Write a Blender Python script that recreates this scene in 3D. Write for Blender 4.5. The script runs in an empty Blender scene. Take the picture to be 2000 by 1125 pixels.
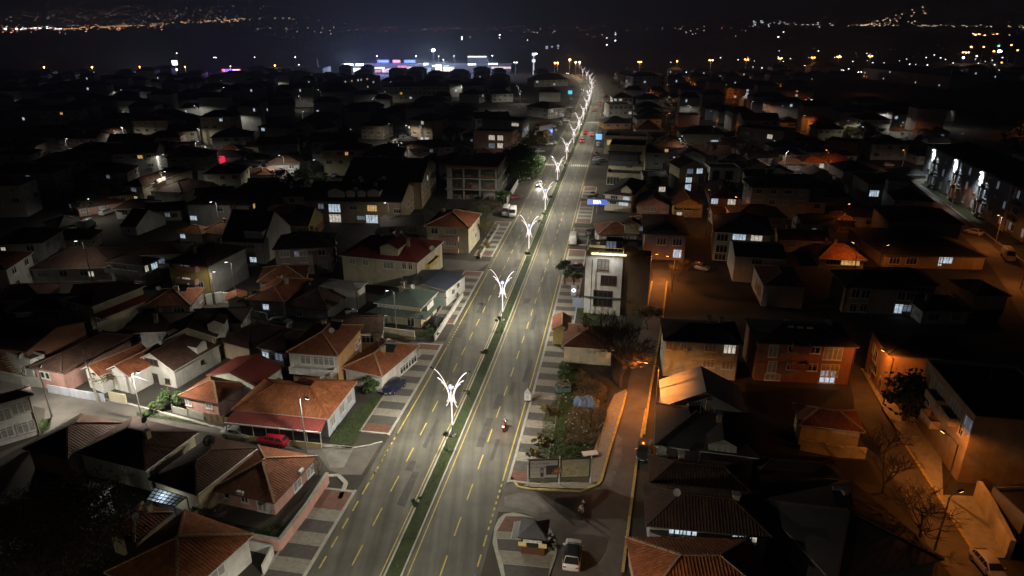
import bpy, math, random
from mathutils import Vector
R=random.Random(7)
rad=math.radians
S=bpy.context.scene
COL=S.collection
# ---------------------------------------------------------------- camera, sky, light, exposure
CH,CF,CP=52.0,1333.0,rad(21.57)          # drone height (m), focal length (photo pixels), pitch
cam=bpy.data.cameras.new('camera'); camo=bpy.data.objects.new('camera',cam); COL.objects.link(camo)
cam.sensor_width=36; cam.lens=36*CF/2000; cam.clip_start=.5; cam.clip_end=30000
camo.location=(0,0,CH); camo.rotation_euler=(math.pi/2-CP,0,0); S.camera=camo
w=bpy.data.worlds.new('World'); S.world=w; w.use_nodes=True
nt=w.node_tree; bg=nt.nodes['Background']; sk=nt.nodes.new('ShaderNodeTexSky'); sk.sky_type='NISHITA'
sk.sun_disc=False; sk.sun_elevation=rad(12); sk.sun_rotation=rad(200)
nt.links.new(sk.outputs[0],bg.inputs[0]); bg.inputs[1].default_value=0.0009
sl=bpy.data.lights.new('moon','SUN'); sl.energy=0.004; sl.angle=rad(12); sl.color=(.8,.88,1)
so=bpy.data.objects.new('moon',sl); COL.objects.link(so); so.rotation_euler=(rad(78),0,rad(200))
S.view_settings.view_transform='Standard'; S.view_settings.look='None'; S.view_settings.exposure=0; S.view_settings.gamma=1
S.view_settings.use_curve_mapping=False
cy=S.cycles
cy.max_bounces=4; cy.diffuse_bounces=2; cy.glossy_bounces=2; cy.transmission_bounces=2; cy.transparent_max_bounces=6; cy.volume_bounces=0
cy.sample_clamp_direct=0; cy.sample_clamp_indirect=1.0; cy.caustics_reflective=False; cy.caustics_refractive=False
cy.use_light_tree=True; cy.use_denoising=True; cy.use_adaptive_sampling=False
MASTW=9000.0      # W per avenue lamp head
# ---------------------------------------------------------------- photograph pixel -> place on a level plane
_c,_s=math.cos(CP),math.sin(CP)
def ray(p):
    x=(p[0]-1000)/CF; y=(562.5-p[1])/CF
    return Vector((x,_c+y*_s,-_s+y*_c))
def at(p,z=0.):
    d=ray(p); t=(z-CH)/d.z
    return Vector((d.x*t,d.y*t,z))
def zof(top,base):                       # height of a point seen above a ground point
    Y=at(base).y; k=(562.5-top[1])/CF
    return CH+Y*(k*_c-_s)/(_c+k*_s)
def _t(x0,y0,s): return lambda x,y:(x0+x/s,y0+y/s)
A_=_t(0,800,3.4615);B_=_t(400,800,3.4615);C_=_t(800,800,3.4615);D_=_t(1200,800,3.4615);E_=_t(1550,800,3.4615)
F_=_t(0,550,3.75);G_=_t(400,550,3.75);H_=_t(800,550,3.75);I_=_t(1200,550,3.75);J_=_t(1550,550,3.75)
K_=_t(0,300,3.75);L_=_t(400,300,3.75);M_=_t(800,300,3.75);N_=_t(1200,300,3.75);O_=_t(1550,300,3.75)
P_=_t(0,0,3.5156);Q_=_t(400,60,4);R_=_t(800,60,4);S_=_t(1150,100,3.75);T_=_t(1500,0,3.5156)
X_=_t(0,0,1)
# ---------------------------------------------------------------- materials
MATS={}
def mat(name,col,rough=.85,n=.18,scale=1.2,bump=0.,metal=0.,fine=None,coat=0.):
    if name in MATS: return MATS[name]
    m=bpy.data.materials.new(name); m.use_nodes=True; t=m.node_tree; b=t.nodes['Principled BSDF']
    b.inputs['Roughness'].default_value=rough; b.inputs['Metallic'].default_value=metal
    b.inputs['Specular IOR Level'].default_value=.35
    if coat: b.inputs['Coat Weight'].default_value=coat
    if n>0:
        tc=t.nodes.new('ShaderNodeTexCoord'); nz=t.nodes.new('ShaderNodeTexNoise'); nz.inputs['Scale'].default_value=scale
        nz.inputs['Detail'].default_value=6; nz.inputs['Roughness'].default_value=.65
        t.links.new(tc.outputs['Object'],nz.inputs['Vector'])
        mr=t.nodes.new('ShaderNodeMapRange'); mr.inputs[1].default_value=.3; mr.inputs[2].default_value=.7
        mr.inputs[3].default_value=1-n; mr.inputs[4].default_value=1+n
        t.links.new(nz.outputs[0],mr.inputs[0])
        mx=t.nodes.new('ShaderNodeVectorMath'); mx.operation='SCALE'; mx.inputs[0].default_value=col[:3]
        t.links.new(mr.outputs[0],mx.inputs['Scale']); t.links.new(mx.outputs[0],b.inputs['Base Color'])
        if name.startswith('plaster'):      # rain streaks and patched plaster
            mp=t.nodes.new('ShaderNodeMapping'); mp.inputs['Scale'].default_value=(.7,.7,.16); t.links.new(tc.outputs['Object'],mp.inputs[0])
            n3=t.nodes.new('ShaderNodeTexNoise'); n3.inputs['Scale'].default_value=1.3; n3.inputs['Detail'].default_value=7; n3.inputs['Roughness'].default_value=.75; t.links.new(mp.outputs[0],n3.inputs[0])
            m3=t.nodes.new('ShaderNodeMapRange'); m3.inputs[1].default_value=.36; m3.inputs[2].default_value=.58; m3.inputs[3].default_value=.8; m3.inputs[4].default_value=1.03; t.links.new(n3.outputs[0],m3.inputs[0])
            s3=t.nodes.new('ShaderNodeVectorMath'); s3.operation='SCALE'; t.links.new(mx.outputs[0],s3.inputs[0]); t.links.new(m3.outputs[0],s3.inputs['Scale']); t.links.new(s3.outputs[0],b.inputs['Base Color'])
        if name.startswith('paving'):       # small setts
            bk=t.nodes.new('ShaderNodeTexBrick'); bk.inputs['Scale'].default_value=1.6; bk.inputs['Mortar Size'].default_value=.03; bk.inputs[1].default_value=(1.1,1.1,1.1,1); bk.inputs[2].default_value=(.82,.82,.82,1); bk.inputs[3].default_value=(.5,.5,.5,1); t.links.new(tc.outputs['Object'],bk.inputs[0])
            s3=t.nodes.new('ShaderNodeVectorMath'); s3.operation='MULTIPLY'; t.links.new(mx.outputs[0],s3.inputs[0]); t.links.new(bk.outputs[0],s3.inputs[1]); t.links.new(s3.outputs[0],b.inputs['Base Color'])
        if bump:
            bp=t.nodes.new('ShaderNodeBump'); bp.inputs['Strength'].default_value=bump; bp.inputs['Distance'].default_value=.05
            n2=t.nodes.new('ShaderNodeTexNoise'); n2.inputs['Scale'].default_value=fine or scale*8; n2.inputs['Detail'].default_value=4
            t.links.new(tc.outputs['Object'],n2.inputs['Vector']); t.links.new(n2.outputs[0],bp.inputs['Height'])
            t.links.new(bp.outputs[0],b.inputs['Normal'])
    else: b.inputs['Base Color'].default_value=(*col[:3],1)
    MATS[name]=m; return m
def emit(name,col,st,var=0.,scale=3.,sample='NONE'):
    if name in MATS: return MATS[name]
    m=bpy.data.materials.new(name); m.use_nodes=True; t=m.node_tree; b=t.nodes['Principled BSDF']
    b.inputs['Base Color'].default_value=(.3,.3,.3,1)
    b.inputs['Emission Color'].default_value=(*col,1); b.inputs['Emission Strength'].default_value=st
    if var:
        tc=t.nodes.new('ShaderNodeTexCoord'); nz=t.nodes.new('ShaderNodeTexNoise'); nz.inputs['Scale'].default_value=scale
        mp=t.nodes.new('ShaderNodeMapping'); mp.inputs['Scale'].default_value=(3,3,.6)
        oi=t.nodes.new('ShaderNodeObjectInfo'); ad=t.nodes.new('ShaderNodeVectorMath'); ad.operation='ADD'
        t.links.new(tc.outputs['Object'],mp.inputs[0]); t.links.new(mp.outputs[0],ad.inputs[0])
        sc=t.nodes.new('ShaderNodeMath'); sc.operation='MULTIPLY'; sc.inputs[1].default_value=50
        t.links.new(oi.outputs['Random'],sc.inputs[0]); t.links.new(sc.outputs[0],ad.inputs[1])
        t.links.new(ad.outputs[0],nz.inputs['Vector'])
        mr=t.nodes.new('ShaderNodeMapRange'); mr.inputs[1].default_value=.3; mr.inputs[2].default_value=.7
        mr.inputs[3].default_value=st*(1-var); mr.inputs[4].default_value=st*(1+var)
        t.links.new(nz.outputs[0],mr.inputs[0]); t.links.new(mr.outputs[0],b.inputs['Emission Strength'])
    m.cycles.emission_sampling=sample
    MATS[name]=m; return m
def tile_mat(name,col,n=.42):
    """clay tiles: every tile its own tone, with weathering; UV in metres along eave and up the slope"""
    if name in MATS: return MATS[name]
    m=bpy.data.materials.new(name); m.use_nodes=True; t=m.node_tree; b=t.nodes['Principled BSDF']
    b.inputs['Roughness'].default_value=.8; b.inputs['Specular IOR Level'].default_value=.3
    uv=t.nodes.new('ShaderNodeUVMap'); uv.uv_map='UVMap'
    mp=t.nodes.new('ShaderNodeMapping'); mp.inputs['Scale'].default_value=(1/.3,1/.36,1); t.links.new(uv.outputs[0],mp.inputs[0])
    fl=t.nodes.new('ShaderNodeVectorMath'); fl.operation='FLOOR'; t.links.new(mp.outputs[0],fl.inputs[0])
    wn=t.nodes.new('ShaderNodeTexWhiteNoise'); wn.noise_dimensions='3D'; t.links.new(fl.outputs[0],wn.inputs['Vector'])
    nz=t.nodes.new('ShaderNodeTexNoise'); nz.inputs['Scale'].default_value=.5; nz.inputs['Detail'].default_value=6; nz.inputs['Roughness'].default_value=.7
    t.links.new(uv.outputs[0],nz.inputs['Vector'])
    a=t.nodes.new('ShaderNodeMapRange'); a.inputs[3].default_value=1-n*.6; a.inputs[4].default_value=1+n*.6; t.links.new(wn.outputs[0],a.inputs[0])
    c=t.nodes.new('ShaderNodeMapRange'); c.inputs[1].default_value=.3; c.inputs[2].default_value=.7; c.inputs[3].default_value=1-n*1.3; c.inputs[4].default_value=1+n; t.links.new(nz.outputs[0],c.inputs[0])
    mu=t.nodes.new('ShaderNodeMath'); mu.operation='MULTIPLY'; t.links.new(a.outputs[0],mu.inputs[0]); t.links.new(c.outputs[0],mu.inputs[1])
    mx=t.nodes.new('ShaderNodeVectorMath'); mx.operation='SCALE'; mx.inputs[0].default_value=col; t.links.new(mu.outputs[0],mx.inputs['Scale'])
    t.links.new(mx.outputs[0],b.inputs['Base Color'])
    fr=t.nodes.new('ShaderNodeVectorMath'); fr.operation='FRACTION'; t.links.new(mp.outputs[0],fr.inputs[0])
    sp=t.nodes.new('ShaderNodeSeparateXYZ'); t.links.new(fr.outputs[0],sp.inputs[0])
    pp=t.nodes.new('ShaderNodeMath'); pp.operation='PINGPONG'; pp.inputs[1].default_value=.5; t.links.new(sp.outputs[0],pp.inputs[0])
    ss=t.nodes.new('ShaderNodeMath'); ss.operation='MULTIPLY_ADD'; ss.inputs[1].default_value=-.5; t.links.new(sp.outputs[1],ss.inputs[0]); t.links.new(pp.outputs[0],ss.inputs[2])
    bp=t.nodes.new('ShaderNodeBump'); bp.inputs['Strength'].default_value=.6; bp.inputs['Distance'].default_value=.06
    t.links.new(ss.outputs[0],bp.inputs['Height']); t.links.new(bp.outputs[0],b.inputs['Normal'])
    MATS[name]=m; return m
WALL={}
def wallm(k):
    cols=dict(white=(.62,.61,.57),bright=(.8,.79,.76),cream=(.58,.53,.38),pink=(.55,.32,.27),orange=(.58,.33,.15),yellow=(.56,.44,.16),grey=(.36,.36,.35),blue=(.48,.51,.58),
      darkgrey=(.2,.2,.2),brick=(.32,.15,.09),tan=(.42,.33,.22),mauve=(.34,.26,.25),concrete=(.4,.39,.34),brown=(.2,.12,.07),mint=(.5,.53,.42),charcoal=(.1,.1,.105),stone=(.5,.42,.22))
    return mat('plaster_'+k,cols[k],.9,.13,.9,.25,fine=14)
RC=dict(clay=(.27,.09,.04),brown=(.2,.075,.038),dark=(.085,.046,.033),rust=(.33,.115,.045),red=(.2,.035,.03))
def roofm(k):
    if k in RC: return tile_mat('tiles_'+k,RC[k])
    cols=dict(green=(.085,.115,.10),navy=(.06,.07,.1),metal=(.36,.36,.35),black=(.045,.04,.038),flat=(.16,.15,.14),slate=(.1,.1,.1),redmetal=(.22,.045,.035),darkgreen=(.035,.06,.04))
    return mat('roof_'+k,cols[k],.6 if k in('green','navy','metal','redmetal') else .85,.2,.7,.2)
M_frame=mat('window_frame_white',(.7,.7,.68),.5,0)
M_frameb=mat('window_frame_brown',(.12,.06,.035),.5,0)
M_glass=mat('glass_dark',(.025,.028,.032),.08,0)
M_curt=mat('glass_curtain',(.3,.3,.28),.35,.35,2.5)
M_lit=emit('window_lit_cool',(.70,.86,1.0),.62,.6,2.)
M_warm=emit('window_lit_warm',(1,.55,.18),.6,.5,2.)
M_blue=emit('window_lit_blue',(.25,.28,1.0),.8,.5,2.)
M_lit2=emit('window_lit_neutral',(1,.9,.74),.5,.7,3.)
M_dim=emit('window_lit_dim',(.6,.75,1.0),.14,.6,2.)
PANE=dict(d=M_glass,c=M_curt,w=M_lit,v=M_lit2,y=M_warm,b=M_blue,m=M_dim)
M_ridge=mat('ridge_mortar',(.4,.27,.18),.9,.3,3)
M_fascia=mat('fascia',(.13,.105,.085),.8,.1)
M_ridged=mat('ridge_tiles_dark',(.09,.055,.04),.9,.3,3)
M_fasciaw=mat('fascia_white',(.6,.58,.54),.8,.1)
M_steel=mat('galvanised_steel',(.35,.35,.35),.45,.1,3,metal=.6)
M_dark=mat('dark_metal',(.03,.03,.03),.5,0)
M_wood=mat('old_wood',(.22,.15,.09),.85,.3,3)
M_conc=mat('concrete',(.34,.33,.3),.9,.2,1.,.3)
M_dish=mat('dish_white',(.6,.6,.58),.5,.06)
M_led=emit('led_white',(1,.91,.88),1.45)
M_ledr=emit('led_red_edge',(1,.25,.12),.6)
M_lens=emit('lamp_lens_white',(.9,.97,1),8.)
M_lenso=emit('lamp_lens_sodium',(1,.42,.1),10.)
# ---------------------------------------------------------------- mesh building
class MB:
    def __init__(s): s.v=[];s.f=[];s.m=[];s.uv=[]
    def poly(s,pts,m=0,uv=None):
        i=len(s.v); s.v+=[tuple(p) for p in pts]; s.f.append(tuple(range(i,i+len(pts)))); s.m.append(m); s.uv.append(uv)
    def box(s,x0,y0,z0,x1,y1,z1,m=0):
        i=len(s.v); s.v+=[(x0,y0,z0),(x1,y0,z0),(x1,y1,z0),(x0,y1,z0),(x0,y0,z1),(x1,y0,z1),(x1,y1,z1),(x0,y1,z1)]
        for q in((0,3,2,1),(4,5,6,7),(0,1,5,4),(1,2,6,5),(2,3,7,6),(3,0,4,7)): s.f.append(tuple(i+k for k in q)); s.m.append(m); s.uv.append(None)
    def prism(s,pts,z0,z1,m=0,mt=None):       # vertical prism over a 2-D polygon
        n=len(pts); i=len(s.v); s.v+=[(p[0],p[1],z0) for p in pts]+[(p[0],p[1],z1) for p in pts]
        for k in range(n):
            j=(k+1)%n; s.f.append((i+k,i+j,i+n+j,i+n+k)); s.m.append(m); s.uv.append(None)
        s.f.append(tuple(i+n+k for k in range(n))); s.m.append(m if mt is None else mt); s.uv.append(None)
        s.f.append(tuple(i+k for k in reversed(range(n)))); s.m.append(m); s.uv.append(None)
    def bar(s,a,b,wd,h,m=0):                  # box from a to b (any direction)
        a=Vector(a);b=Vector(b);d=(b-a).normalized(); up=Vector((0,0,1)) if abs(d.z)<.95 else Vector((1,0,0))
        r=d.cross(up).normalized()*wd/2; u=r.cross(d).normalized()*h/2
        i=len(s.v); s.v+=[tuple(p+q) for p in(a,b) for q in(-r-u,r-u,r+u,-r+u)]
        for q in((0,1,2,3),(7,6,5,4),(0,4,5,1),(1,5,6,2),(2,6,7,3),(3,7,4,0)): s.f.append(tuple(i+k for k in q)); s.m.append(m); s.uv.append(None)
    def tube(s,pts,rs,n=6,m=0,cap=True):
        pts=[Vector(p) for p in pts]; i=len(s.v); K=len(pts)
        if not isinstance(rs,(list,tuple)): rs=[rs]*K
        for k,p in enumerate(pts):
            d=(pts[min(k+1,K-1)]-pts[max(k-1,0)]).normalized(); up=Vector((0,1,0)) if abs(d.y)<.9 else Vector((1,0,0))
            r=d.cross(up).normalized(); u=r.cross(d)
            for j in range(n):
                a=2*math.pi*j/n; s.v.append(tuple(p+(r*math.cos(a)+u*math.sin(a))*rs[k]))
        for k in range(K-1):
            for j in range(n):
                j2=(j+1)%n; s.f.append((i+k*n+j,i+k*n+j2,i+(k+1)*n+j2,i+(k+1)*n+j)); s.m.append(m); s.uv.append(None)
        if cap:
            s.f.append(tuple(i+j for j in reversed(range(n)))); s.f.append(tuple(i+(K-1)*n+j for j in range(n))); s.m+=[m,m]; s.uv+=[None,None]
    def lathe(s,prof,n=12,o=(0,0,0),m=0):     # profile of (r,z)
        i=len(s.v)
        for r,z in prof:
            for j in range(n):
                a=2*math.pi*j/n; s.v.append((o[0]+r*math.cos(a),o[1]+r*math.sin(a),o[2]+z))
        for k in range(len(prof)-1):
            for j in range(n):
                j2=(j+1)%n; s.f.append((i+k*n+j,i+k*n+j2,i+(k+1)*n+j2,i+(k+1)*n+j)); s.m.append(m); s.uv.append(None)
    def mesh(s,name,mats):
        me=bpy.data.meshes.new(name); me.from_pydata(s.v,[],s.f)
        for x in mats: me.materials.append(x)
        if len(mats)>1: me.polygons.foreach_set('material_index',s.m)
        if any(u is not None for u in s.uv):
            l=me.uv_layers.new(name='UVMap'); k=0; fl=[]
            for f,u in zip(s.f,s.uv):
                fl+= [c for q in (u if u else [(0,0)]*len(f)) for c in q]
            l.data.foreach_set('uv',fl)
        me.update(); return me
    def build(s,name,mats,parent=None,loc=None,smooth=False):
        if not isinstance(mats,(list,tuple)): mats=[mats]
        me=s.mesh(name,mats)
        if smooth: me.polygons.foreach_set('use_smooth',[True]*len(me.polygons))
        return inst(name,me,parent,loc)
def inst(name,me,parent=None,loc=None,rz=None,sc=None):
    o=bpy.data.objects.new(name,me); COL.objects.link(o)
    if parent: o.parent=parent
    if loc is not None: o.location=loc
    if rz is not None: o.rotation_euler=(0,0,rz)
    if sc is not None: o.scale=sc
    return o
LABELS={}
def tag(o,label=None,cat=None,group=None,kind=None):
    if label: o['label']=label
    if cat: o['category']=cat
    if group: o['group']=group
    if kind: o['kind']=kind
    if label:
        LABELS.setdefault(label,[]).append(o)
    return o
def empty(name,loc,rz,label,cat,group=None):
    o=bpy.data.objects.new(name,None); COL.objects.link(o); o.location=loc; o.rotation_euler=(0,0,rz); o.empty_display_size=.5
    return tag(o,label,cat,group)
def struct(o): o['kind']='structure'; return o
def copy_tree(o,parent=None,loc=None,rz=None):
    c=o.copy(); COL.objects.link(c)
    if parent: c.parent=parent
    if loc is not None: c.location=loc
    if rz is not None: c.rotation_euler=(0,0,rz)
    for ch in list(o.children): copy_tree(ch,c)
    return c
# ---------------------------------------------------------------- ground, avenue and streets
CL=[(20,-17.6),(53,-11.9),(78,-7.6),(95,-4.7),(115,-1.5),(152,4.2),(187,9.6),(224,15.3),(298,27),(379,39.4),(421,45.6),(480,54),(542,61.5),(600,65.5),(650,66.5),(720,64)]
def clx(y):
    for (a,xa),(b,xb) in zip(CL,CL[1:]):
        if y<=b or b==CL[-1][0]: return xa+(xb-xa)*(y-a)/(b-a)
def cls(y): return (clx(y+6)-clx(y-6))/12      # smoothed slope
def off(y,o):                                   # point at signed perpendicular offset from the centre line
    m=cls(y); n=math.hypot(1,m); xs=(clx(y-6)+2*clx(y)+clx(y+6))/4
    return (xs+o/n, y-o*m/n)
def heading(y): return math.atan(cls(y))
def ribbon(mb,o0,o1,y0,y1,z,step=6.,m=0,wav=None):
    n=max(1,int((y1-y0)/step)); P=[]
    for k in range(n+1):
        y=y0+(y1-y0)*k/n; P.append((off(y,o0),off(y,o1)))
    i=len(mb.v)
    for a,b in P: mb.v+=[(a[0],a[1],z),(b[0],b[1],z)]
    for k in range(n): mb.f.append((i+2*k,i+2*k+1,i+2*k+3,i+2*k+2)); mb.m.append(m); mb.uv.append(None)
def ribbox(mb,o0,o1,y0,y1,z0,z1,step=6.):
    n=max(1,int((y1-y0)/step)); i=len(mb.v)
    for k in range(n+1):
        y=y0+(y1-y0)*k/n; a=off(y,o0); b=off(y,o1)
        mb.v+=[(*a,z0),(*a,z1),(*b,z1),(*b,z0)]
    for k in range(n):
        for q in range(3): mb.f.append((i+4*k+q,i+4*k+q+1,i+4*k+q+5,i+4*k+q+4)); mb.m.append(0); mb.uv.append(None)
    for e in(i,i+4*n): mb.f.append((e,e+1,e+2,e+3)); mb.m.append(0); mb.uv.append(None)
M_ground=mat('bare_ground',(.05,.045,.036),.95,.45,.12,.4,fine=1.5)
def asphalt_mat(name,col):
    m=mat(name,col,.72,.26,.3,.25,fine=9); t=m.node_tree; b=t.nodes['Principled BSDF']
    tc=t.nodes.new('ShaderNodeTexCoord'); mp=t.nodes.new('ShaderNodeMapping'); mp.inputs['Rotation'].default_value=(0,0,rad(9)); mp.inputs['Scale'].default_value=(1.1,.035,1)
    t.links.new(tc.outputs['Object'],mp.inputs[0]); nz=t.nodes.new('ShaderNodeTexNoise'); nz.inputs['Scale'].default_value=1; nz.inputs['Detail'].default_value=5
    t.links.new(mp.outputs[0],nz.inputs[0]); mr=t.nodes.new('ShaderNodeMapRange'); mr.inputs[1].default_value=.3; mr.inputs[2].default_value=.7; mr.inputs[3].default_value=.62; mr.inputs[4].default_value=1.35
    t.links.new(nz.outputs[0],mr.inputs[0]); sc=t.nodes.new('ShaderNodeVectorMath'); sc.operation='SCALE'
    l=b.inputs['Base Color'].links[0]; t.links.new(l.from_socket,sc.inputs[0]); t.links.new(mr.outputs[0],sc.inputs['Scale']); t.links.new(sc.outputs[0],b.inputs['Base Color'])
    return m
M_asph=asphalt_mat('asphalt_avenue',(.088,.086,.071))
M_asph2=mat('asphalt_street',(.12,.108,.096),.9,.35,.25,.35,fine=6)
M_patch=mat('worn_concrete_patch',(.17,.16,.145),.9,.4,.6,.3)
M_yel=mat('road_paint_yellow',(.47,.37,.09),.75,.35,2)
M_yel2=mat('kerb_paint_yellow',(.45,.36,.13),.8,.4,2)
M_kerb=mat('kerb_stone',(.36,.35,.31),.85,.2,1.5,.2)
M_grass=mat('grass_earth',(.035,.048,.018),.95,.4,.8,.5)
M_blade=mat('grass_blades',(.065,.10,.028),.8,.4,1.5)
M_bladed=mat('dry_weed_blades',(.15,.115,.06),.85,.35,1.5)
M_pl=mat('paving_light',(.30,.28,.235),.85,.16,2,.25); M_pd=mat('paving_dark',(.10,.096,.09),.85,.2,2,.25); M_pr=mat('paving_red',(.19,.095,.07),.85,.2,2,.25)
g=MB(); 
gx=[-9000,-1500,-400,-150,0,150,400,1500,9000]; gy=[-300,0,100,200,400,800,1600,3500,9000]
for i in range(8):
    for j in range(8): g.poly([(gx[i],gy[j],0),(gx[i+1],gy[j],0),(gx[i+1],gy[j+1],0),(gx[i],gy[j+1],0)])
struct(g.build('ground',M_ground))
r=MB(); ribbon(r,-8.6,-.9,20,720,.012); ribbon(r,.9,8.6,20,720,.012)
road=struct(r.build('avenue_road',M_asph))
md=MB(); ribbon(md,-.76,.76,22,640,.14); median=struct(md.build('median_strip',M_grass))
k=MB()
for o in(-.93,.75): ribbox(k,o,o+.18,22,640,0,.19)
k.build('median_kerb',M_kerb,median)
# markings: lane dashes one by one, edge lines
M_whitep=mat('road_paint_white',(.5,.5,.47),.75,.35,2)
def dash(o,y0,y1,wd=.15,name='lane_dash',z=.018):
    a=off(y0,o-wd/2);b=off(y0,o+wd/2);c=off(y1,o+wd/2);d=off(y1,o-wd/2)
    m=MB(); m.poly([(*a,z),(*b,z),(*c,z),(*d,z)]); m.build(name,M_whitep if name=='zebra_bar' else M_yel,road)
y=30.2
while y<330:
    for o,ph in((-4.62,0),(4.62,0)): dash(o,y+ph,y+ph+2.95,.14)
    y+=5.86
far=MB()
while y<640:
    for o in(-4.62,4.62): ribbon(far,o-.1,o+.1,y,y+2.95,.018,9)
    y+=5.86
ln=MB()
for o,ranges in((-7.75,[(71.5,74),(76.5,103),(112,139),(150,200),(205,640)]),(8.05,[(69.5,140),(146,300),(305,640)]),(-1.3,[(22,640)]),(1.4,[(22,640)])):
    for a,b in ranges: ribbon(ln,o-(.08 if abs(o)>5 else .05),o+(.08 if abs(o)>5 else .05),a,b,.018)
ln.build('edge_line',M_yel,road)
o=far.build('far_lane_dashes',M_yel,road); o['kind']='stuff'
for o,a,b,st in((-7.75,44,71.5,2.9),(8.05,44,61,2.9)):
    y=a
    while y<b: dash(o,y,y+1.7,.16,'edge_dash'); y+=st
for o,a,b in((-7.75,66,76.5),(-7.75,103.5,111.5),(-7.75,139.5,149.5),(8.05,61,69.3)):
    y=a
    while y<b: dash(o,y,y+.5,.18,'junction_dash'); y+=1.05
for k_ in range(9):                                   # zebra crossings
    for yy,s_ in((257,-1),(257,1),(372,-1),(372,1)):
        o=s_*(1.9+k_*.75); dash(o,yy,yy+3.2,.42,'zebra_bar',.024)
rp=random.Random(21); M_tar=mat('tar_repair',(.055,.053,.048),.8,.3,1.5,.3); M_iron=mat('cast_iron',(.06,.055,.05),.6,.2,3)
for k_ in range(26):
    yy=rp.uniform(50,190); o_=rp.choice((-1,1))*rp.uniform(2.2,7.6); l_=rp.uniform(1,9); w_=rp.uniform(.25,1.3); m=MB(); P=[off(yy,o_),off(yy+rp.uniform(-.3,.3),o_+w_),off(yy+l_,o_+w_*rp.uniform(.7,1.2)),off(yy+l_,o_)]; m.poly([(*p,.0145) for p in P]); m.build('tar_repair',M_tar,road)
for k_ in range(7):
    yy=55+k_*17+rp.uniform(-4,4); c_=off(yy,rp.choice((-1,1))*rp.uniform(2.5,7)); m=MB(); m.poly([(c_[0]+.38*math.cos(a*.524),c_[1]+.38*math.sin(a*.524),.017) for a in range(12)]); m.build('manhole_cover',M_iron,road)
def sidewalk(side,y0,y1,w0=8.62,w1=12.7,redA=True,redB=True,ph=0.):
    rt=MB(); ribbon(rt,side*w0,side*(w1+.3),y0,y1,.10)
    o=struct(rt.build('sidewalk',M_conc))
    kb=MB(); ribbox(kb,side*w0,side*(w0+.3),y0-.3,y1+.3,0,.15); 
    for a in (y0,y1):
        P=[off(a+d,side*q) for q,d in((w0,-.15),(w1,-.15),(w1,.15),(w0,.15))]; kb.prism(P,0,.148)
    kb.build('kerb',M_kerb,o)
    y=y0+.25; i=0
    while y<y1-.4:
        e=min(y+1.88,y1-.25); red=(redA and y<y0+2.0) or (redB and e>y1-2.0)
        P=[off(y,side*(w0+.34)),off(y,side*w1),off(e,side*w1),off(e,side*(w0+.34))]
        m=MB(); m.prism(P,.06,.13+.006*(i%3)); m.build('paving_band',M_pr if red else (M_pd if i%2 else M_pl),o)
        y+=1.9; i+=1
for a in((-1,40,64.5),(-1,76.5,103.5),(-1,112,139.5),(-1,150,179),(1,69.5,140),(1,147,158),(1,162,176),(1,181,204),(1,209,224)): sidewalk(*a)
def area(name,pts,m,z=.008,parent=None,kind='structure'):
    mb=MB(); mb.poly([(*at(p).xy,z) for p in pts]); o=mb.build(name,m,parent)
    if kind and not parent: o['kind']=kind
    return o
# kiosk island, corner apron, streets
def slabarea(name,pts,m,h=.12,parent=None):
    mb=MB(); mb.prism([at(p).xy for p in pts],0,h); o=mb.build(name,m,parent)
    if not parent: o['kind']='structure'
    return o
isl=slabarea('kiosk_island',[C_(620,1125),C_(560,900),C_(575,800),C_(600,745),C_(640,710),C_(700,700),C_(770,715),C_(860,740),C_(960,820),C_(1000,920),C_(990,1000),C_(945,1125),C_(935,1300),C_(650,1300)],M_kerb)
for q,m in(([(590,828),(650,728),(770,728),(760,836)],M_pr),([(585,832),(760,840),(755,880),(588,874)],M_pl),([(590,880),(755,888),(760,968),(600,955)],M_pd),([(600,960),(760,972),(970,990),(945,1075),(630,1045)],M_pl),([(632,1050),(945,1080),(930,1180),(650,1160)],M_pd)):
    slabarea('paving_band',[C_(*p) for p in q],m,.14,isl)
area('side_street',[C_(1435,-10),C_(1350,280),C_(1290,500),C_(1160,548),C_(820,535),C_(735,525),C_(680,455),C_(600,640),C_(590,690),C_(770,700),C_(880,740),C_(1000,880),C_(985,1010),C_(940,1200),C_(1425,1200),C_(1600,0)],M_asph2,.016)
area('orange_street',[I_(275,0),I_(90,800),C_(1430,-5),C_(1602,-5),I_(295,700),I_(385,0),N_(410,1000),N_(420,800),N_(260,800),N_(285,900)],M_asph2,.012)
area('street_patch',[C_(640,590),C_(740,560),C_(860,590),C_(960,690),C_(860,700),C_(640,650)],M_patch,.026,None)
area('street_patch',[C_(1395,160),C_(1440,200),C_(1430,330),C_(1390,440),C_(1360,520),C_(1310,500),C_(1380,330)],M_patch,.026,None)
area('left_street',[B_(1000,262),B_(780,235),B_(400,190),B_(60,120),A_(1100,70),F_(1300,990),F_(900,880),F_(700,850),F_(420,760),F_(0,690),F_(0,860),F_(330,930),F_(320,1120),A_(0,290),A_(0,330),A_(520,40),A_(850,75),A_(1340,140),B_(340,215),B_(770,310),B_(840,410),B_(930,440),B_(1060,440),B_(1190,230)],M_asph2,.007)
area('street_patch',[B_(800,270),B_(1000,275),B_(940,390),B_(850,400),B_(820,330)],M_patch,.026,None)
area('street_patch',[H_(90,460),H_(225,455),H_(190,540),H_(80,560)],M_patch,.026,None)
area('side_road',[G_(1480,440),H_(190,440),H_(300,430),H_(190,600),G_(1600,590),G_(1560,470)],M_asph2,.006)
area('lit_yard',[M_(250,770),M_(470,790),M_(600,790),M_(480,870),M_(380,850),M_(250,860)],M_asph2,.012)
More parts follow.
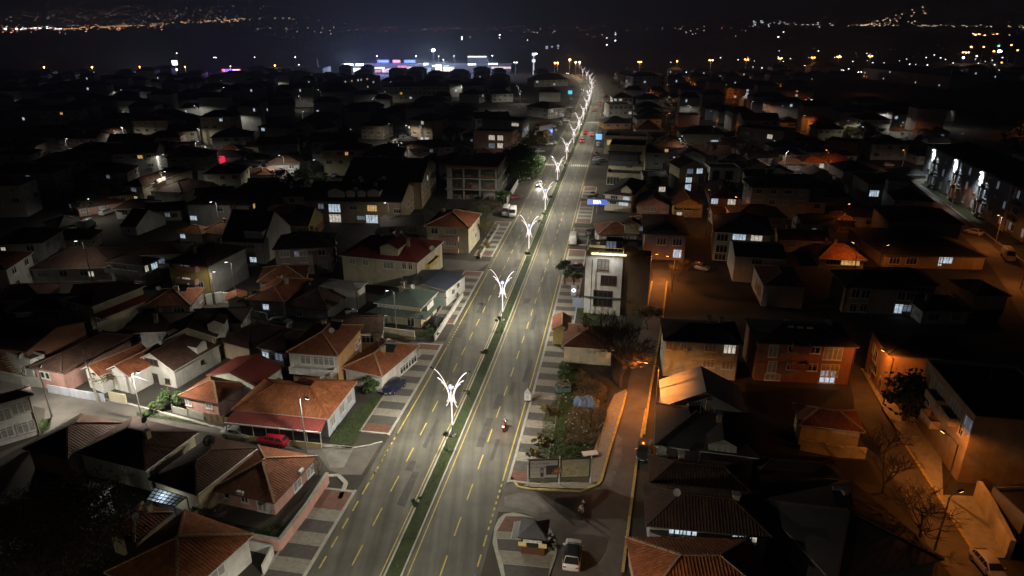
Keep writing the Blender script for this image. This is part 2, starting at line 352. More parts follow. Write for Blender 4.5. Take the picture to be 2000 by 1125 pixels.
area('right_street',[J_(420,560),J_(500,640),J_(760,1110),E_(600,0),E_(1240,1000),E_(1400,1200),E_(1130,1200),E_(930,960),E_(580,270),E_(410,0),J_(440,850),J_(400,700)],M_asph2,.012)
area('right_pavement',[J_(500,640),J_(800,960),E_(750,0),E_(1000,330),E_(1010,580),E_(1240,590),E_(1460,1010),E_(1250,1000),E_(600,0),J_(760,1110)],M_conc,.1)
area('housing_street',[O_(620,110),O_(870,160),O_(1110,380),O_(1640,830),O_(1700,850),J_(1700,320),J_(1560,60),O_(1400,760),O_(1100,480),O_(880,210),O_(700,160)],M_asph2,.012)
area('housing_lawn',[O_(900,190),O_(960,170),O_(1400,480),O_(1700,660),O_(1760,860),O_(1690,800),O_(1150,390)],M_grass,.05)
kb=MB()
def pkerb(pts,wd=.3,h=.13,name='street_kerb',m=M_kerb):
    mb=MB(); P=[at(p) for p in pts]
    for a,b in zip(P,P[1:]): mb.bar((a.x,a.y,h/2),(b.x,b.y,h/2),wd,h)
    return struct(mb.build(name,m))
pkerb([C_(680,455),C_(735,525),C_(820,540),C_(1160,553),C_(1270,510),C_(1295,480),C_(1350,280),C_(1437,0),I_(88,810)],m=M_yel2)
pkerb([C_(1600,0),C_(1535,350),C_(1440,1100)],m=M_yel2)
pkerb([I_(385,0),I_(350,300),I_(270,760),I_(215,1120)],m=M_yel2)
pkerb([I_(275,0),I_(240,190)],m=M_yel2)
pkerb([J_(500,640),J_(760,1110),E_(600,0),E_(1240,1000)],m=M_yel2)
pkerb([O_(880,200),O_(1150,395),O_(1690,795)])
pkerb([B_(1000,262),B_(780,238),B_(400,192),A_(1450,120),F_(1300,990),F_(950,900),F_(700,850)],.4)
pkerb([B_(640,120+120),B_(1005,262),B_(1110,245),B_(1200,220)],.3)
pkerb([B_(835,450),B_(905,448),B_(955,500),B_(900,640)],.5)
struct(area('corner_apron',[C_(805,505),C_(1010,490),C_(1225,500),C_(1280,505),C_(1160,540),C_(830,528),C_(760,520)],M_pl,.11))
struct(area('corner_paving',[C_(700,375),C_(800,375),C_(800,500),C_(750,515),C_(700,450)],M_pr,.11))
struct(area('lot_pavement',[H_(1590,790),C_(1430,0),C_(1285,490),C_(1225,500),C_(1240,300),C_(1300,100),C_(1330,0),H_(1420,1000),H_(1500,830)],M_pl,.10))
# ---------------------------------------------------------------- building parts
WC={}; RW=random.Random(77)
def win_meshes(w_,h_,n=None):
    w_=round(w_,1);h_=round(h_,1); n=n or (1 if w_<.8 else 2 if w_<1.7 else 3 if w_<2.6 else 4)
    k_=(w_,h_,n)
    if k_ not in WC:
        f=MB(); b=.09
        f.box(-w_/2-b,-.05,-h_/2-b,-w_/2+.02,.02,h_/2+b); f.box(w_/2-.02,-.05,-h_/2-b,w_/2+b,.02,h_/2+b)
        f.box(-w_/2+.021,-.05,h_/2-.02,w_/2-.021,.02,h_/2+b); f.box(-w_/2+.021,-.05,-h_/2-b,w_/2-.021,.02,-h_/2+.02)
        for i in range(1,n):
            x=-w_/2+w_*i/n; f.box(x-.05,-.04,-h_/2+.021,x+.05,.02,h_/2-.021)
        if h_>1.05: 
            z=h_/2-.3
            for i in range(n): f.box(-w_/2+w_*i/n+.06,-.035,z-.03,-w_/2+w_*(i+1)/n-.06,.02,z+.03)
        f.box(-w_/2-.16,-.14,-h_/2-b-.07,w_/2+.16,.02,-h_/2-b-.002)
        p=MB(); p.poly([(-w_/2,-.012,-h_/2),(w_/2,-.012,-h_/2),(w_/2,-.012,h_/2),(-w_/2,-.012,h_/2)])
        WC[k_]=(f.mesh('window',[M_frame]),f.mesh('window',[M_frameb]),{c:p.mesh('pane',[PANE[c]]) for c in PANE})
    return WC[k_]
def window(root,loc,rz,w_,h_,kind,brown=False):
    f,fb,ps=win_meshes(w_,h_)
    if kind=='w' and RW.random()<.3: kind='v'
    o=inst('window',fb if brown else f,root,loc,rz); inst('pane',ps[kind],o); return o
def ribs(mb,P,sp=.33,wd=.2,h=.045,m=0):
    """raised tile columns on a roof face; P[0]-P[1] is the eave"""
    P=[Vector(p) for p in P]; u=(P[1]-P[0]).normalized(); nrm=None
    for q in P[2:]:
        nrm=u.cross(q-P[0])
        if nrm.length>1e-4: break
    nrm.normalize()
    if nrm.z<0: nrm=-nrm
    v=nrm.cross(u)
    if v.z<0: v=-v
    pl=[((p-P[0]).dot(u),(p-P[0]).dot(v)) for p in P]; u1=max(a for a,b in pl); u0=min(a for a,b in pl)
    x=u0+sp/2
    while x<u1:
        ys=[]
        for (xa,ya),(xb,yb) in zip(pl,pl[1:]+pl[:1]):
            if (xa-x)*(xb-x)<0: ys.append(ya+(yb-ya)*(x-xa)/(xb-xa))
        if len(ys)>=2:
            a=min(ys)-.04;b=max(ys)
            if b-a>.2:
                def pt(du,vv,hh): return P[0]+u*(x+du)+v*vv+nrm*hh
                q=[pt(-wd/2,a,.0),pt(0,a,h),pt(wd/2,a,.0),pt(-wd/2,b,.0),pt(0,b,h),pt(wd/2,b,.0)]
                uv=[(x,0),(x,0),(x,b-a),(x,b-a)]
                mb.poly([q[0],q[1],q[4],q[3]],m,uv); mb.poly([q[1],q[2],q[5],q[4]],m,uv); mb.poly([q[0],q[2],q[1]],m,[(x,0)]*3)
        x+=sp
def caps(mb,a,b,m=0):
    a=Vector(a);b=Vector(b);L=(b-a).length;n=max(1,int(L/.42)); d=(b-a)/n
    for i in range(n): 
        p=a+d*i; mb.bar(p+Vector((0,0,.03)),p+d*.88+Vector((0,0,.06)),.24,.14,m)
def faceuv(P):
    P=[Vector(p) for p in P]; u=(P[1]-P[0]).normalized(); n=Vector((0,0,0))
    for q in P[2:]:
        n=u.cross(q-P[0])
        if n.length>1e-4: break
    n.normalize(); v=n.cross(u)
    return [((p-P[0]).dot(u)+3.1*P[0].x,(p-P[0]).dot(v)) for p in P]
HOUSES=[]; BOXES=[]
def pix_(P,z):
    d=P.y*_c-(z-CH)*_s; return 1000+CF*P.x/d,562.5-CF*(P.y*_s+(z-CH)*_c)/d
class House:
    def __init__(s,label,A,B,C,z,roof='hip',wall='white',rm='clay',pitch=.42,ovh=.45,ax=None,wins=(),auto=None,chim=1,rib=False,cat='house',name='house',
                 group=None,band=None,world=False,brown=False,lit=.12,seed=None,pipe=True,deep=False,wallm_=None):
        if isinstance(z,tuple): z=zof(*z)
        if world: A,B,C=(Vector((p[0],p[1],z)) for p in(A,B,C))
        else:
            A,B=at(A,z),at(B,z)
            if not isinstance(C,(int,float)): C=at(C,z)
        u=(A-B); u.z=0; a=u.length; u.normalize(); pv=Vector((-u.y,u.x,0))
        if isinstance(C,(int,float)):
            sg=1 if pv.y>0 else -1; c=C
        else:
            d=(C-B).dot(pv); sg=1 if d>0 else -1; c=abs(d)
        c=max(c,3.); far_=(A.y+B.y)/2
        if far_>215 and not deep: c=min(c,11+a*.12)
        v=pv*sg; ctr=B+u*a/2+v*c/2
        s.a,s.c,s.z,s.sg,s.ovh=a,c,z,sg,ovh; s.rz=math.atan2(u.y,u.x); s.ctr=ctr; s.rnd=random.Random(seed if seed is not None else int(ctr.x*7+ctr.y*13))
        s.root=empty(name,(ctr.x,ctr.y,0),s.rz,label,cat,group); s.brown=brown
        HOUSES.append((ctr.x,ctr.y,math.hypot(a,c)/2))
        hx,hy=a/2,c/2; s.hx,s.hy=hx,hy; wx,wy=hx-ovh,hy-ovh
        wm=wallm_ or wallm(wall); fm=roofm(rm)
        W=MB()
        top=z-.16 if roof in('hip','gable') else z
        W.box(-wx,-wy,0,wx,wy,top)
        RF=MB(); RB=MB() if rib else None; RG=MB(); isl_=rm in('green','navy','metal','redmetal','darkgreen')
        def face(P):
            RF.poly(P,0,faceuv(P))
            if rib: ribs(RB,P,.5 if isl_ else .33,.1 if isl_ else .2,.06 if isl_ else .04)
        e=[(-hx,-hy,z),(hx,-hy,z),(hx,hy,z),(-hx,hy,z)]
        if roof=='hip':
            if a>=c: i=min(hy,hx-.05); q=[(-hx+i,0,z+pitch*hy),(hx-i,0,z+pitch*hy)]; F=[[e[0],e[1],q[1],q[0]],[e[1],e[2],q[1]],[e[2],e[3],q[0],q[1]],[e[3],e[0],q[0]]]
            else: i=hx; q=[(0,-hy+i,z+pitch*hx),(0,hy-i,z+pitch*hx)]; F=[[e[0],e[1],q[0]],[e[1],e[2],q[1],q[0]],[e[2],e[3],q[1]],[e[3],e[0],q[0],q[1]]]
            for f in F: face(f)
            RG.box(-hx,-hy,z-.17,hx,hy,z-.004,1)
            if not isl_ and (rib or a*c<400):
                caps(RG,q[0],q[1])
                for k_,f in((0,e[0]),(0,e[3]),(1,e[1]),(1,e[2])) if a>=c else ((0,e[0]),(0,e[1]),(1,e[2]),(1,e[3])): caps(RG,f,q[k_])
            s.ridge=z+pitch*min(hx,hy)
        elif roof=='gable':
            ax=ax or ('b' if a>=c else 'a')
            if ax=='b':   # ridge along x
                h=pitch*hy; q=[(-hx,0,z+h),(hx,0,z+h)]; F=[[e[0],e[1],q[1],q[0]],[e[2],e[3],q[0],q[1]]]
                hh=pitch*(hy-ovh)
                for x in(-wx,wx): W.poly([(x,-wy,top),(x,wy,top),(x,0,top+hh+.1)])
            else:
                h=pitch*hx; q=[(0,-hy,z+h),(0,hy,z+h)]; F=[[e[1],e[2],q[1],q[0]],[e[3],e[0],q[0],q[1]]]
                hh=pitch*(hx-ovh)
                for y in(-wy,wy): W.poly([(-wx,y,top),(wx,y,top),(0,y,top+hh+.1)])
            for f in F:
                face(f); b=[Vector(p)-Vector((0,0,.16)) for p in f]; RG.poly(b,1)
                for i in range(4): RG.poly([f[i],f[(i+1)%4],b[(i+1)%4],b[i]],1)
            if not isl_: caps(RG,q[0],q[1])
            s.ridge=z+h
        else:            # flat roof behind a parapet
            RF.poly([(-wx+.22,-wy+.22,z-.0),(wx-.22,-wy+.22,z-.0),(wx-.22,wy-.22,z-.0),(-wx+.22,wy-.22,z-.0)],0,None)
            RF.v=[(p[0],p[1],z+.006) for p in RF.v]
            if pitch>0:
                for x0,y0,x1,y1 in((-wx,-wy,wx,-wy+.2),(-wx,wy-.2,wx,wy),(-wx,-wy+.2,-wx+.2,wy-.2),(wx-.2,-wy+.2,wx,wy-.2)): RG.box(x0,y0,z+.001,x1,y1,z+pitch,1)
            s.ridge=z
        s.wall=W.build('wall',wm,s.root)
        s.roof=RF.build('roof',fm,s.root)
        if RG.v: RG.build('eaves' if roof!='flat' else 'parapet',[M_ridged if rm in('dark','black') else M_ridge,wm if roof=='flat' else (M_fasciaw if wall in('white','blue','cream') else M_fascia)],s.roof)
        if rib and RB.v:
            o=RB.build('tile_courses',fm,s.roof); o['kind']='stuff'
        if band: # painted string course between storeys
            bm=MB()
            zz=band[0]; bm.box(-wx-.06,-wy-.06,zz,wx+.06,wy+.06,zz+band[1]); bm.build('string_course',wallm(band[2]),s.root)
        if roof!='flat' and pipe and z>4:
            pm=MB(); y=-s.sg*(wy+.06); pm.tube([(-wx+.1,y,.1),(-wx+.1,y,z-.2)],.06,5); pm.build('downpipe',M_frameb,s.root)
        for i in range(chim if roof!='flat' else 0):
            cm=MB(); x=s.rnd.uniform(-.6,.6)*hx; y=s.rnd.uniform(-.5,.5)*hy; zt=s.ridge+.5
            cm.box(x-.3,y-.3,z+.1,x+.3,y+.3,zt); cm.box(x-.38,y-.38,zt+.001,x+.38,y+.38,zt+.12,1); cm.build('chimney',[wallm('tan'),M_conc],s.root)
        if roof!='flat' and chim and s.rnd.random()<.75:
            s.rd=inst('satellite_dish',dish_mesh(),s.root,(s.rnd.uniform(-.5,.5)*hx,s.rnd.uniform(-.4,.4)*hy,s.ridge+.5),rad(s.rnd.uniform(-40,40))-s.rz); s.rd.scale=(.42,)*3
        if chim and s.rnd.random()<.6:
            am=MB(); ax_,ay_=s.rnd.uniform(-.6,.6)*hx,s.rnd.uniform(-.3,.3)*hy; am.tube([(ax_,ay_,z),(ax_,ay_,s.ridge+1.6)],.025,4)
            for q_ in range(4): am.bar((ax_-.45+.08*q_,ay_,s.ridge+1.5-.16*q_),(ax_+.45-.08*q_,ay_,s.ridge+1.5-.16*q_),.03,.03)
            am.build('aerial',M_steel,s.root)
        if chim and s.rnd.random()<.3 and roof!='flat':
            sm_=MB(); sm_.poly([(-.9,-.7,-.3),(.9,-.7,-.3),(.9,.7,.4),(-.9,.7,.4)]); sm_.poly([(-.9,-.7,-.36),(.9,-.7,-.36),(.9,.7,.34),(-.9,.7,.34)]); sm_.tube([(-.9,.75,.6),(.9,.75,.6)],.24,8,1); inst('solar_heater',sm_.mesh('solar_heater',[M_glass,M_steel]),s.root,(s.rnd.uniform(-.4,.4)*hx,s.rnd.uniform(-.3,.1)*hy,s.ridge-.1),rad(s.rnd.uniform(-20,20))-s.rz)
        HB=[pix_(A,z),pix_(B,z),pix_(A,0),pix_(B,0)]; s.box=(min(q[0] for q in HB),min(q[1] for q in HB),max(q[0] for q in HB),max(q[1] for q in HB)-.35*(max(q[1] for q in HB)-min(q[1] for q in HB)),ctr.y)
        BOXES.append(s.box)
        for t in wins: s.win(*t)
        for f,(n,fl) in (auto or {}).items(): s.autow(f,n,fl,lit)
    def fr(s,f):
        wx,wy=s.hx-s.ovh,s.hy-s.ovh
        if f=='a': return Vector((0,-s.sg*wy,0)),Vector((0,-s.sg,0)),2*wx,wx
        if f=='c': return Vector((0,s.sg*wy,0)),Vector((0,s.sg,0)),2*wx,wx
        if f=='b': return Vector((-wx,0,0)),Vector((-1,0,0)),2*wy,wy
        return Vector((wx,0,0)),Vector((1,0,0)),2*wy,wy
    def frz(s,n): return math.atan2(n.x,-n.y)
    def hit(s,f,p):
        o,n,_,hw=s.fr(f); R_2=lambda v:Vector((v.x*math.cos(s.rz)-v.y*math.sin(s.rz),v.x*math.sin(s.rz)+v.y*math.cos(s.rz),v.z))
        wo=R_2(o)+Vector((s.ctr.x,s.ctr.y,0)); wn=R_2(n); d=ray(p); c0=Vector((0,0,CH))
        den=d.dot(wn)
        if abs(den)<1e-6: return None
        t=(wo-c0).dot(wn)/den; q=c0+d*t-Vector((s.ctr.x,s.ctr.y,0))
        return Vector((q.x*math.cos(-s.rz)-q.y*math.sin(-s.rz),q.x*math.sin(-s.rz)+q.y*math.cos(-s.rz),q.z))
    def win(s,f,p,w_=1.3,h_=1.3,kind='d',free=False):
        o,n,L,hw=s.fr(f); q=s.hit(f,p)
        if q is None: return
        al=q.x if f in'ac' else q.y
        lim=hw-w_/2-.15
        if abs(al)>hw+2.5 or q.z<.3 or q.z>s.z+3: print('WIN OUT',s.root['label'],f,[round(x,1) for x in q],round(hw,1),round(s.z,1)); 
        al=max(-lim,min(lim,al)) if lim>0 else 0
        z=max(h_/2+.2,min(q.z,(s.z if free else s.z-.35)-h_/2+ (2.5 if free else 0)))
        loc=Vector((al,o.y,z)) if f in'ac' else Vector((o.x,al,z))
        return window(s.root,loc,s.frz(n),w_,h_,kind,s.brown)
    def autow(s,f,n_,fl,lit):
        o,n,L,hw=s.fr(f); sp=L/n_
        for k_ in range(fl):
            z=s.z-.35-.85-(fl-1-k_)*min(3.,(s.z-.3)/fl)
            for i in range(n_):
                al=-hw+sp*(i+.5); r=s.rnd.random(); kind='w' if r<lit*.8 else 'y' if r<lit else 'c' if r<.4 else 'd'
                loc=Vector((al,o.y,z)) if f in'ac' else Vector((o.x,al,z))
                window(s.root,loc,s.frz(n),min(1.5,sp*.5) if (i+k_)%3 else min(1.9,sp*.55),1.3,kind,s.brown)
    def loc(s,f,al,d,z):
        """point on face f: al along, d outward"""
        o,n,L,hw=s.fr(f); 
        return Vector((al,o.y+n.y*d,z)) if f in'ac' else Vector((o.x+n.x*d,al,z))
    def balcony(s,f,p,w_,z,d=1.2,m=None,rail='solid',al=None):
        if al is None:
            q=s.hit(f,p); al=q.x if f in'ac' else q.y
        o,n,L,hw=s.fr(f); m=m or wallm('white'); b=MB()
        b.box(-w_/2,-d,-.15,w_/2,0,0)
        if rail=='solid':
            b.box(-w_/2,-d,.001,w_/2,-d+.12,.95); b.box(-w_/2,-d+.12,.001,-w_/2+.12,0,.95); b.box(w_/2-.12,-d+.12,.001,w_/2,0,.95)
        else:
            for i in range(int(w_/.25)+1): 
                x=-w_/2+.05+i*(w_-.1)/int(w_/.25); b.box(x-.02,-d+.02,.001,x+.02,-d+.06,.95)
            b.box(-w_/2,-d,.951,w_/2,-d+.08,1.)
        return inst('balcony',b.mesh('balcony',[m]),s.root,s.loc(f,al,0,z),s.frz(n))
    def skirt(s,z,d,rm,pitch=.4,faces='ab'):
        """lean-to roof strip round the walls below the upper windows"""
        b=MB(); 
        for f in faces:
            o,n,L,hw=s.fr(f); P=[s.loc(f,-hw-(d if len(faces)>1 else 0),d,z),s.loc(f,hw+(d if len(faces)>1 else 0),d,z),s.loc(f,hw,.0,z+pitch*d),s.loc(f,-hw,0.,z+pitch*d)]
            b.poly(P,0,faceuv(P)); Q=[p-Vector((0,0,.1)) for p in P]; b.poly(Q); b.poly([P[0],P[1],Q[1],Q[0]]); ribs(b,P,.5,.1,.06)
        b.build('lean_to_roof',roofm(rm),s.root)
    def dormer(s,p,w_=2.2,d=3.,h=1.6,face='a',wall=None,rm='dark',kind='d',z=None,pk=.5,flat=False,al=None):
        z=z if z is not None else s.z+.5
        loc=None
        P=at(p,z+h/2)-Vector((s.ctr.x,s.ctr.y,0)); q=Vector((P.x*math.cos(-s.rz)-P.y*math.sin(-s.rz),P.x*math.sin(-s.rz)+P.y*math.cos(-s.rz),z))
        n=s.fr(face)[1]; m=wall or wallm('white'); rt=inst('dormer',None,s.root,q,s.frz(n))
        b=MB(); b.box(-w_/2,0,-.6,w_/2,d,h)
        if not flat: b.poly([(-w_/2,0,h),(w_/2,0,h),(0,0,h+pk*w_/2)])
        bo=b.build('dormer',m,s.root,q); bo.rotation_euler=(0,0,s.frz(n)); bpy.data.objects.remove(rt)
        rf=MB(); o=.25
        if flat: rf.box(-w_/2-o,-o,h+.01,w_/2+o,d,h+.15)
        else:
            for sx in(-1,1):
                P=[(sx*(w_/2+o),-o,h-pk*o),(sx*(w_/2+o),d,h-pk*o),(0,d,h+pk*w_/2+.03),(0,-o,h+pk*w_/2+.03)]
                rf.poly(P,0,faceuv(P)); Q=[(a,b_,c-.1) for a,b_,c in P]; rf.poly(Q); rf.poly([P[3],P[0],Q[0],Q[3]])
        rf.build('dormer_roof',roofm(rm),bo)
        if kind:
            f,fb,ps=win_meshes(min(1.3,w_*.55),min(1.2,h*.7)); o=inst('window',f,bo,(0,0,h*.52)); 
        return bo
    def dish(s,p,sz=.5,z=None,az=None):
        z=z if z is not None else s.z+.9
        P=at(p,z)-Vector((s.ctr.x,s.ctr.y,0)); q=Vector((P.x*math.cos(-s.rz)-P.y*math.sin(-s.rz),P.x*math.sin(-s.rz)+P.y*math.cos(-s.rz),z))
        o=inst('satellite_dish',dish_mesh(),s.root,q,(az if az is not None else rad(s.rnd.uniform(-30,30)))-s.rz); o.scale=(sz,)*3; return o
_dm=[]
def dish_mesh():
    if not _dm:
        b=MB(); n=14
        rings=[(0,.0),(.5,.05),(.85,.15),(1,.22)]; i=0
        T=rad(38)
        def tr(x,y,z): # dish looks to -Y and up
            return (x, -z*math.cos(T)+ y*math.sin(T)*1.0, z*math.sin(T)+y*math.cos(T))
        P=[[tr(r*math.cos(2*math.pi*j/n),r*math.sin(2*math.pi*j/n),d) for j in range(n)] for r,d in rings[1:]]
        c=tr(0,0,0)
        for j in range(n): b.poly([c,P[0][j],P[0][(j+1)%n]])
        for k_ in range(2):
            for j in range(n): b.poly([P[k_][j],P[k_+1][j],P[k_+1][(j+1)%n],P[k_][(j+1)%n]])
        b.tube([tr(0,-.9,.2),tr(0,-.2,.9)],.04,4,1); b.box(-.08,-.9,.5,.08,-.7,.65,1)
        b.tube([(0,.12,0),(0,.25,-.5),(0,.25,-2.0)],.06,5,1)
        _dm.append(b.mesh('satellite_dish',[M_dish,M_steel]))
    return _dm[0]
# ---------------------------------------------------------------- lamps
def add_light(kind,parent,loc,W,col,size=rad(150),blend=.6,rot=(0,0,0),rs=.12,name='lamp_light'):
    l=bpy.data.lights.new(name,kind); l.energy=W; l.color=col; l.shadow_soft_size=rs
    if kind=='SPOT': l.spot_size=size; l.spot_blend=blend
    o=bpy.data.objects.new(name,l); COL.objects.link(o); o.parent=parent; o.location=loc; o.rotation_euler=rot; return o
WHITE=(1,.91,.74); SODIUM=(1,.30,.05)
SW,SOW=3.5,2.3     # street lamp strength, white and sodium
def mast_meshes():
    d={}
    b=MB(); b.lathe([(.3,0),(.3,.08),(.16,.1),(.13,1.5),(.13,1.62)],10); b.box(-.35,-.35,0,.35,.35,.05); d['pole_base']=b.mesh('pole_base',[M_steel])
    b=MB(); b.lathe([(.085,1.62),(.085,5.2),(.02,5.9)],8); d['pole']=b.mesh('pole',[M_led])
    def arm(pts,r,sx):
        b=MB(); Q=[]
        P=[Vector((sx*x,0,z)) for x,z in pts]
        for i in range(len(P)-1):      # Catmull-Rom
            p0,p1,p2,p3=P[max(i-1,0)],P[i],P[i+1],P[min(i+2,len(P)-1)]
            for k_ in range(4):
                t=k_/4; Q.append(.5*((2*p1)+(p2-p0)*t+(2*p0-5*p1+4*p2-p3)*t*t+(3*p1-p0-3*p2+p3)*t**3))
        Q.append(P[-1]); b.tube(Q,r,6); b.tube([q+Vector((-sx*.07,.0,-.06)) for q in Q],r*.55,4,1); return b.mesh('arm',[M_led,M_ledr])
    for sx in(-1,1):
        d['arm',sx]=arm([(.06,4.6),(.12,5.6),(.45,7.0),(1.1,8.5),(1.75,9.4),(2.2,9.75)],.05,sx)
        d['branch',sx]=arm([(.22,5.3),(.32,6.2),(.75,7.5),(1.3,8.2),(1.75,8.5)],.05,sx)
        d['twig',sx]=arm([(.22,5.2),(.3,6.0),(.62,7.1),(1.0,7.7),(1.3,7.95)],.04,sx)
        d['curl',sx]=arm([(.2,6.3),(.28,5.6),(.5,4.9),(.75,4.45)],.045,sx)
        d['curl2',sx]=arm([(.36,6.4),(.38,5.9),(.5,5.4),(.66,5.05)],.036,sx)
        b=MB(); x=sx*2.2; b.bar((x,0,9.75),(sx*2.75,0,10.0),.2,.1); b.bar((x+sx*.1,0,9.735),(sx*2.7,0,9.93),.16,.02,1); d['head',sx]=b.mesh('lamp_head',[M_dark,M_lens])
    b=MB(); n=16
    for yy,r,m in((-.06,.36,0),(-.075,.28,1)):
        b.poly([(r*math.cos(2*math.pi*j/n),yy,r*math.sin(2*math.pi*j/n)) for j in range(n)],m)
    b.tube([(0,-.055,0),(0,.055,0)],.36,n,0); b.tube([(0,0,-1.5),(0,0,-.3)],.05,5,2)
    d['emblem']=b.mesh('round_emblem',[emit('emblem_blue',(.15,.3,1),.8),emit('emblem_white',(.9,.95,1),1.2),M_led])
    return d
MM=mast_meshes(); NEARW=[0]
def mast(x,y,label,rz,lights=(-1,1),W=MASTW,group='white double-armed lamp masts along the avenue median',real=True,cone=172,tilt=8):
    o=empty('lamp_mast',(x,y,.14),rz,label,'lamp mast',group)
    inst('pole_base',MM['pole_base'],o); inst('pole',MM['pole'],o)
    for sx in(-1,1):
        for k_ in('arm','branch','twig','curl','curl2'): inst('arm',MM[k_,sx],o)
        h=inst('lamp_head',MM['head',sx],o)
        if sx in lights and real: add_light('SPOT',o,(sx*2.65,0,9.85),W,WHITE,rad(cone),.3,(0,rad(-sx*tilt),0),.15)
    inst('round_emblem',MM['emblem'],o,(0,-.13,7.4))
    return o
def street_lamp(p,h,aim,label,col='w',W=350,arm=1.5,wood=False,z0=0,group=None,real=True,name='street_lamp'):
    P=at(p,z0); q=at(aim,z0); d=(q-P).normalized()
    o=empty(name,(P.x,P.y,z0),math.atan2(d.y,d.x),label,'street lamp',group)
    b=MB(); b.tube([(0,0,0),(0,0,h)],[.12,.07],6); b.build('pole',M_wood if wood else M_steel,o)
    b=MB(); b.tube([(0,0,h-.1),(arm*.4,0,h+.35),(arm,0,h+.5)],.045,5); b.build('arm',M_steel,o)
    b=MB(); b.bar((arm-.1,0,h+.5),(arm+.55,0,h+.55),.26,.13); b.bar((arm,0,h+.42),(arm+.5,0,h+.46),.2,.06,1); b.build('lamp_head',[M_dark,M_lens if col=='w' else M_lenso],o)
    if W: add_light('SPOT',o,(arm+.25,0,h+.36),W*(SW if col=='w' else SOW),(1,.92,.78) if col=='w' else SODIUM,rad(170),.35,(0,0,0),.12)
    return o
# ---------------------------------------------------------------- vehicles
CARS=dict(
 sedan=(.31,[(-2.2,.42,.78,.80,.68,.55),(-2.1,.26,.93,.96,.82,.68),(-1.5,.22,.97,1.02,.86,.64),(-.85,.22,.96,1.40,.87,.58),(.1,.22,.95,1.45,.87,.60),(.5,.22,.94,1.41,.87,.59),(1.2,.22,.93,.98,.86,.66),(1.95,.25,.80,.84,.82,.64),(2.2,.40,.62,.66,.64,.5)],(3,5)),
 wagon=(.31,[(-2.25,.42,.86,.90,.72,.6),(-2.15,.26,.97,1.1,.83,.66),(-1.75,.22,.98,1.46,.86,.62),(-.8,.22,.97,1.50,.87,.62),(.1,.22,.96,1.50,.87,.62),(.55,.22,.95,1.45,.87,.60),(1.25,.22,.94,.99,.86,.66),(1.95,.25,.80,.84,.82,.64),(2.2,.40,.62,.66,.64,.5)],(2,5)),
 hatch=(.33,[(-2.1,.45,.85,.90,.74,.62),(-2.0,.28,1.0,1.08,.86,.7),(-1.25,.24,1.04,1.5,.9,.64),(-.5,.24,1.03,1.57,.91,.66),(.2,.24,1.02,1.56,.91,.66),(.5,.24,1.01,1.5,.91,.64),(1.2,.24,1.0,1.05,.9,.7),(1.85,.28,.88,.92,.86,.68),(2.15,.42,.66,.72,.68,.54)],(2,5)),
 van=(.35,[(-2.9,.4,1.0,2.0,.9,.8),(-2.8,.3,1.1,2.35,.96,.84),(-1.5,.28,1.2,2.42,.98,.86),(0,.28,1.2,2.44,.98,.86),(1.3,.28,1.2,2.42,.98,.84),(1.6,.28,1.2,2.3,.97,.82),(2.35,.28,1.15,1.25,.94,.8),(2.8,.32,.9,1.0,.9,.72),(2.95,.42,.7,.75,.8,.64)],(3,5)),
 mini=(.33,[(-2.0,.4,.95,1.5,.84,.72),(-1.92,.28,1.0,1.78,.88,.74),(-1.0,.25,1.05,1.84,.9,.74),(0,.25,1.05,1.84,.9,.74),(.6,.25,1.04,1.76,.9,.72),(1.25,.25,1.0,1.08,.88,.72),(1.8,.28,.82,.88,.84,.66),(2.0,.42,.64,.68,.7,.56)],(1,4)))
CM={}
def paint(col): 
    n='car_paint_%02d_%02d_%02d'%tuple(int(c*99) for c in col)
    return mat(n,col,.28,.04,2.,coat=.6)
M_tyre=mat('tyre_rubber',(.015,.015,.015),.9,0); M_rim=mat('wheel_rim',(.3,.3,.31),.35,0,metal=.7)
M_headon=emit('headlight_on',(1,.93,.85),30.); M_headoff=mat('headlight_glass',(.5,.5,.5),.15,0); M_tailon=emit('taillight_on',(1,.06,.04),9.); M_tailoff=mat('taillight_glass',(.3,.02,.02),.25,0)
M_plate=mat('number_plate',(.6,.6,.6),.5,0)
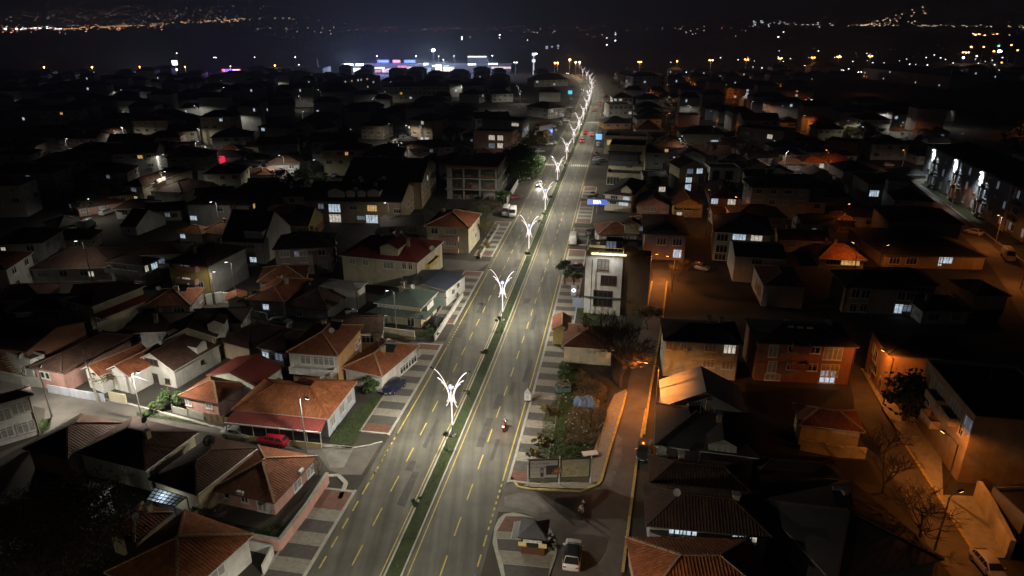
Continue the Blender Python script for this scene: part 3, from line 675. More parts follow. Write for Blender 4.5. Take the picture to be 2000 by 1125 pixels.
def car_meshes(kind,col,blackroof=False):
    key=(kind,col,blackroof)
    if key in CM: return CM[key]
    wr,st,(c0,c1)=CARS[kind]; d={}; b=MB(); rings=[]
    for (y,zl,zb,zt,hb,ht) in st:
        half=[(hb*.9,zl),(hb*1.0,zl+.16),(hb*1.02,(zl+zb)/2+.05),(hb*.99,zb),(ht,zt-.03),(ht*.75,zt+.02)]
        rings.append([(x,y,z) for x,z in half]+[(-x,y,z) for x,z in reversed(half)])
    n=len(rings[0]); i0=len(b.v)
    for r_ in rings: b.v+=r_
    for k_ in range(len(rings)-1):
        for j in range(n):
            j2=(j+1)%n; roofp=blackroof and c0<=k_<c1 and j in(3,4,5,6,7)
            b.f.append((i0+k_*n+j,i0+k_*n+j2,i0+(k_+1)*n+j2,i0+(k_+1)*n+j)); b.m.append(1 if roofp else 0); b.uv.append(None)
    b.f.append(tuple(i0+j for j in reversed(range(n)))); b.f.append(tuple(i0+(len(rings)-1)*n+j for j in range(n))); b.m+=[0,0]; b.uv+=[None,None]
    me=b.mesh('body',[paint(col),M_glass]); me.polygons.foreach_set('use_smooth',[True]*len(me.polygons)); d['body']=me
    def P(k_,t,sx,push=.012):   # point on the side glass of station k_
        y,zl,zb,zt,hb,ht=st[k_]; x=hb*.99+(ht-hb*.99)*t; return (sx*(x+push),y,zb+(zt-.03-zb)*t)
    g=MB()
    for sx in(-1,1):
        if kind=='van': rng=[(4,5)]
        else: rng=[(k_,k_+1) for k_ in range(c0,c1)]
        for a,c in rng:
            def lerp(p,q,t): return tuple(p[i]+(q[i]-p[i])*t for i in range(3))
            A,B,C,D=P(a,.15,sx),P(c,.15,sx),P(c,.9,sx),P(a,.9,sx); g.poly([lerp(A,B,.05),lerp(A,B,.95),lerp(D,C,.95),lerp(D,C,.05)])
        # quarter panes
        if kind!='van':
            g.poly([P(c1,.15,sx),P(c1+1,.3,sx,.02),P(c1,.85,sx)])
            g.poly([P(c0,.15,sx),P(c0,.85,sx),P(c0-1,.3,sx,.02)])
    d['side_window']=g.mesh('side_window',[M_glass])
    def screen(ka,kb):
        ya,_,zba,zta,hba,hta=st[ka]; yb,_,zbb,ztb,hbb,htb=st[kb]; s_=1 if yb>ya else -1
        m=MB(); e=.02*s_
        m.poly([(-hta*.92,ya+.10*(yb-ya)+e,zta-.10*(zta-ztb)+.02),(hta*.92,ya+.10*(yb-ya)+e,zta-.10*(zta-ztb)+.02),(htb*1.05,yb-.08*(yb-ya)+e,ztb+.08*(zta-ztb)+.025),(-htb*1.05,yb-.08*(yb-ya)+e,ztb+.08*(zta-ztb)+.025)]); return m.mesh('windscreen',[M_glass])
    d['windscreen']=screen(c1,c1+1); d['rear_window']=screen(c0,max(c0-1,0)) if kind!='van' else None
    m=MB(); m.tube([(-.1,0,0),(.1,0,0)],wr,14); d['wheel']=m.mesh('wheel',[M_tyre])
    m=MB(); m.tube([(-.108,0,0),(.108,0,0)],wr*.62,10); d['rim']=m.mesh('rim',[M_rim])
    L0,L1=st[0],st[-1]
    for nm,on in(('headlight',(M_headon,M_headoff)),('taillight',(M_tailon,M_tailoff))):
        for k_,mm in enumerate(on):
            m=MB(); m.box(-.17,-.07,-.07,.17,.07,.07); d[nm,k_]=m.mesh(nm,[mm])
    m=MB(); m.box(-.26,-.015,-.06,.26,.015,.06); d['plate']=m.mesh('number_plate',[M_plate])
    m=MB(); m.box(-.1,-.07,-.07,.1,.07,.07); d['mirror']=m.mesh('mirror',[paint(col)])
    CM[key]=d; return d
def car(kind,col,rear,front,label,on=0,group=None,world=False,blackroof=False,cat=None,beam=0,z0=.02):
    if world: a,b=Vector(rear),Vector(front)
    else: a,b=at(rear),at(front)
    d=(b-a).normalized(); c=(a+b)/2; M=car_meshes(kind,col,blackroof); wr,st,(c0,c1)=CARS[kind]
    o=empty({'van':'van','mini':'minivan','wagon':'estate_car'}.get(kind,'car'),(c.x,c.y,z0),math.atan2(-d.x,d.y),label,cat or ('van' if kind in('van','mini') else 'car'),group)
    bo=inst('body',M['body'],o); inst('side_window',M['side_window'],o); inst('windscreen',M['windscreen'],o)
    if M['rear_window']: inst('rear_window',M['rear_window'],o)
    W=st[len(st)//2][4]; L0,L1=st[1][0],st[-2][0]
    for sx in(-1,1):
        for y in(L0*.66,L1*.70):
            w_=inst('wheel',M['wheel'],o,(sx*(W-.09),y,wr)); inst('rim',M['rim'],w_)
        inst('headlight',M['headlight',0 if on else 1],o,(sx*st[-2][4]*.72,st[-1][0]-.09,st[-1][2]+.0))
        inst('taillight',M['taillight',0 if on else 1],o,(sx*st[1][4]*.74,st[0][0]+.05,st[0][2]-.02))
        inst('mirror',M['mirror'],o,(sx*(W+.08),st[c1+1][0]-.35,st[c1][2]+.06))
    inst('number_plate',M['plate'],o,(0,st[0][0]-.02,.5)); inst('number_plate',M['plate'],o,(0,st[-1][0]+.02,.45))
    if beam: add_light('SPOT',o,(0,st[-1][0]+.15,.75),beam,(1,.94,.85),rad(60),.8,(rad(82),0,0),.1,'headlight_beam')
    return o
# ---------------------------------------------------------------- trees and plants
M_bark=mat('bark',(.09,.065,.045),.95,.3,3,.5); M_leaf=mat('leaves_green',(.045,.085,.02),.7,.45,1.2); M_leafd=mat('leaves_dark',(.03,.045,.018),.75,.4,1.2); M_leafb=mat('leaves_brown',(.075,.055,.022),.8,.4,1.2); M_leafo=mat('leaves_yellowed',(.12,.10,.03),.8,.4,1.2)
def leaf_cloud(mb,c,rx,rz,n,size,rnd,shell=.35):
    cl=[]
    for i in range(max(6,n//90)):
        while 1:
            p=Vector((rnd.uniform(-1,1),rnd.uniform(-1,1),rnd.uniform(-1,1)))
            if shell<p.length<1: break
        cl.append((p,rnd.uniform(.18,.36)))
    for i in range(n):
        p,r_=rnd.choice(cl); q=p+Vector((rnd.gauss(0,r_*.6),rnd.gauss(0,r_*.6),rnd.gauss(0,r_*.5)))
        q=Vector((c[0]+q.x*rx,c[1]+q.y*rx,c[2]+q.z*rz)); s_=size*rnd.uniform(.6,1.4)
        a=Vector((rnd.gauss(0,1),rnd.gauss(0,1),rnd.gauss(0,.6))).normalized(); b=a.orthogonal().normalized()
        mb.poly([q-a*s_,q+b*s_*.55,q+a*s_,q-b*s_*.55])
def leafy_tree(loc,h,r_,n,label,m=None,size=.28,group=None,trunk_h=.35,cat='tree',name='tree',squash=.8):
    rnd=random.Random(int(loc[0]*31+loc[1]*17)); o=empty(name,(loc[0],loc[1],loc[2] if len(loc)>2 else 0),rnd.uniform(0,6),label,cat,group)
    t=MB(); tp=h*trunk_h; t.tube([(0,0,0),(rnd.uniform(-.1,.1)*r_,0,tp*.6),(0,rnd.uniform(-.1,.1)*r_,tp),(0,0,h*.75)],[.06*h**.8,.045*h**.8,.035*h**.8,.01*h],7)
    for k_ in range(6):
        a=rnd.uniform(0,6.28); z=tp*rnd.uniform(.8,1.3); t.tube([(0,0,z),(math.cos(a)*r_*.4,math.sin(a)*r_*.4,z+h*.15),(math.cos(a)*r_*.75,math.sin(a)*r_*.75,z+h*.25)],[.02*h**.8,.014*h**.8,.004*h],4,cap=False)
    t.build('trunk',M_bark,o)
    b=MB(); zc=(tp+h)/2; leaf_cloud(b,(0,0,zc),r_,(h-tp)/2*1.05,n,size,rnd); b.build('crown',m or M_leaf,o); return o
def bare_tree(loc,h,spread,label,depth=6,group=None,m=None,leaves=0,seed=0,name='bare_tree',kids=(2,3)):
    rnd=random.Random(int(loc[0]*31+loc[1]*17)+seed); o=empty(name,(loc[0],loc[1],0),0,label,'tree',group); t=MB(); b=MB(); tips=[]
    def grow(p,d,L,r_,k_):
        q=p+d*L*.5+Vector((rnd.gauss(0,.05),rnd.gauss(0,.05),rnd.gauss(0,.03)))*L; e=q+(d+Vector((rnd.gauss(0,.15),rnd.gauss(0,.15),rnd.gauss(0,.1)))).normalized()*L*.5
        (t if k_>=depth-1 else b).tube([p,q,e],[max(r_,h*.0017),max(r_*.85,h*.0016),max(r_*.68,h*.0013)],6 if k_>=depth-1 else 4 if k_>2 else 3,cap=False)
        if k_==0: tips.append(e); return
        for i in range(rnd.randint(*kids)+(1 if k_==depth else 0)):
            a=rnd.uniform(0,6.28); nd=(d*rnd.uniform(.5,1.)+Vector((math.cos(a),math.sin(a),rnd.uniform(-.1,.35)))*spread).normalized()
            grow(e if i<2 else q,nd,L*rnd.uniform(.62,.85),r_*.66,k_-1)
    grow(Vector((0,0,0)),Vector((rnd.gauss(0,.05),rnd.gauss(0,.05),1)).normalized(),h*.27,h*.015,depth)
    t.build('trunk',m or M_bark,o); b.build('crown',m or M_bark,o)
    if leaves:
        l=MB()
        for e in tips:
            for i in range(leaves):
                q=e+Vector((rnd.gauss(0,.25),rnd.gauss(0,.25),rnd.gauss(0,.25))); a=Vector((rnd.gauss(0,1),rnd.gauss(0,1),rnd.gauss(0,1))).normalized(); c=a.orthogonal().normalized(); l.poly([q-a*.12,q+c*.07,q+a*.12,q-c*.07])
        l.build('leaves',M_leafo,o)
    return o
def bush(p,r_,h,n,label,m=None,size=.16,group=None,cat='bush',world=False):
    P=Vector((*p,0)) if world else at(p); rnd=random.Random(int(P.x*37+P.y*11)); o=empty('bush',(P.x,P.y,0),0,label,cat,group)
    t=MB()
    for k_ in range(5):
        a=rnd.uniform(0,6.28); t.tube([(0,0,0),(math.cos(a)*r_*.5,math.sin(a)*r_*.5,h*.6)],[.05,.015],4,cap=False)
    t.build('stems',M_bark,o); b=MB(); leaf_cloud(b,(0,0,h*.52),r_,h*.5,n,size,rnd,.1); b.build('foliage',m or M_leaf,o); return o
def tufts(name,poly,n,h,m,rnd,label=None,z=.02):
    """grass: many upright blades inside a polygon of ground points, one mass"""
    xs=[p.x for p in poly];ys=[p.y for p in poly]; mb=MB(); k_=0
    def inside(x,y):
        c=False
        for a,b in zip(poly,poly[1:]+poly[:1]):
            if (a.y>y)!=(b.y>y) and x<(b.x-a.x)*(y-a.y)/(b.y-a.y)+a.x: c=not c
        return c
    while k_<n:
        x=rnd.uniform(min(xs),max(xs)); y=rnd.uniform(min(ys),max(ys))
        if not inside(x,y): continue
        k_+=1
        for j in range(3):
            a=rnd.uniform(0,6.28); l=h*rnd.uniform(.5,1.4); dx,dy=math.cos(a),math.sin(a); w_=l*.16
            mb.poly([(x-dy*w_,y+dx*w_,z),(x+dy*w_,y-dx*w_,z),(x+dx*l*.7,y+dy*l*.7,z+l)])
    o=mb.build(name,m); o['kind']='stuff'
    if label: o['label']=label
    return o
def wall_run(name,label,pts,h,th=.25,m=None,cat='wall',capm=None,world=False,posts=False,panel=0):
    P=[Vector((*p,0)) if world else at(p) for p in pts]; o=empty(name,P[0],0,label,cat); b=MB(); c=MB(); Z=P[0]; np_=0
    for A,B in zip(P,P[1:]):
        A,B=A-Z,B-Z; L=(B-A).length; n=max(1,int(L/panel)) if panel else 1
        for i in range(n):
            p,q=A+(B-A)*(i/n),A+(B-A)*((i+1)/n)
            if panel:
                pb=MB(); pb.bar((p.x,p.y,h/2),(*(p+(q-p)*.97).xy,h/2),th,h); pb.build('panel',m,o)
                pb=MB(); pb.bar((p.x,p.y,0),(p.x,p.y,h+.15),th*1.8,th*1.8); pb.build('post',M_conc,o)
            else: b.bar((p.x,p.y,h/2),(q.x,q.y,h/2),th,h)
        if capm: c.bar((A.x,A.y,h+.04),(B.x,B.y,h+.04),th+.1,.08)
    if b.v: b.build('wall',m or wallm('white'),o)
    if c.v: c.build('coping',capm,o)
    return o
TEXTS=[]
def text(s_,size,m,parent,loc,rot,ext=.02,name='lettering',align='CENTER'):
    cu=bpy.data.curves.new(name,'FONT'); cu.body=s_; cu.size=size; cu.align_x=align; cu.align_y='CENTER'; cu.extrude=ext; cu.materials.append(m)
    o=bpy.data.objects.new(name,cu); TEXTS.append(o); COL.objects.link(o); o.parent=parent; o.location=loc; o.rotation_euler=rot; return o
# ---------------------------------------------------------------- people
def person(loc,rz,label,top,legs,pose='walk',skin=(.35,.2,.14),hair=(.02,.015,.01),parent=None):
    o=empty('person',loc,rz,label,'person')
    def skin_mesh(name,V,E,rad_,m,sub=1):
        me=bpy.data.meshes.new(name); me.from_pydata(V,E,[]); ob=bpy.data.objects.new(name,me); COL.objects.link(ob); ob.parent=o; me.materials.append(m)
        md=ob.modifiers.new('skin','SKIN'); md.use_smooth_shade=True
        for i,r_ in enumerate(rad_): me.skin_vertices[0].data[i].radius=(r_,r_) if not isinstance(r_,tuple) else r_; 
        me.skin_vertices[0].data[0].use_root=True
        sb=ob.modifiers.new('sub','SUBSURF'); sb.levels=sub; sb.render_levels=sub; return ob
    st=.28 if pose=='walk' else .08; sit=pose=='ride'
    if sit:
        hz=.85; V=[(0,0,hz),(0,.12,1.1),(0,.22,1.36),(0,.28,1.5)]
        arms=[((-.2,.2,1.36),(-.3,.42,1.15),(-.3,.68,1.05)),((.2,.2,1.36),(.3,.42,1.15),(.3,.68,1.05))]
        lg=[((-.12,0,.82),(-.2,.42,.72),(-.16,.3,.28),(-.16,.42,.26)),((.12,0,.82),(.2,.42,.72),(.16,.3,.28),(.16,.42,.26))]
        hd=(0,.33,1.64)
    else:
        hz=.93; V=[(0,0,hz),(0,.02,1.15),(0,.0,1.4),(0,.01,1.5)]
        arms=[((-.2,0,1.4),(-.26,-.06,1.14),(-.25,.08,.92)),((.2,0,1.4),(.26,.02,1.14),(.25,.14,.94))]
        lg=[((-.1,0,.88),(-.11,st*.5,.5),(-.11,st*.6,.09),(-.11,st*.6+.14,.04)),((.1,0,.88),(.11,-st*.1,.48),(.11,-st,.12),(.11,-st+.13,.05))]
        hd=(0,.03,1.64)
    E=[(0,1),(1,2),(2,3)]; Rr=[(.15,.11),(.145,.1),(.17,.1),(.065,.065)]
    for A in arms:
        i=len(V); V=V+list(A); E+=[(2,i),(i,i+1),(i+1,i+2)]; Rr+=[.075,.055,.042]
    body_v,body_e,body_r=list(V),list(E),[tuple(k*.86 for k in q) if isinstance(q,tuple) else q*.86 for q in Rr]
    skin_mesh('jacket',V,E,Rr,top)
    V=[(0,0,hz-.02)]; E=[]; Rr=[(.15,.11)]
    for A in lg:
        i=len(V); V=V+list(A); E+=[(0,i),(i,i+1),(i+1,i+2),(i+2,i+3)]; Rr+=[.1,.072,.055,.045]
    skin_mesh('trousers',V,E,Rr,legs)
    sk=mat('skin_tone',skin,.6,.05)
    for A in lg:
        i=len(body_v); body_v+=list(A[:3]); body_e+=[(0,i),(i,i+1),(i+1,i+2)]; body_r+=[.085,.06,.045]
    i=len(body_v); body_v+=[(hd[0],hd[1]-.02,hd[2]-.13),(hd[0],hd[1],hd[2]-.04),(hd[0],hd[1]+.005,hd[2]+.05),(hd[0],hd[1]-.005,hd[2]+.1),(hd[0],hd[1]+.1,hd[2]-.03)]
    body_e+=[(3,i),(i,i+1),(i+1,i+2),(i+2,i+3),(i+1,i+4)]; body_r+=[.05,.085,.09,.06,.02]
    skin_mesh('body',body_v,body_e,body_r,sk,2)
    V=[(hd[0],hd[1]-.05,hd[2]+.0),(hd[0],hd[1]-.03,hd[2]+.09),(hd[0],hd[1]+.03,hd[2]+.11)]
    skin_mesh('hair',V,[(0,1),(1,2)],[.085,.09,.06],mat('hair_dark',hair,.7,0))
    for A in arms:
        q=Vector(A[2]); h=MB(); h.bar(q+Vector((0,0,.02)),q+Vector((0,.02,-.08)),.075,.035)
        for j in range(4): h.tube([q+Vector((-.03+j*.02,.02,-.08)),q+Vector((-.03+j*.02,.035,-.13)),q+Vector((-.03+j*.02,.02,-.16-.01*(j in(1,2)))) ],[.009,.009,.007],4)
        h.tube([q+Vector((.03,.02,-.02)),q+Vector((.05,.05,-.07)),q+Vector((.045,.06,-.1))],.01,4); h.build('hand',sk,o)
    for A in lg:
        f=Vector(A[3]); s_=MB(); s_.box(f.x-.045,f.y-.18,f.z-.04,f.x+.045,f.y+.08,f.z+.04); s_.build('shoe',M_dark,o)
    return o
# ---------------------------------------------------------------- houses beside the avenue and in front, one by one
h=House
DG=dict
# --- left, foreground
x=h('pink single-storey house with pyramid tiled roof inside a pink yard wall',B_(35,540),B_(470,632),B_(778,318),(B_(474,640),B_(480,745)),'hip','pink','brown',rib=True,chim=0,wins=[('a',B_(150,578),.7,.7,'d'),('a',B_(270,605),.8,.8,'d'),('a',B_(390,655),1.2,1.2,'c'),('b',B_(625,500),1.5,1.4,'c'),('b',B_(712,425),1.3,1.4,'c')])
x.dish(B_(437,668),.45,2.2); 
b=MB(); b.box(-.5,-.5,0,.5,.5,.05); 
acu=MB(); acu.box(-.4,-.16,-.28,.4,.16,.28); acu.lathe([(.2,-.01),(.2,.0)],10)
ACM=acu.mesh('air_conditioner',[M_dish])
inst('air_conditioner',ACM,x.root,x.loc('b',-1.2,.25,2.2),x.frz(x.fr('b')[1]))
inst('air_conditioner',ACM,x.root,x.loc('a',.3,.25,2.3),x.frz(x.fr('a')[1]))
wall_run('yard_wall','low pink plastered wall with pale coping round the yard of the pink house',[B_(835,495),B_(690,720),B_(515,955),B_(280,912),B_(180,880)],1.45,.28,wallm('pink'),'wall',M_kerb)
x=h('single-storey white house with orange-brown tiled roof and pale mortared hips at the bottom edge',A_(700,1100),A_(1199,1310),A_(1685,830),3.4,'hip','white','rust',rib=True,chim=0,wins=[('b',A_(1470,1085),1.6,1.3,'c')])
x.balcony('b',None,3.2,1.15,1.3,wallm('white'),al=x.hy*.45)
wall_run('yard_wall','white yard wall with arched iron gate beside the orange tiled corner house',[B_(275,940),B_(465,985),B_(400,1120)],1.3,.2,wallm('white'),'wall')
x=h('low house with weathered brown hip roof behind the orange tiled corner house',A_(690,820),A_(905,900),A_(1185,700),3.0,'hip','tan','brown',rib=True,chim=1)
x=h('dark green roofed house with a strip of white wall and small dark windows',A_(400,640),A_(590,672),A_(806,518),3.6,'gable','white','darkgreen',pitch=.3,chim=0,ax='b',wins=[('b',A_(645,655),.8,.8,'d'),('b',A_(690,630),.8,.8,'d'),('b',A_(740,605),.8,.8,'d')])
x=h('long dark red-brown hip-roofed house beside the left street',A_(150,262),A_(455,335),A_(852,92),3.2,'hip','brown','dark',rib=True,chim=0)
x=h('dark brown hip-roofed house with bright gutter line and a cream shed wall',A_(505,292),A_(985,415),A_(1352,153),3.3,'hip','cream','dark',rib=True,chim=1,wins=[('a',A_(850,385),1.0,.9,'c')])
b=MB(); b.tube([(-x.hx,-x.sg*x.hy-.0,x.z-.03),(-x.hx,x.sg*x.hy,x.z-.03)],.07,5); b.build('gutter',M_frame,x.root)
x=h('black-brown roofed house with one satellite dish between the two tiled roofs',A_(1000,470),A_(1332,578),A_(1726,256),3.4,'hip','tan','dark',pitch=.3,rib=True,chim=0)
x.dish(A_(1415,212),.75,4.2); b=MB(); b.tube([(-x.hx,-x.sg*x.hy,x.z-.03),(-x.hx,x.sg*x.hy,x.z-.03)],.07,5); b.build('gutter',M_frame,x.root)
x=h('pale grey two-storey apartment block with white framed windows at the left edge',F_(-420,1010),F_(243,828),F_(272,795),(F_(243,830),F_(245,1120)),'hip','white','dark',pitch=.35,chim=0,wins=[('a',F_(150,925),1.9,1.5,'c'),('a',F_(188,1065),1.9,1.5,'c'),('a',F_(10,985),1.9,1.5,'c'),('a',F_(30,1110),1.9,1.4,'c')])
x=h('white gabled house with black roof and a dormer on its long lit wall',F_(962,590),F_(1272,657),F_(1632,462),(F_(1275,665),F_(1295,798)),'gable','white','dark',pitch=.55,ovh=.25,ax='a',chim=0,brown=True,wins=[('a',F_(1110,588),2.4,.9,'d',True),('a',F_(1128,712),1.7,1.5,'d'),('a',F_(1030,690),.9,.9,'d'),('a',F_(1228,730),.8,.8,'d'),('b',F_(1482,588),.5,.5,'d')])
x.dormer(F_(1480,490),2.0,3,1.9,'b',kind='',al=0,z=x.z-.2)
x=h('dark roofed house with a small pale dormer behind the white gabled house',F_(1180,440),F_(1590,410),G_(302,268),4.6,'gable','cream','dark',pitch=.5,ax='a',chim=0)
x.dormer(F_(1582,345),2.4,3,2.0,'a',z=4.6); x.dormer(F_(1285,385),2.2,3,1.4,'a',kind='',z=4.4)
x=h('low house with wine red metal gable roof and pale gable end',G_(10,685),G_(368,765),G_(556,616),3.3,'gable','mint','redmetal',pitch=.3,ovh=.3,ax='a',rib=True,chim=0)
x=h('small pink house with orange-brown hip roof and weedy front garden',F_(1308,833),F_(1592,893),G_(318,742),2.9,'hip','pink','clay',rib=True,chim=0,wins=[('a',F_(1530,908),1.0,.8,'c'),('a',F_(1380,885),.9,.8,'c')])
# L-shaped light blue house
def lhouse():
    z=3.2; A,B,C=at(G_(196,935),z),at(G_(905,1005),z),at(G_(1240,742),z)
    u=(A-B); a=u.length; u.normalize(); v=Vector((-u.y,u.x,0)); v=v if v.dot(C-B)>0 else -v; c=(C-B).dot(v); wd=8.6
    rz=math.atan2(u.y,u.x); o=empty('house',(B.x,B.y,0),rz,'long light blue single-storey house with L-shaped clay roof and glazed veranda','house'); sg=1 if v.dot(Vector((-u.y,u.x,0)))>0 else -1
    HOUSES.append((B.x-a*.3,B.y+c*.4,max(a,c)*.6))
    def p(x,y,zz=z): return Vector((x,sg*y,zz))
    h_=wd/2*.45; pts=dict(A=p(a,0),B=p(0,0),C=p(0,c),C2=p(wd,c),I=p(wd,wd),A2=p(a,wd),RA=p(a-wd/2,wd/2,z+h_),RB=p(wd/2,wd/2,z+h_),RC=p(wd/2,c-wd/2,z+h_))
    rf=MB(); rb=MB(); g=pts
    for F in([g['A'],g['B'],g['RB'],g['RA']],[g['B'],g['C'],g['RC'],g['RB']],[g['C'],g['C2'],g['RC']],[g['C2'],g['I'],g['RB'],g['RC']],[g['I'],g['A2'],g['RA'],g['RB']],[g['A2'],g['A'],g['RA']]):
        rf.poly(F,0,faceuv(F)); ribs(rb,F)
    ro=rf.build('roof',roofm('rust'),o); t=rb.build('tile_courses',roofm('rust'),ro); t['kind']='stuff'
    cp=MB()
    for q,r_ in(('RA','RB'),('RB','RC'),('RB','B'),('RA','A'),('RC','C')): caps(cp,g[q],g[r_])
    cp.build('ridge_caps',roofm('clay'),ro)
    ea=MB(); ea.prism([g[k_].xy for k_ in('A','B','C','C2','I','A2')],z-.16,z-.01); ea.build('eaves',M_fasciaw,ro)
    wl=MB(); e=.4; wl.prism([p(a-e,e).xy,p(e,e).xy,p(e,c-e).xy,p(wd-e,c-e).xy,p(wd-e,wd-e).xy,p(a-e,wd-e).xy],0,z-.165); wl.build('wall',wallm('blue'),o)
    for k_,y in enumerate((c*.2,c*.5,c*.78)): window(o,p(e,y,1.75),-math.pi/2,1.4 if k_ else 1.2,1.5,'c')
    # veranda: sheet roof, low stone wall, posts, glazing
    P=[p(a-.2,-2.3,2.55),p(.1,-2.3,2.55),p(.3,.35,3.12),p(a-.4,.35,3.12)]; vr=MB(); vr.poly(P,0,faceuv(P)); ribs(vr,P,.4,.12,.07); vr.poly([q-Vector((0,0,.08)) for q in P]); vr.build('veranda_roof',roofm('redmetal'),o)
    gb=MB(); gb.bar(P[0],P[1],.14,.16); gb.build('gutter',M_frame,o)
    lw=MB(); lw.bar(p(a-.3,-2.1,.4),p(.3,-2.1,.4),.25,.8); lw.build('stone_wall',wallm('stone'),o)
    n=7
    for i in range(n+1):
        x_=.3+(a-.6)*i/n; pm=MB(); pm.bar(p(x_,-2.1,.8),p(x_,-2.1,2.5),.1,.1); pm.build('post',M_frame,o)
        if 0<i<=n-1: gm=MB(); gm.poly([p(x_+.06,-2.1,.82),p(.3+(a-.6)*(i-1)/n+(-0.06),-2.1,.82),p(.3+(a-.6)*(i-1)/n-.06,-2.1,2.45),p(x_+.06,-2.1,2.45)]); gm.build('pane',M_glass,o)
lhouse()
x=h('white walled house with hip roof of clay tiles and shuttered roadside front',G_(997,632),G_(1300,697),G_(1584,468),3.0,'hip','white','clay',rib=True,chim=1,wins=[('b',G_(1470,625),3.2,1.1,'d'),('b',G_(1545,560),2.4,1.1,'d')])
x=h('two-storey orange side-walled house with brown tiled roof and cluttered balconies',G_(592,516),G_(975,543),G_(1248,325),5.9,'hip','orange','clay',rib=True,chim=1,wins=[('b',G_(1130,430),.8,.9,'d'),('b',G_(1110,470),.9,1.0,'d'),('a',G_(835,640),1.6,1.4,'d'),('a',G_(900,570),1.6,1.,'c'),('a',G_(760,640),1.,1.5,'d')])
q=MB(); q.box(-x.hx+.3,-.12,2.9,x.hx-.3,0,5.6); o=inst('front_wall',q.mesh('front_wall',[wallm('white')]),x.root,x.loc('a',0,.02,0),x.frz(x.fr('a')[1]))
x.balcony('a',None,2*x.hx-1.2,2.9,1.3,wallm('white'),al=0)
for k_ in(-.6,-.2,.3): window(x.root,x.loc('a',k_*x.hx,.15,4.7),x.frz(x.fr('a')[1]),1.5,1.3,'c')
x.dish(G_(865,715),.5,3.4); x.dish(G_(945,685),.5,3.4)
x=h('low dark hip-roofed house between the wine red roof and the black dormer roof',G_(90,430),G_(320,490),G_(595,335),3.2,'hip','tan','dark',rib=True,chim=0)
x=h('dark hip-roofed house with pale left hip line and one cool lit window',G_(378,480),G_(605,525),G_(802,372),3.4,'hip','grey','dark',rib=True,chim=0,wins=[('a',G_(418,535),1.2,1.2,'w'),('a',G_(543,552),1.4,1.2,'m')])
x.dish(G_(620,325),.5,4.2)
x=h('grey unplastered two-room house with brown pyramid roof and bare yard',G_(578,170),G_(905,210),G_(1108,75),(G_(905,215),G_(905,300)),'hip','grey','dark',pitch=.4,chim=0,wins=[('a',G_(845,235),.9,.9,'c'),('a',G_(700,290),1,1.2,'d')])
x=h('pale shed with light grey metal hip roof among dark roofs',L_(835,968),L_(1118,1000),L_(1200,945),4.2,'hip','white','metal',pitch=.25,chim=0)
x=h('two-storey cream house with green ribbed metal roof and green lean-to strip',G_(1235,155),G_(1588,195),G_(1735,72),(G_(1585,197),G_(1588,352)),'hip','cream','green',pitch=.35,rib=True,chim=2,wins=[('a',G_(1300,185),1.2,1.2,'c'),('a',G_(1405,200),1.2,1.2,'c'),('a',G_(1320,310),1.3,1.3,'c'),('a',G_(1510,320),1.3,1.5,'d'),('b',G_(1660,250),1.2,1.,'d'),('b',G_(1655,120),1,1.,'c')])
x.skirt(2.6,1.6,'green'); x.balcony('b',None,3.,3.1,.9,wallm('white'),al=-x.hy*.3*-1)
x=h('white roadside building with navy metal roof behind the green roofed house',M_(-70,960),M_(268,1008),M_(388,890),(M_(270,1012),M_(270,1130)),'gable','white','navy',pitch=.15,ovh=.15,ax='a',chim=0,wins=[('b',M_(320,1010),1.2,1.,'d'),('b',M_(355,965),1.2,1.,'d'),('b',M_(345,1040),1.2,1.1,'d')])
x.dish(M_(60,935),1.0,7.6); x.dish(L_(1470,915),.6,7.8)
x=h('cream two-storey house with red metal roofs and a gabled dormer wing',L_(980,745),M_(60,800),M_(262,640),6.0,'hip','cream','redmetal',pitch=.35,rib=True,chim=1,wins=[('a',L_(1080,785),1.2,1.3,'c'),('a',L_(1175,795),1.2,1.3,'c'),('a',L_(1345,815),2.2,1.6,'c'),('a',L_(1460,815),.8,1.4,'d'),('a',L_(1505,818),.8,1.4,'d')])
x.dormer(L_(1350,725),4.0,5.,2.4,'a',wallm('cream'),'redmetal',z=5.9,pk=.45); x.balcony('b',None,6,3.2,1.1,wallm('yellow'),al=0); x.dish(M_(165,695),.6,7.2)
x=h('two-storey pale yellow house with red-brown hip roof and pink balcony bands',M_(105,530),M_(440,547),M_(527,440),(M_(440,550),M_(440,742)),'hip','cream','clay',pitch=.42,rib=True,chim=1,wins=[('a',M_(183,565),1.6,1.4,'d'),('a',M_(305,570),2.6,1.3,'c'),('a',M_(305,655),2.6,1.3,'c'),('a',M_(175,660),1.4,1.2,'d'),('b',M_(485,595),1.6,1.2,'d'),('b',M_(465,560),.9,.9,'d')])
x.balcony('a',M_(300,615),4.2,3.3,1.1,wallm('pink')); x.balcony('a',M_(300,700),4.2,.35,1.0,wallm('pink'))
b=MB(); b.box(-1.3,-.55,.1,1.3,.55,.22); b.tube([(-1.2,.5,.35),(1.2,.5,.35)],.25,8,1); o=inst('solar_heater',b.mesh('solar_heater',[M_glass,M_steel]),x.root,(0,-x.sg*x.hy*.4,x.z+1.0),0); o.rotation_euler=(rad(25)*x.sg,0,0)
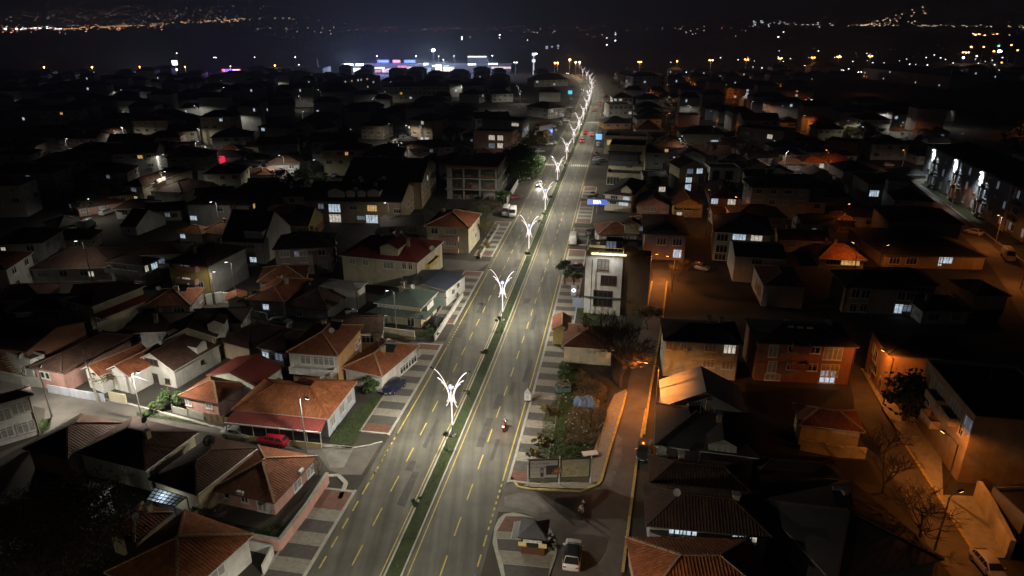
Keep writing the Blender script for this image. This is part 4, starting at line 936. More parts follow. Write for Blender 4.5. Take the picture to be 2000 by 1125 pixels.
# unfinished building
def frame_building():
    A,B,C=M_(268,92),M_(637,102),M_(722,2); z=zof(M_(600,105),M_(600,345)); A,B,C=at(A,z),at(B,z),at(C,z)
    u=A-B; a=u.length; u.normalize(); v=Vector((-u.y,u.x,0)); v=v if v.dot(C-B)>0 else -v; c=(C-B).dot(v)
    sg=1 if v.dot(Vector((-u.y,u.x,0)))>0 else -1; o=empty('unfinished_building',(B.x,B.y,0),math.atan2(u.y,u.x),'unfinished concrete frame building with open floors and stacked bricks','building')
    HOUSES.append((B.x-a/2,B.y+c/2,max(a,c)*.6)); f=z/3
    for k_ in range(4):
        s_=MB(); zz=k_*f; e=.9 if k_ in(1,2) else .3
        s_.box(-e*.8,min(-sg*e,sg*(c+.3)),max(zz-.28,0),a+.4,max(-sg*e,sg*(c+.3)),zz+.02); s_.build('floor_slab',M_conc,o)
    fb=MB(); y0=-sg*.36; fb.bar((-.3,y0,z-.05),(a+.4,y0,z-.05),.1,.75); fb.bar((-.4,y0,z-.05),(-.4,sg*c,z-.05),.1,.75); fb.build('brick_fascia',wallm('brick'),o)
    nx,ny=3,4
    for k_ in range(3):
        for i in range(nx+1):
            for j in range(ny+1):
                if 0<i<nx and 0<j<ny: continue
                if i==nx and j>0 : pass
                x0=.25+(a-.5)*i/nx; y=sg*(.25+(c-.5)*j/ny); wd=.5 if (i,j)!=(nx,0) else 1.6
                cm=MB(); cm.box(x0-(wd-.25 if wd>1 else .25),y-.2,k_*f+.021,x0+.25,y+.2,(k_+1)*f-.281); cm.build('column',M_conc,o)
        bw=MB(); bw.box(.3,min(sg*(c*.55),sg*(c*.55+.2)),k_*f+.021,a-.3,max(sg*(c*.55),sg*(c*.55+.2)),(k_+1)*f-.281); bw.build('back_wall',wallm('concrete'),o)
        for i in range(7):
            px_=R.uniform(1.,a-1.5); py=sg*R.uniform(.6,2.2); hh=R.uniform(.5,1.7); bb=MB()
            for e_ in range(int(hh/.22)): bb.box(px_-.5,py-.4,k_*f+.03+e_*.22,px_+.5+R.uniform(-.1,.1),py+.4,k_*f+.03+e_*.22+.2)
            bb.build('brick_stack',wallm('brick'),o)
    ex,ey=a*.6,sg*c*.5
    for dx in(0,3.6):
        for dy in(0,2.6): cm=MB(); cm.box(ex+dx-.2,ey+dy-.2,z+.03,ex+dx+.2,ey+dy+.2,z+2.2); cm.build('column',M_conc,o)
    rs=MB(); rs.box(ex-.3,ey-.3,z+2.201,ex+3.9,ey+2.9,z+2.45); rs.build('lift_shaft_slab',M_conc,o)
    rf=MB(); rf.box(-.2,min(0,sg*c),z+.021,a+.3,max(0,sg*c),z+.028); rf.build('roof_felt',roofm('flat'),o)
frame_building()
x=h('long three-row apartment block with black roof, dormers and four lit windows',L_(718,342),L_(1442,357),L_(1567,238),(L_(1445,360),L_(1450,525)),'gable','tan','dark',pitch=.32,ax='b',chim=2,wins=[('a',L_(850,385),1.5,1.4,'m'),('a',L_(950,400),3.2,2.2,'w'),('a',L_(955,475),3.2,2.2,'w'),('a',L_(1145,470),2.2,1.,'m'),('a',L_(1225,400),2.6,1.6,'y'),('a',L_(1225,482),3.2,2.2,'w'),('a',L_(1325,475),1.4,1.5,'w'),('a',L_(1410,420),1.8,1.2,'d'),('a',L_(1410,495),1.8,1.2,'d'),('a',L_(1090,395),2.,1.2,'d'),('b',L_(1490,370),1.2,1.3,'d'),('b',L_(1520,340),1.2,1.3,'d'),('b',L_(1515,400),1.2,1.3,'d'),('b',L_(1470,450),1.2,1.3,'d'),('b',L_(1545,370),1.,1.3,'d')])
for p,w_ in((960,4.5),(1065,2.2),(1145,2.2),(1235,3.4)): x.dormer(L_(p,288),w_,3,1.2,'a',z=x.z+1.2,pk=.35,kind='' if w_>3 else 'd')
for p in((990,212),(1140,178),(1155,205),(1300,190),(1315,180),(1108,262)): x.dish(L_(*p),.65,x.z+2.6)
x=h('second long apartment block with black roof and clustered satellite dishes behind the first',L_(1000,205),L_(1590,212),M_(240,70),8.0,'gable','tan','dark',pitch=.3,ax='b',chim=1,auto=DG(b=(6,2)))
for p in((1175,62),(1195,60),(1180,82),(1200,82),(1330,32),(1465,58)): x.dish(L_(*p),.7,x.z+2)
x=h('yellow-walled gabled house with one lit ground floor window beside a parked tractor',L_(600,525),L_(760,528),L_(886,440),(L_(762,530),L_(775,642)),'gable','yellow','dark',pitch=.55,ovh=.1,ax='b',chim=0,band=(0.1,2.2,'brick'),wins=[('a',L_(700,560),1.6,1.2,'c'),('a',L_(710,636),1.8,1.2,'w')])
x=h('white gabled house with flat-topped attic box and a cool lit lower window',L_(112,642),L_(428,657),L_(624,530),(L_(428,660),L_(445,812)),'gable','white','dark',pitch=.8,ovh=.12,ax='b',chim=0,wins=[('a',L_(355,777),1.6,1.2,'w'),('a',L_(345,690),1.8,1.3,'c'),('a',L_(190,700),1.2,1.1,'d'),('b',L_(530,630),.4,.4,'d')])
x.dormer(L_(355,590),4.4,3.,1.5,'a',z=x.z+1.0,flat=True); x.balcony('a',L_(350,700),2.4,3.1,.9)
x=h('three-storey yellow apartment house with salmon balconies and dark red roof',K_(1203,795),K_(1524,828),K_(1810,683),(K_(1528,830),K_(1535,1065)),'hip','yellow','dark',pitch=.4,rib=True,chim=2,wins=[('a',K_(1325,832),1.,1.2,'m'),('a',K_(1370,836),1.2,1.2,'m'),('a',K_(1368,932),1.8,1.4,'w'),('a',K_(1368,1033),.9,1.4,'w'),('a',K_(1395,1036),.9,1.4,'w'),('a',K_(1275,950),1.2,1.2,'c'),('a',K_(1460,955),1.8,1.2,'d'),('a',K_(1250,820),.8,.9,'d')])
x.balcony('a',K_(1400,895),4.6,5.7,1.2,wallm('pink')); x.balcony('a',K_(1400,1000),4.6,2.9,1.2,wallm('pink'))
q=MB(); q.box(-x.hy+.5,-.08,0,x.hy-.5,0,x.z-.2); inst('side_wall',q.mesh('side_wall',[wallm('grey')]),x.root,x.loc('b',0,.02,0),x.frz(x.fr('b')[1]))
x=h('white two-storey house with wide balcony parapet and one lit upper window',K_(768,792),K_(1052,822),K_(1202,772),(K_(1052,825),K_(1058,985)),'hip','white','dark',chim=0,wins=[('a',K_(900,830),2.0,1.3,'c'),('b',K_(1130,822),1.7,1.3,'w'),('b',K_(1062,845),.9,1.3,'w'),('b',K_(1150,910),1.3,1.2,'d'),('a',K_(930,945),2.,1.3,'c')])
x.balcony('a',None,2*x.hx-.8,2.9,1.5,wallm('white'),al=0)
x=h('house with black hip roof and two cream attic walls above a red lean-to strip',F_(482,142),F_(672,185),F_(1030,22),6.2,'hip','cream','dark',chim=0,wins=[('a',F_(540,165),1.,1.,'d'),('b',F_(885,195),.9,.9,'d'),('b',F_(720,280),1.8,1.1,'c')])
x.skirt(4.0,1.6,'redmetal',faces='b')
x=h('dim grey two-storey house with one bright lower window at the left edge',K_(-300,1040),K_(-20,985),K_(392,862),5.6,'hip','grey','dark',chim=1,wins=[('b',K_(262,1048),1.8,1.4,'w'),('b',K_(240,940),2.2,1.3,'d'),('b',K_(75,1000),1.2,1.2,'m'),('b',K_(365,905),1.4,1.2,'d')])
x=h('long low house with bare brick side wall under a black roof',F_(-150,470),F_(190,515),F_(622,285),4.6,'gable','brick','dark',pitch=.25,ax='b',chim=0,wins=[])
x=h('house with black hip roof and pink street wall next to the brick side wall',F_(213,625),F_(448,668),F_(985,392),3.6,'hip','pink','dark',chim=0,wins=[('a',F_(312,682),.7,1.,'d'),('a',F_(348,690),.7,1.,'d')])
x=h('narrow brown tiled house behind the ivy covered pole',F_(590,640),F_(722,695),F_(985,478),3.2,'gable','white','clay',pitch=.5,ax='a',rib=True,chim=0)
x=h('brown tiled gable house tucked against the white gabled house',F_(755,650),F_(945,700),F_(1120,500),3.2,'gable','white','clay',pitch=.5,ax='a',rib=True,chim=0)
x=h('white house with an outdoor stair at the far left of the left street',F_(-60,505),F_(212,600),F_(300,545),3.6,'flat','white','flat',pitch=.3,wins=[('a',F_(170,645),1.,1.2,'d')])
x.dish(F_(163,548),.5,4.2)
sm=MB()
for i in range(12): sm.box(-2.6+i*.4,-1.1,3.3-i*.27,-2.2+i*.4,-.1,3.4-i*.27)
inst('stair',sm.mesh('stair',[M_wood]),x.root,x.loc('a',0,0,0),x.frz(x.fr('a')[1]))
x=h('cream lit apartment house with bright end wall under a street lamp',K_(868,236),K_(1042,243),K_(1303,110),(K_(1045,246),K_(1050,380)),'hip','cream','dark',chim=1,wins=[('a',K_(980,265),1.6,1.2,'m'),('a',K_(988,328),1.7,1.3,'w'),('a',K_(905,250),1.2,1.,'d'),('b',K_(1110,245),1.8,1.2,'d'),('b',K_(1220,160),2.2,1.6,'c'),('b',K_(1105,320),1.6,1.2,'c')])
for p,z in(((1170,240),5.4),((1180,300),2.6)): x.balcony('b',K_(*p),4,z,1.)
x=h('pinkish two-storey house facing a lit yard with a covered car',K_(775,308),K_(790,320),K_(958,268),(K_(790,322),K_(800,420)),'hip','orange','dark',chim=0,wins=[('b',K_(828,348),.8,1.5,'d'),('b',K_(902,325),1.1,1.4,'d'),('b',K_(880,388),1.,1.,'m')])
x=h('salmon apartment house with pale balcony columns behind the lit lane',K_(440,300),K_(560,405),K_(790,262),(K_(580,400),K_(590,462)),'hip','pink','dark',chim=1,wins=[('b',K_(715,290),.9,1.3,'m'),('b',K_(755,350),1.6,1.,'c'),('b',K_(615,405),2.,1.,'c'),('a',K_(520,402),2.4,1.2,'m')])
x=h('small cream cottage with black roof beside a parked silver car',K_(310,505),K_(432,540),K_(580,475),(K_(435,542),K_(440,580)),'hip','cream','black',chim=0,wins=[('b',K_(455,535),1.,1.,'c'),('b',K_(522,512),1.3,1.,'d')])
x=h('white two-storey house with black hip roof and upper balcony across from the cream end wall',K_(1105,278),K_(1335,292),K_(1500,208),(K_(1338,295),K_(1340,375)),'hip','white','dark',chim=0,wins=[('a',K_(1290,308),1.8,1.,'d'),('a',K_(1190,300),1.6,1.1,'c')])
x.balcony('a',None,2*x.hx-1,2.8,1.2,al=0)
x=h('dim white gable-ended house with small round lamp on its front',K_(872,532),K_(994,542),K_(1184,458),(K_(995,545),K_(1012,605)),'gable','white','dark',pitch=.6,ovh=.15,ax='b',chim=0,wins=[('a',K_(945,565),.9,1.1,'d')])
x=h('grey house with two small lit windows behind brown roofs',K_(1350,370),K_(1690,378),K_(1760,330),5.8,'hip','grey','dark',chim=0,wins=[('a',K_(1418,472),1.8,1.2,'w'),('a',K_(1612,408),1.5,1.2,'d')])
x=h('low brown hip-roofed house with a lit doorway behind the yellow apartment house',K_(1285,575),K_(1480,592),K_(1560,540),3.2,'hip','cream','clay',chim=0,wins=[('a',K_(1340,605),1.4,1.,'w')])
x=h('low orange-roofed house behind a bright lamp pole',K_(1460,575),K_(1715,600),L_(222,530),3.2,'hip','cream','rust',pitch=.55,chim=1)
x=h('low brown tiled house behind the white tin awning',G_(150,140),G_(310,120),G_(360,60),3.,'gable','white','clay',pitch=.3,rib=True,chim=0)
x=h('brown hip-roofed house with a lit window above a rubble garden wall',G_(295,130),G_(580,150),G_(790,-20),3.2,'hip','grey','clay',pitch=.35,rib=True,chim=1,wins=[('a',G_(448,185),1.2,1.1,'w')])
x=h('dim two-storey house with one bright window beside the dark garden',L_(440,80),L_(700,72),L_(770,15),(L_(705,75),L_(712,165)),'hip','grey','dark',chim=0,wins=[('a',L_(637,157),1.7,1.2,'w'),('a',L_(635,95),1.6,1.2,'d')])
x=h('dark roofed house with a warm lit window in the unlit quarter',L_(0,375),L_(330,380),L_(395,230),5.,'hip','darkgrey','black',chim=0,wins=[('a',L_(268,450),1.4,1.2,'w'),('b',L_(352,325),1.2,1.3,'y')])
# --- left, further along the avenue
x=h('four-storey grey apartment house with shop windows lit on the ground floor',Q_(1592,692),Q_(1778,708),Q_(1825,655),(Q_(1600,710),Q_(1605,893)),'hip','tan','dark',chim=0,wins=[('a',Q_(1698,697),1.4,1.4,'w'),('a',Q_(1685,748),1.3,1.3,'m'),('a',Q_(1640,797),1.8,1.3,'d'),('a',Q_(1690,797),1.,1.3,'d'),('a',Q_(1745,797),1.8,1.3,'d'),('a',Q_(1645,850),2.6,1.8,'m'),('a',Q_(1697,842),1.4,1.3,'w'),('a',Q_(1735,842),2.2,.8,'w')])
x=h('pink three-storey building with flat black roof and paired lit windows',R_(495,787),R_(806,800),R_(868,745),(R_(810,805),R_(815,960)),'flat','pink','black',pitch=.5,ovh=.1,wins=[('a',R_(642,835),2.6,2.,'w'),('a',R_(708,837),2.4,2.,'w'),('a',R_(642,897),2.6,2.,'m'),('a',R_(708,898),2.4,2.,'w')])
x.balcony('b',None,5,6.2,1.,wallm('tan'),al=1); x.balcony('b',None,5,3.1,1.,wallm('tan'),al=1)
x=h('tall grey apartment block with roadside balconies behind the pink building',R_(560,700),R_(880,712),R_(968,640),11.5,'flat','grey','black',pitch=.4,ovh=.1,wins=[('a',R_(825,733),3.,1.3,'w')],auto=DG(b=(6,4)))
x=h('white roadside house with red pyramid roof and curved gable',R_(962,742),R_(1015,748),R_(1062,688),(R_(1010,750),R_(1015,860)),'hip','white','clay',pitch=.7,chim=0,auto=DG(a=(2,3)))
x=h('white low house with brown roof beside the dark cypress',R_(203,796),R_(395,803),R_(492,728),(R_(398,806),R_(405,880)),'hip','white','clay',chim=0,wins=[('a',R_(245,815),2.,1.2,'d'),('a',R_(330,818),2.,1.2,'d')],auto=DG(b=(4,2)))
x=h('pale roadside block with hip roof in the row beyond the red pyramid roof',R_(908,588),R_(1085,612),R_(1192,520),(R_(1088,614),R_(1090,692)),'hip','white','dark',chim=0,auto=DG(a=(3,2),b=(7,3)))
x=h('white walled house with black hip roof under a bright round bulb',R_(640,495),R_(815,492),R_(838,470),(R_(815,495),R_(816,560)),'hip','white','dark',chim=0,auto=DG(a=(4,2)))
x=h('house with black gable roof and thin bright eave line',R_(380,493),R_(545,500),R_(606,470),5.5,'hip','white','black',chim=0,auto=DG(b=(3,2)))
x=h('wide roadside building with big black hip roof near the avenue bend',R_(972,388),R_(1246,378),R_(1256,352),(R_(1246,380),R_(1247,432)),'hip','mint','dark',pitch=.6,chim=0,auto=DG(a=(6,2)),lit=.25)
x=h('roadside house with black roof and glowing turquoise shop sign',R_(1010,482),R_(1186,482),R_(1228,465),6,'hip','white','dark',chim=0,auto=DG(b=(4,2)))
x=h('barn-like hall with big black hip roof',Q_(912,478),Q_(1198,472),Q_(1215,438),(Q_(1198,475),Q_(1200,530)),'hip','darkgrey','black',pitch=.75,chim=0)
x=h('long lit apartment row with parked cars below the mall',Q_(1085,388),Q_(1376,352),Q_(1395,330),9,'hip','cream','black',pitch=.3,chim=0,auto=DG(a=(12,3)))
x=h('long pale apartment row with two bright upper windows',Q_(1395,440),Q_(1920,432),Q_(2010,395),10,'hip','cream','black',pitch=.3,chim=0,auto=DG(a=(14,3),b=(3,3)),lit=.1)
x=h('house with white lit gable and red-brown roof on the parked car lane',Q_(1420,690),Q_(1560,712),Q_(1600,665),(Q_(1560,715),Q_(1562,785)),'gable','white','clay',pitch=.5,ax='a',chim=0,auto=DG(b=(3,2)))
x=h('dark fronted three-storey house at the start of the parked car lane',Q_(1207,738),Q_(1386,746),Q_(1447,706),(Q_(1388,748),Q_(1390,855)),'hip','tan','dark',chim=0,auto=DG(a=(3,3),b=(3,3)),lit=0)
x=h('dark apartment row with bright yellowish end wall and one lit window',Q_(405,752),Q_(662,768),Q_(832,688),6,'hip','cream','black',chim=0,wins=[('a',Q_(455,770),1.8,1.3,'w')],auto=DG(b=(6,2)),lit=0)
x=h('cream gable-ended house with lamplit row of windows',Q_(735,762),Q_(885,778),Q_(1024,688),6,'gable','cream','black',pitch=.5,ax='a',chim=0,auto=DG(b=(5,2)),lit=0)
x=h('white gabled house with overhanging black roof beyond the dark row',Q_(500,588),Q_(705,578),Q_(790,548),6,'gable','white','black',pitch=.5,ax='b',chim=0,auto=DG(b=(2,2)),lit=0)
# --- right of the avenue
def sign_building():
    x=h('white three-storey modern building with glowing sign strip on its roof edge',M_(1290,733),M_(1567,750),N_(192,705),(M_(1330,735),M_(1327,1170)),'flat','bright','flat',pitch=0.45,ovh=.05,brown=True,name='building',cat='building',wins=[('a',M_(1418,815),2.,2.0,'c'),('a',M_(1458,930),2.8,1.8,'d'),('a',M_(1415,1060),3.4,3.0,'d')])
    q=MB(); wx_=x.hx-x.ovh; ya,yb=sorted((-x.sg*(x.hy-.45),x.sg*(x.hy-.4))); q.box(-wx_-5.,ya,0,-wx_-.003,yb,x.z+.1); wg=q.build('brick_wing',wallm('brown'),x.root)
    q=MB()
    for i in range(26): q.box(-wx_-5.02,(-x.sg*(x.hy-.45))-.03,.2+i*.38,-wx_-.01,(-x.sg*(x.hy-.45))+.03,.2+i*.38+.3)
    q.build('brick_courses',wallm('brown'),wg)['kind']='stuff'
    n=x.fr('a')[1]; f=MB(); f.box(-x.hx,-.35,3.3,x.hx,0,3.55); inst('canopy',f.mesh('canopy',[wallm('charcoal')]),x.root,x.loc('a',0,0,0),x.frz(n))
    s_=MB(); hw=x.hx
    k_=0; xx=-hw+.3
    while xx<hw-2.6:
        w_=R.uniform(.25,.5); hh=R.uniform(.3,.4); s_.box(xx,-.3,x.z+.0,xx+w_,-.16,x.z+hh); xx+=w_+.12
    for k_ in range(9): 
        xx=hw-2.4+k_*.24; s_.box(xx,-.3,x.z+.05,xx+.17,-.16,x.z+.38)
    inst('sign_letters',s_.mesh('sign_letters',[emit('sign_warm_white',(1,.9,.6),2.6)]),x.root,x.loc('a',-.8,0,0),x.frz(n))
    bk=MB(); bk.box(-hw+.1,-.12,x.z-.1,hw-.1,-.02,x.z+.75); inst('sign_board',bk.mesh('sign_board',[wallm('stone')]),x.root,x.loc('a',-.0,0,0),x.frz(n))
    l=bpy.data.lights.new('sign_glow','AREA'); l.energy=110; l.color=(1,.85,.4); l.shape='RECTANGLE'; l.size=hw*1.6; l.size_y=.3; lo=bpy.data.objects.new('sign_glow',l); COL.objects.link(lo); lo.parent=x.root; lo.location=x.loc('a',-.8,-.3,x.z+.75); lo.rotation_euler=(rad(50)*x.sg,0,0)
    l2=l.copy(); l2.energy=190; l2.color=(1,.95,.85); lo=bpy.data.objects.new('sign_downlight',l2); COL.objects.link(lo); lo.parent=x.root; lo.location=x.loc('a',-.3,1.3,x.z+.1); lo.rotation_euler=(rad(-18)*x.sg,0,0)  # second light is added in front of the wall to brighten the white facade
    # rooftop glazed lounge
    lx0,lx1=-hw+.2,-hw*.05; t=MB(); y0,y1=(-x.hy+.2,x.hy*.2) if x.sg>0 else (-x.hy*.2,x.hy-.2)
    t.box(lx0,y0,x.z+2.6,lx1,y1,x.z+2.75); t.build('lounge_roof',M_dark,x.root)
    for i in range(6):
        xx=lx0+(lx1-lx0)*i/5; p=MB(); p.box(xx-.05,(y0 if x.sg>0 else y1)-.05,x.z+.02,xx+.05,(y0 if x.sg>0 else y1)+.05,x.z+2.59); p.build('post',M_dark,x.root)
    yy=y0 if x.sg>0 else y1
    for i in range(5):
        a,b=lx0+(lx1-lx0)*i/5+.06,lx0+(lx1-lx0)*(i+1)/5-.06
        p=MB(); p.poly([(a,yy,x.z+1.3),(b,yy,x.z+1.3),(b,yy,x.z+2.55),(a,yy,x.z+2.55)]); p.build('pane',M_dim if i>1 else M_glass,x.root)
        p=MB(); p.box(a,yy-.03,x.z+.45,b,yy+.03,x.z+1.2); p.build('photo_panel',mat('photo_panel',(.4,.2,.14),.5,.9,4),x.root)
    pl=MB(); pl.tube([(hw*.62,-.28*x.sg,0),(hw*.62,-.28*x.sg,x.z-.9)],.07,6)
    inst('drain_pipe',pl.mesh('drain_pipe',[M_dark]),x.root,(0,-x.sg*x.hy-.05*x.sg,0))
sign_building()
x=h('yellow walled hut with clay lean-to roof and a satellite dish beside the avenue',H_(1042,350),H_(1185,355),H_(1290,260),3.0,'gable','yellow','clay',pitch=.55,ovh=.2,ax='a',rib=True,chim=0)
x.dish(H_(1090,345),.5,2.8)
x=h('low cream house with sagging brown tiled roof under the big bare tree',H_(1112,475),H_(1500,500),H_(1560,330),3.1,'hip','cream','brown',pitch=.4,rib=True,chim=0,wins=[])
x=h('two-storey white house with half red half black roof and one lit upper window',I_(358,428),I_(948,463),I_(760,290),(I_(362,430),I_(365,700)),'hip','mint','dark',pitch=.3,rib=True,chim=1,wins=[('a',I_(705,480),1.7,1.3,'c'),('a',I_(845,495),1.7,1.4,'w'),('a',I_(690,598),1.7,1.3,'c'),('a',I_(830,612),1.7,1.3,'c'),('a',I_(460,455),.8,1.4,'c'),('a',I_(510,460),.8,1.4,'c'),('a',I_(400,455),.8,1.4,'c')])
for p in((432,492),(470,490),(522,505)): x.dish(I_(*p),.35,5.0)
x=h('house with pale sheet-metal gable roof, its left slope lit white',I_(345,916),I_(975,966),I_(870,760),3.6,'gable','grey','metal',pitch=.5,ax='a',rib=False,chim=0,ovh=.3)
x=h('black roofed house with a pale green dormer and white side wall',D_(268,240),D_(985,330),D_(905,25),4.2,'hip','white','black',pitch=.5,chim=2,wins=[])
x.dormer(D_(730,275),3.2,4,1.8,'a',wallm('mint'),'black',z=3.6); x.dish(D_(330,330),.7,3.6); x.dish(D_(318,285),.7,3.9)
x=h('dark red hip-roofed house behind the long lit-window house',D_(238,495),D_(930,560),D_(900,360),3.3,'hip','grey','dark',chim=1,rib=True)
x=h('long low house with deep red roof and two groups of bright windows',D_(212,785),D_(1075,868),D_(1000,560),3.3,'hip','grey','dark',pitch=.45,chim=1,rib=True,wins=[('a',D_(405,806),1.0,.7,'w'),('a',D_(465,810),1.6,.7,'w'),('a',D_(525,816),1.0,.7,'w'),('a',D_(838,843),1.1,.8,'w'),('a',D_(885,846),1.2,.8,'w'),('a',D_(932,851),1.,.8,'w')])
x=h('house with orange-lit clay tiled hip roof at the bottom of the orange street',D_(178,1330),D_(1130,1330),D_(980,860),3.2,'hip','tan','rust',pitch=.4,rib=True,chim=0)
x=h('three-storey brick-red apartment block with one bright ground floor window',I_(1050,450),I_(1795,482),I_(1700,300),(I_(1055,452),I_(1062,730)),'hip','brick','black',pitch=.3,chim=0,ovh=.3,wins=[('a',I_(1165,498),1.2,2.0,'c'),('a',I_(1155,625),1.2,1.9,'c'),('a',I_(1565,525),1.2,2.,'c'),('a',I_(1635,528),1.2,2.,'c'),('a',I_(1545,650),1.3,2.,'c'),('a',I_(1608,652),1.3,2.,'c'),('a',I_(1545,777),2.2,2.0,'w'),('a',I_(1310,492),1.4,1.,'d'),('a',I_(1470,502),1.4,1.,'d'),('a',I_(1300,620),1.4,1.1,'d'),('a',I_(1448,628),1.4,1.1,'d'),('a',I_(1150,740),2.2,1.,'c')])
for k_ in(2.9,5.8): x.balcony('a',None,2.6,k_,1.3,wallm('brick'),al=(-x.hx+1.) if x.fr('a')[1].dot(Vector((0,-1,0)))>0 else 1)
for p in((1262,295),(1290,340),(1360,345),(1430,348)): 
    b=MB(); b.box(-.45,-.1,-.4,.45,.1,.4); P_l=x
    Pw=at(I_(*p),x.z+1.)-Vector((x.ctr.x,x.ctr.y,0)); ql=Vector((Pw.x*math.cos(-x.rz)-Pw.y*math.sin(-x.rz),Pw.x*math.sin(-x.rz)+Pw.y*math.cos(-x.rz),x.z+1.)); o=inst('water_heater_panel',b.mesh('water_heater_panel',[M_dish]),x.root,ql)
for p in((1495,305),(1555,312)): x.dish(I_(*p),.8,x.z+1.)
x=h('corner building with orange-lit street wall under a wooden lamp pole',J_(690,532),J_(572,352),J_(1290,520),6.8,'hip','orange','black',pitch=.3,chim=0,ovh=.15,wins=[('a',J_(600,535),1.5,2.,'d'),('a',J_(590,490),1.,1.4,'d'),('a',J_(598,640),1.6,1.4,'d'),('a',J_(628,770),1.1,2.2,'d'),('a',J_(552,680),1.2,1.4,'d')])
x=h('tall grey apartment block with stacked balconies along the right street',J_(1325,1010),J_(968,585),J_(1700,700),8.8,'flat','tan','black',pitch=.4,ovh=.1,wins=[('a',J_(1020,735),.9,1.9,'c'),('a',J_(1070,800),1.2,1.6,'c'),('a',J_(1180,930),2.4,1.8,'c'),('a',J_(1265,1040),1.,1.9,'m'),('a',J_(1298,1075),1.,1.9,'m'),('a',J_(990,870),1.,1.6,'d'),('a',J_(1230,1080),.9,1.6,'d')])
for p,z in(((1075,845),6.),((1175,975),6.),((1050,950),3.)): x.balcony('a',J_(*p),3.2,z,1.2,wallm('tan'))
x=h('dim two-storey house with two lit ground floor windows below the black roof',J_(925,66),J_(373,38),J_(380,-80),(J_(376,40),J_(378,232)),'hip','tan','black',chim=0,wins=[('a',J_(455,85),1.4,1.8,'d'),('a',J_(528,88),1.4,1.8,'d'),('a',J_(768,198),1.4,1.8,'w'),('a',J_(835,195),1.4,1.3,'m'),('a',J_(790,100),1.2,1.8,'d'),('a',J_(855,103),1.2,1.8,'d'),('a',J_(435,190),1.2,1.6,'d'),('a',J_(512,190),1.2,1.6,'d')])
x=h('low house with orange-lit cluttered terrace beside the right street',E_(35,100),E_(485,155),E_(420,5),3.3,'hip','cream','clay',pitch=.45,rib=True,chim=0)
wall_run('terrace','pale orange-lit terrace walls with a corrugated awning and one dish',[E_(40,270),E_(300,320),E_(480,330)],1.6,.3,wallm('cream'),'terrace')
wall_run('parapet_wall','long pale retaining wall beside the dark driveway at the lower right',[E_(1225,600),E_(1300,720),E_(1445,1010)],2.4,.5,wallm('cream'),'wall')
x=h('grey flat building behind the pale retaining wall',E_(1300,520),E_(1560,760),E_(1800,500),3.,'flat','darkgrey','black',pitch=.3)
x=h('white gable-fronted three-storey house with four lit windows in two columns',N_(473,108),N_(694,102),N_(700,55),(N_(480,110),N_(485,285)),'gable','cream','dark',pitch=.45,ax='a',chim=0,wins=[('a',N_(555,120),2.,1.6,'m'),('a',N_(625,122),2.,1.6,'w'),('a',N_(545,187),2.,2.2,'w'),('a',N_(635,193),1.8,2.4,'d'),('a',N_(538,250),2.,2.2,'w'),('a',N_(622,252),1.2,1.6,'d')])
x.balcony('a',N_(550,212),3.5,5.0,1.2,wallm('cream'))
x=h('white flat-fronted house with two tall dark windows beside the tall pole',N_(700,112),N_(930,114),N_(925,75),(N_(702,115),N_(706,212)),'flat','white','black',pitch=.4,ovh=.1,brown=True,wins=[('a',N_(742,158),2.2,3.,'d'),('a',N_(838,160),2.4,3.,'d')])
x=h('house with pink gable front and two pale windows',N_(160,378),N_(418,382),N_(420,320),(N_(165,380),N_(166,445)),'gable','pink','dark',pitch=.45,ax='a',chim=0,wins=[('a',N_(235,378),2.,1.4,'c'),('a',N_(290,382),1.6,1.4,'c'),('a',N_(370,405),1.4,1.6,'c')])
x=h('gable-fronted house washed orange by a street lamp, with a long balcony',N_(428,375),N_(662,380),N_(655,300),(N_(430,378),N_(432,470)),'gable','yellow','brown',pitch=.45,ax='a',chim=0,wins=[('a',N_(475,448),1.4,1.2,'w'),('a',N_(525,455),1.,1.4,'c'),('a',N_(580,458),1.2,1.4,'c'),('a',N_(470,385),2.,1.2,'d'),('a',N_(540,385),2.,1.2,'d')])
x.balcony('a',None,2*x.hx-2,3.0,1.2,wallm('yellow'),al=0)
x=h('low house with black roof and two lit twin windows beside the orange house',N_(697,322),N_(942,332),N_(935,215),(N_(700,325),N_(703,395)),'hip','tan','dark',chim=1,wins=[('a',N_(735,342),1.9,1.6,'w'),('a',N_(860,347),2.2,1.6,'w')])
x=h('long mauve walled house with dormer and one lit lower window',N_(212,585),N_(545,600),N_(640,462),(N_(250,600),N_(260,790)),'hip','mauve','dark',pitch=.3,chim=0,wins=[('a',N_(345,640),2.,1.8,'d'),('a',N_(462,645),2.,1.8,'d'),('a',N_(460,733),1.8,1.9,'w')])
x.dormer(N_(130,540),3.4,3,1.8,'a',wallm('cream'),'dark',z=x.z+.2)
x=h('tan house with two lit windows under a wide black roof',N_(725,572),N_(1172,602),N_(1100,470),(N_(735,578),N_(740,790)),'hip','cream','black',chim=0,wins=[('a',N_(792,610),2.4,1.8,'d'),('a',N_(915,605),2.8,1.6,'w'),('a',N_(1042,613),2.4,1.7,'w'),('a',N_(785,697),2.4,1.8,'d'),('a',N_(772,772),2.4,1.6,'d')])
x=h('long black-roofed house with pale left gable wall and tan front',N_(882,752),N_(842,628),N_(1280,800),(N_(880,755),N_(868,940)),'gable','white','black',pitch=.2,ax='a',ovh=.1,chim=0,wins=[('d',N_(1045,782),2.,1.2,'d')])
x=h('house with big dark hip roof, pale lit left wall and orange-lit front',N_(1090,964),N_(1015,815),N_(1396,968),(N_(1088,966),N_(1072,1122)),'hip','white','brown',pitch=.35,ovh=.15,chim=0)
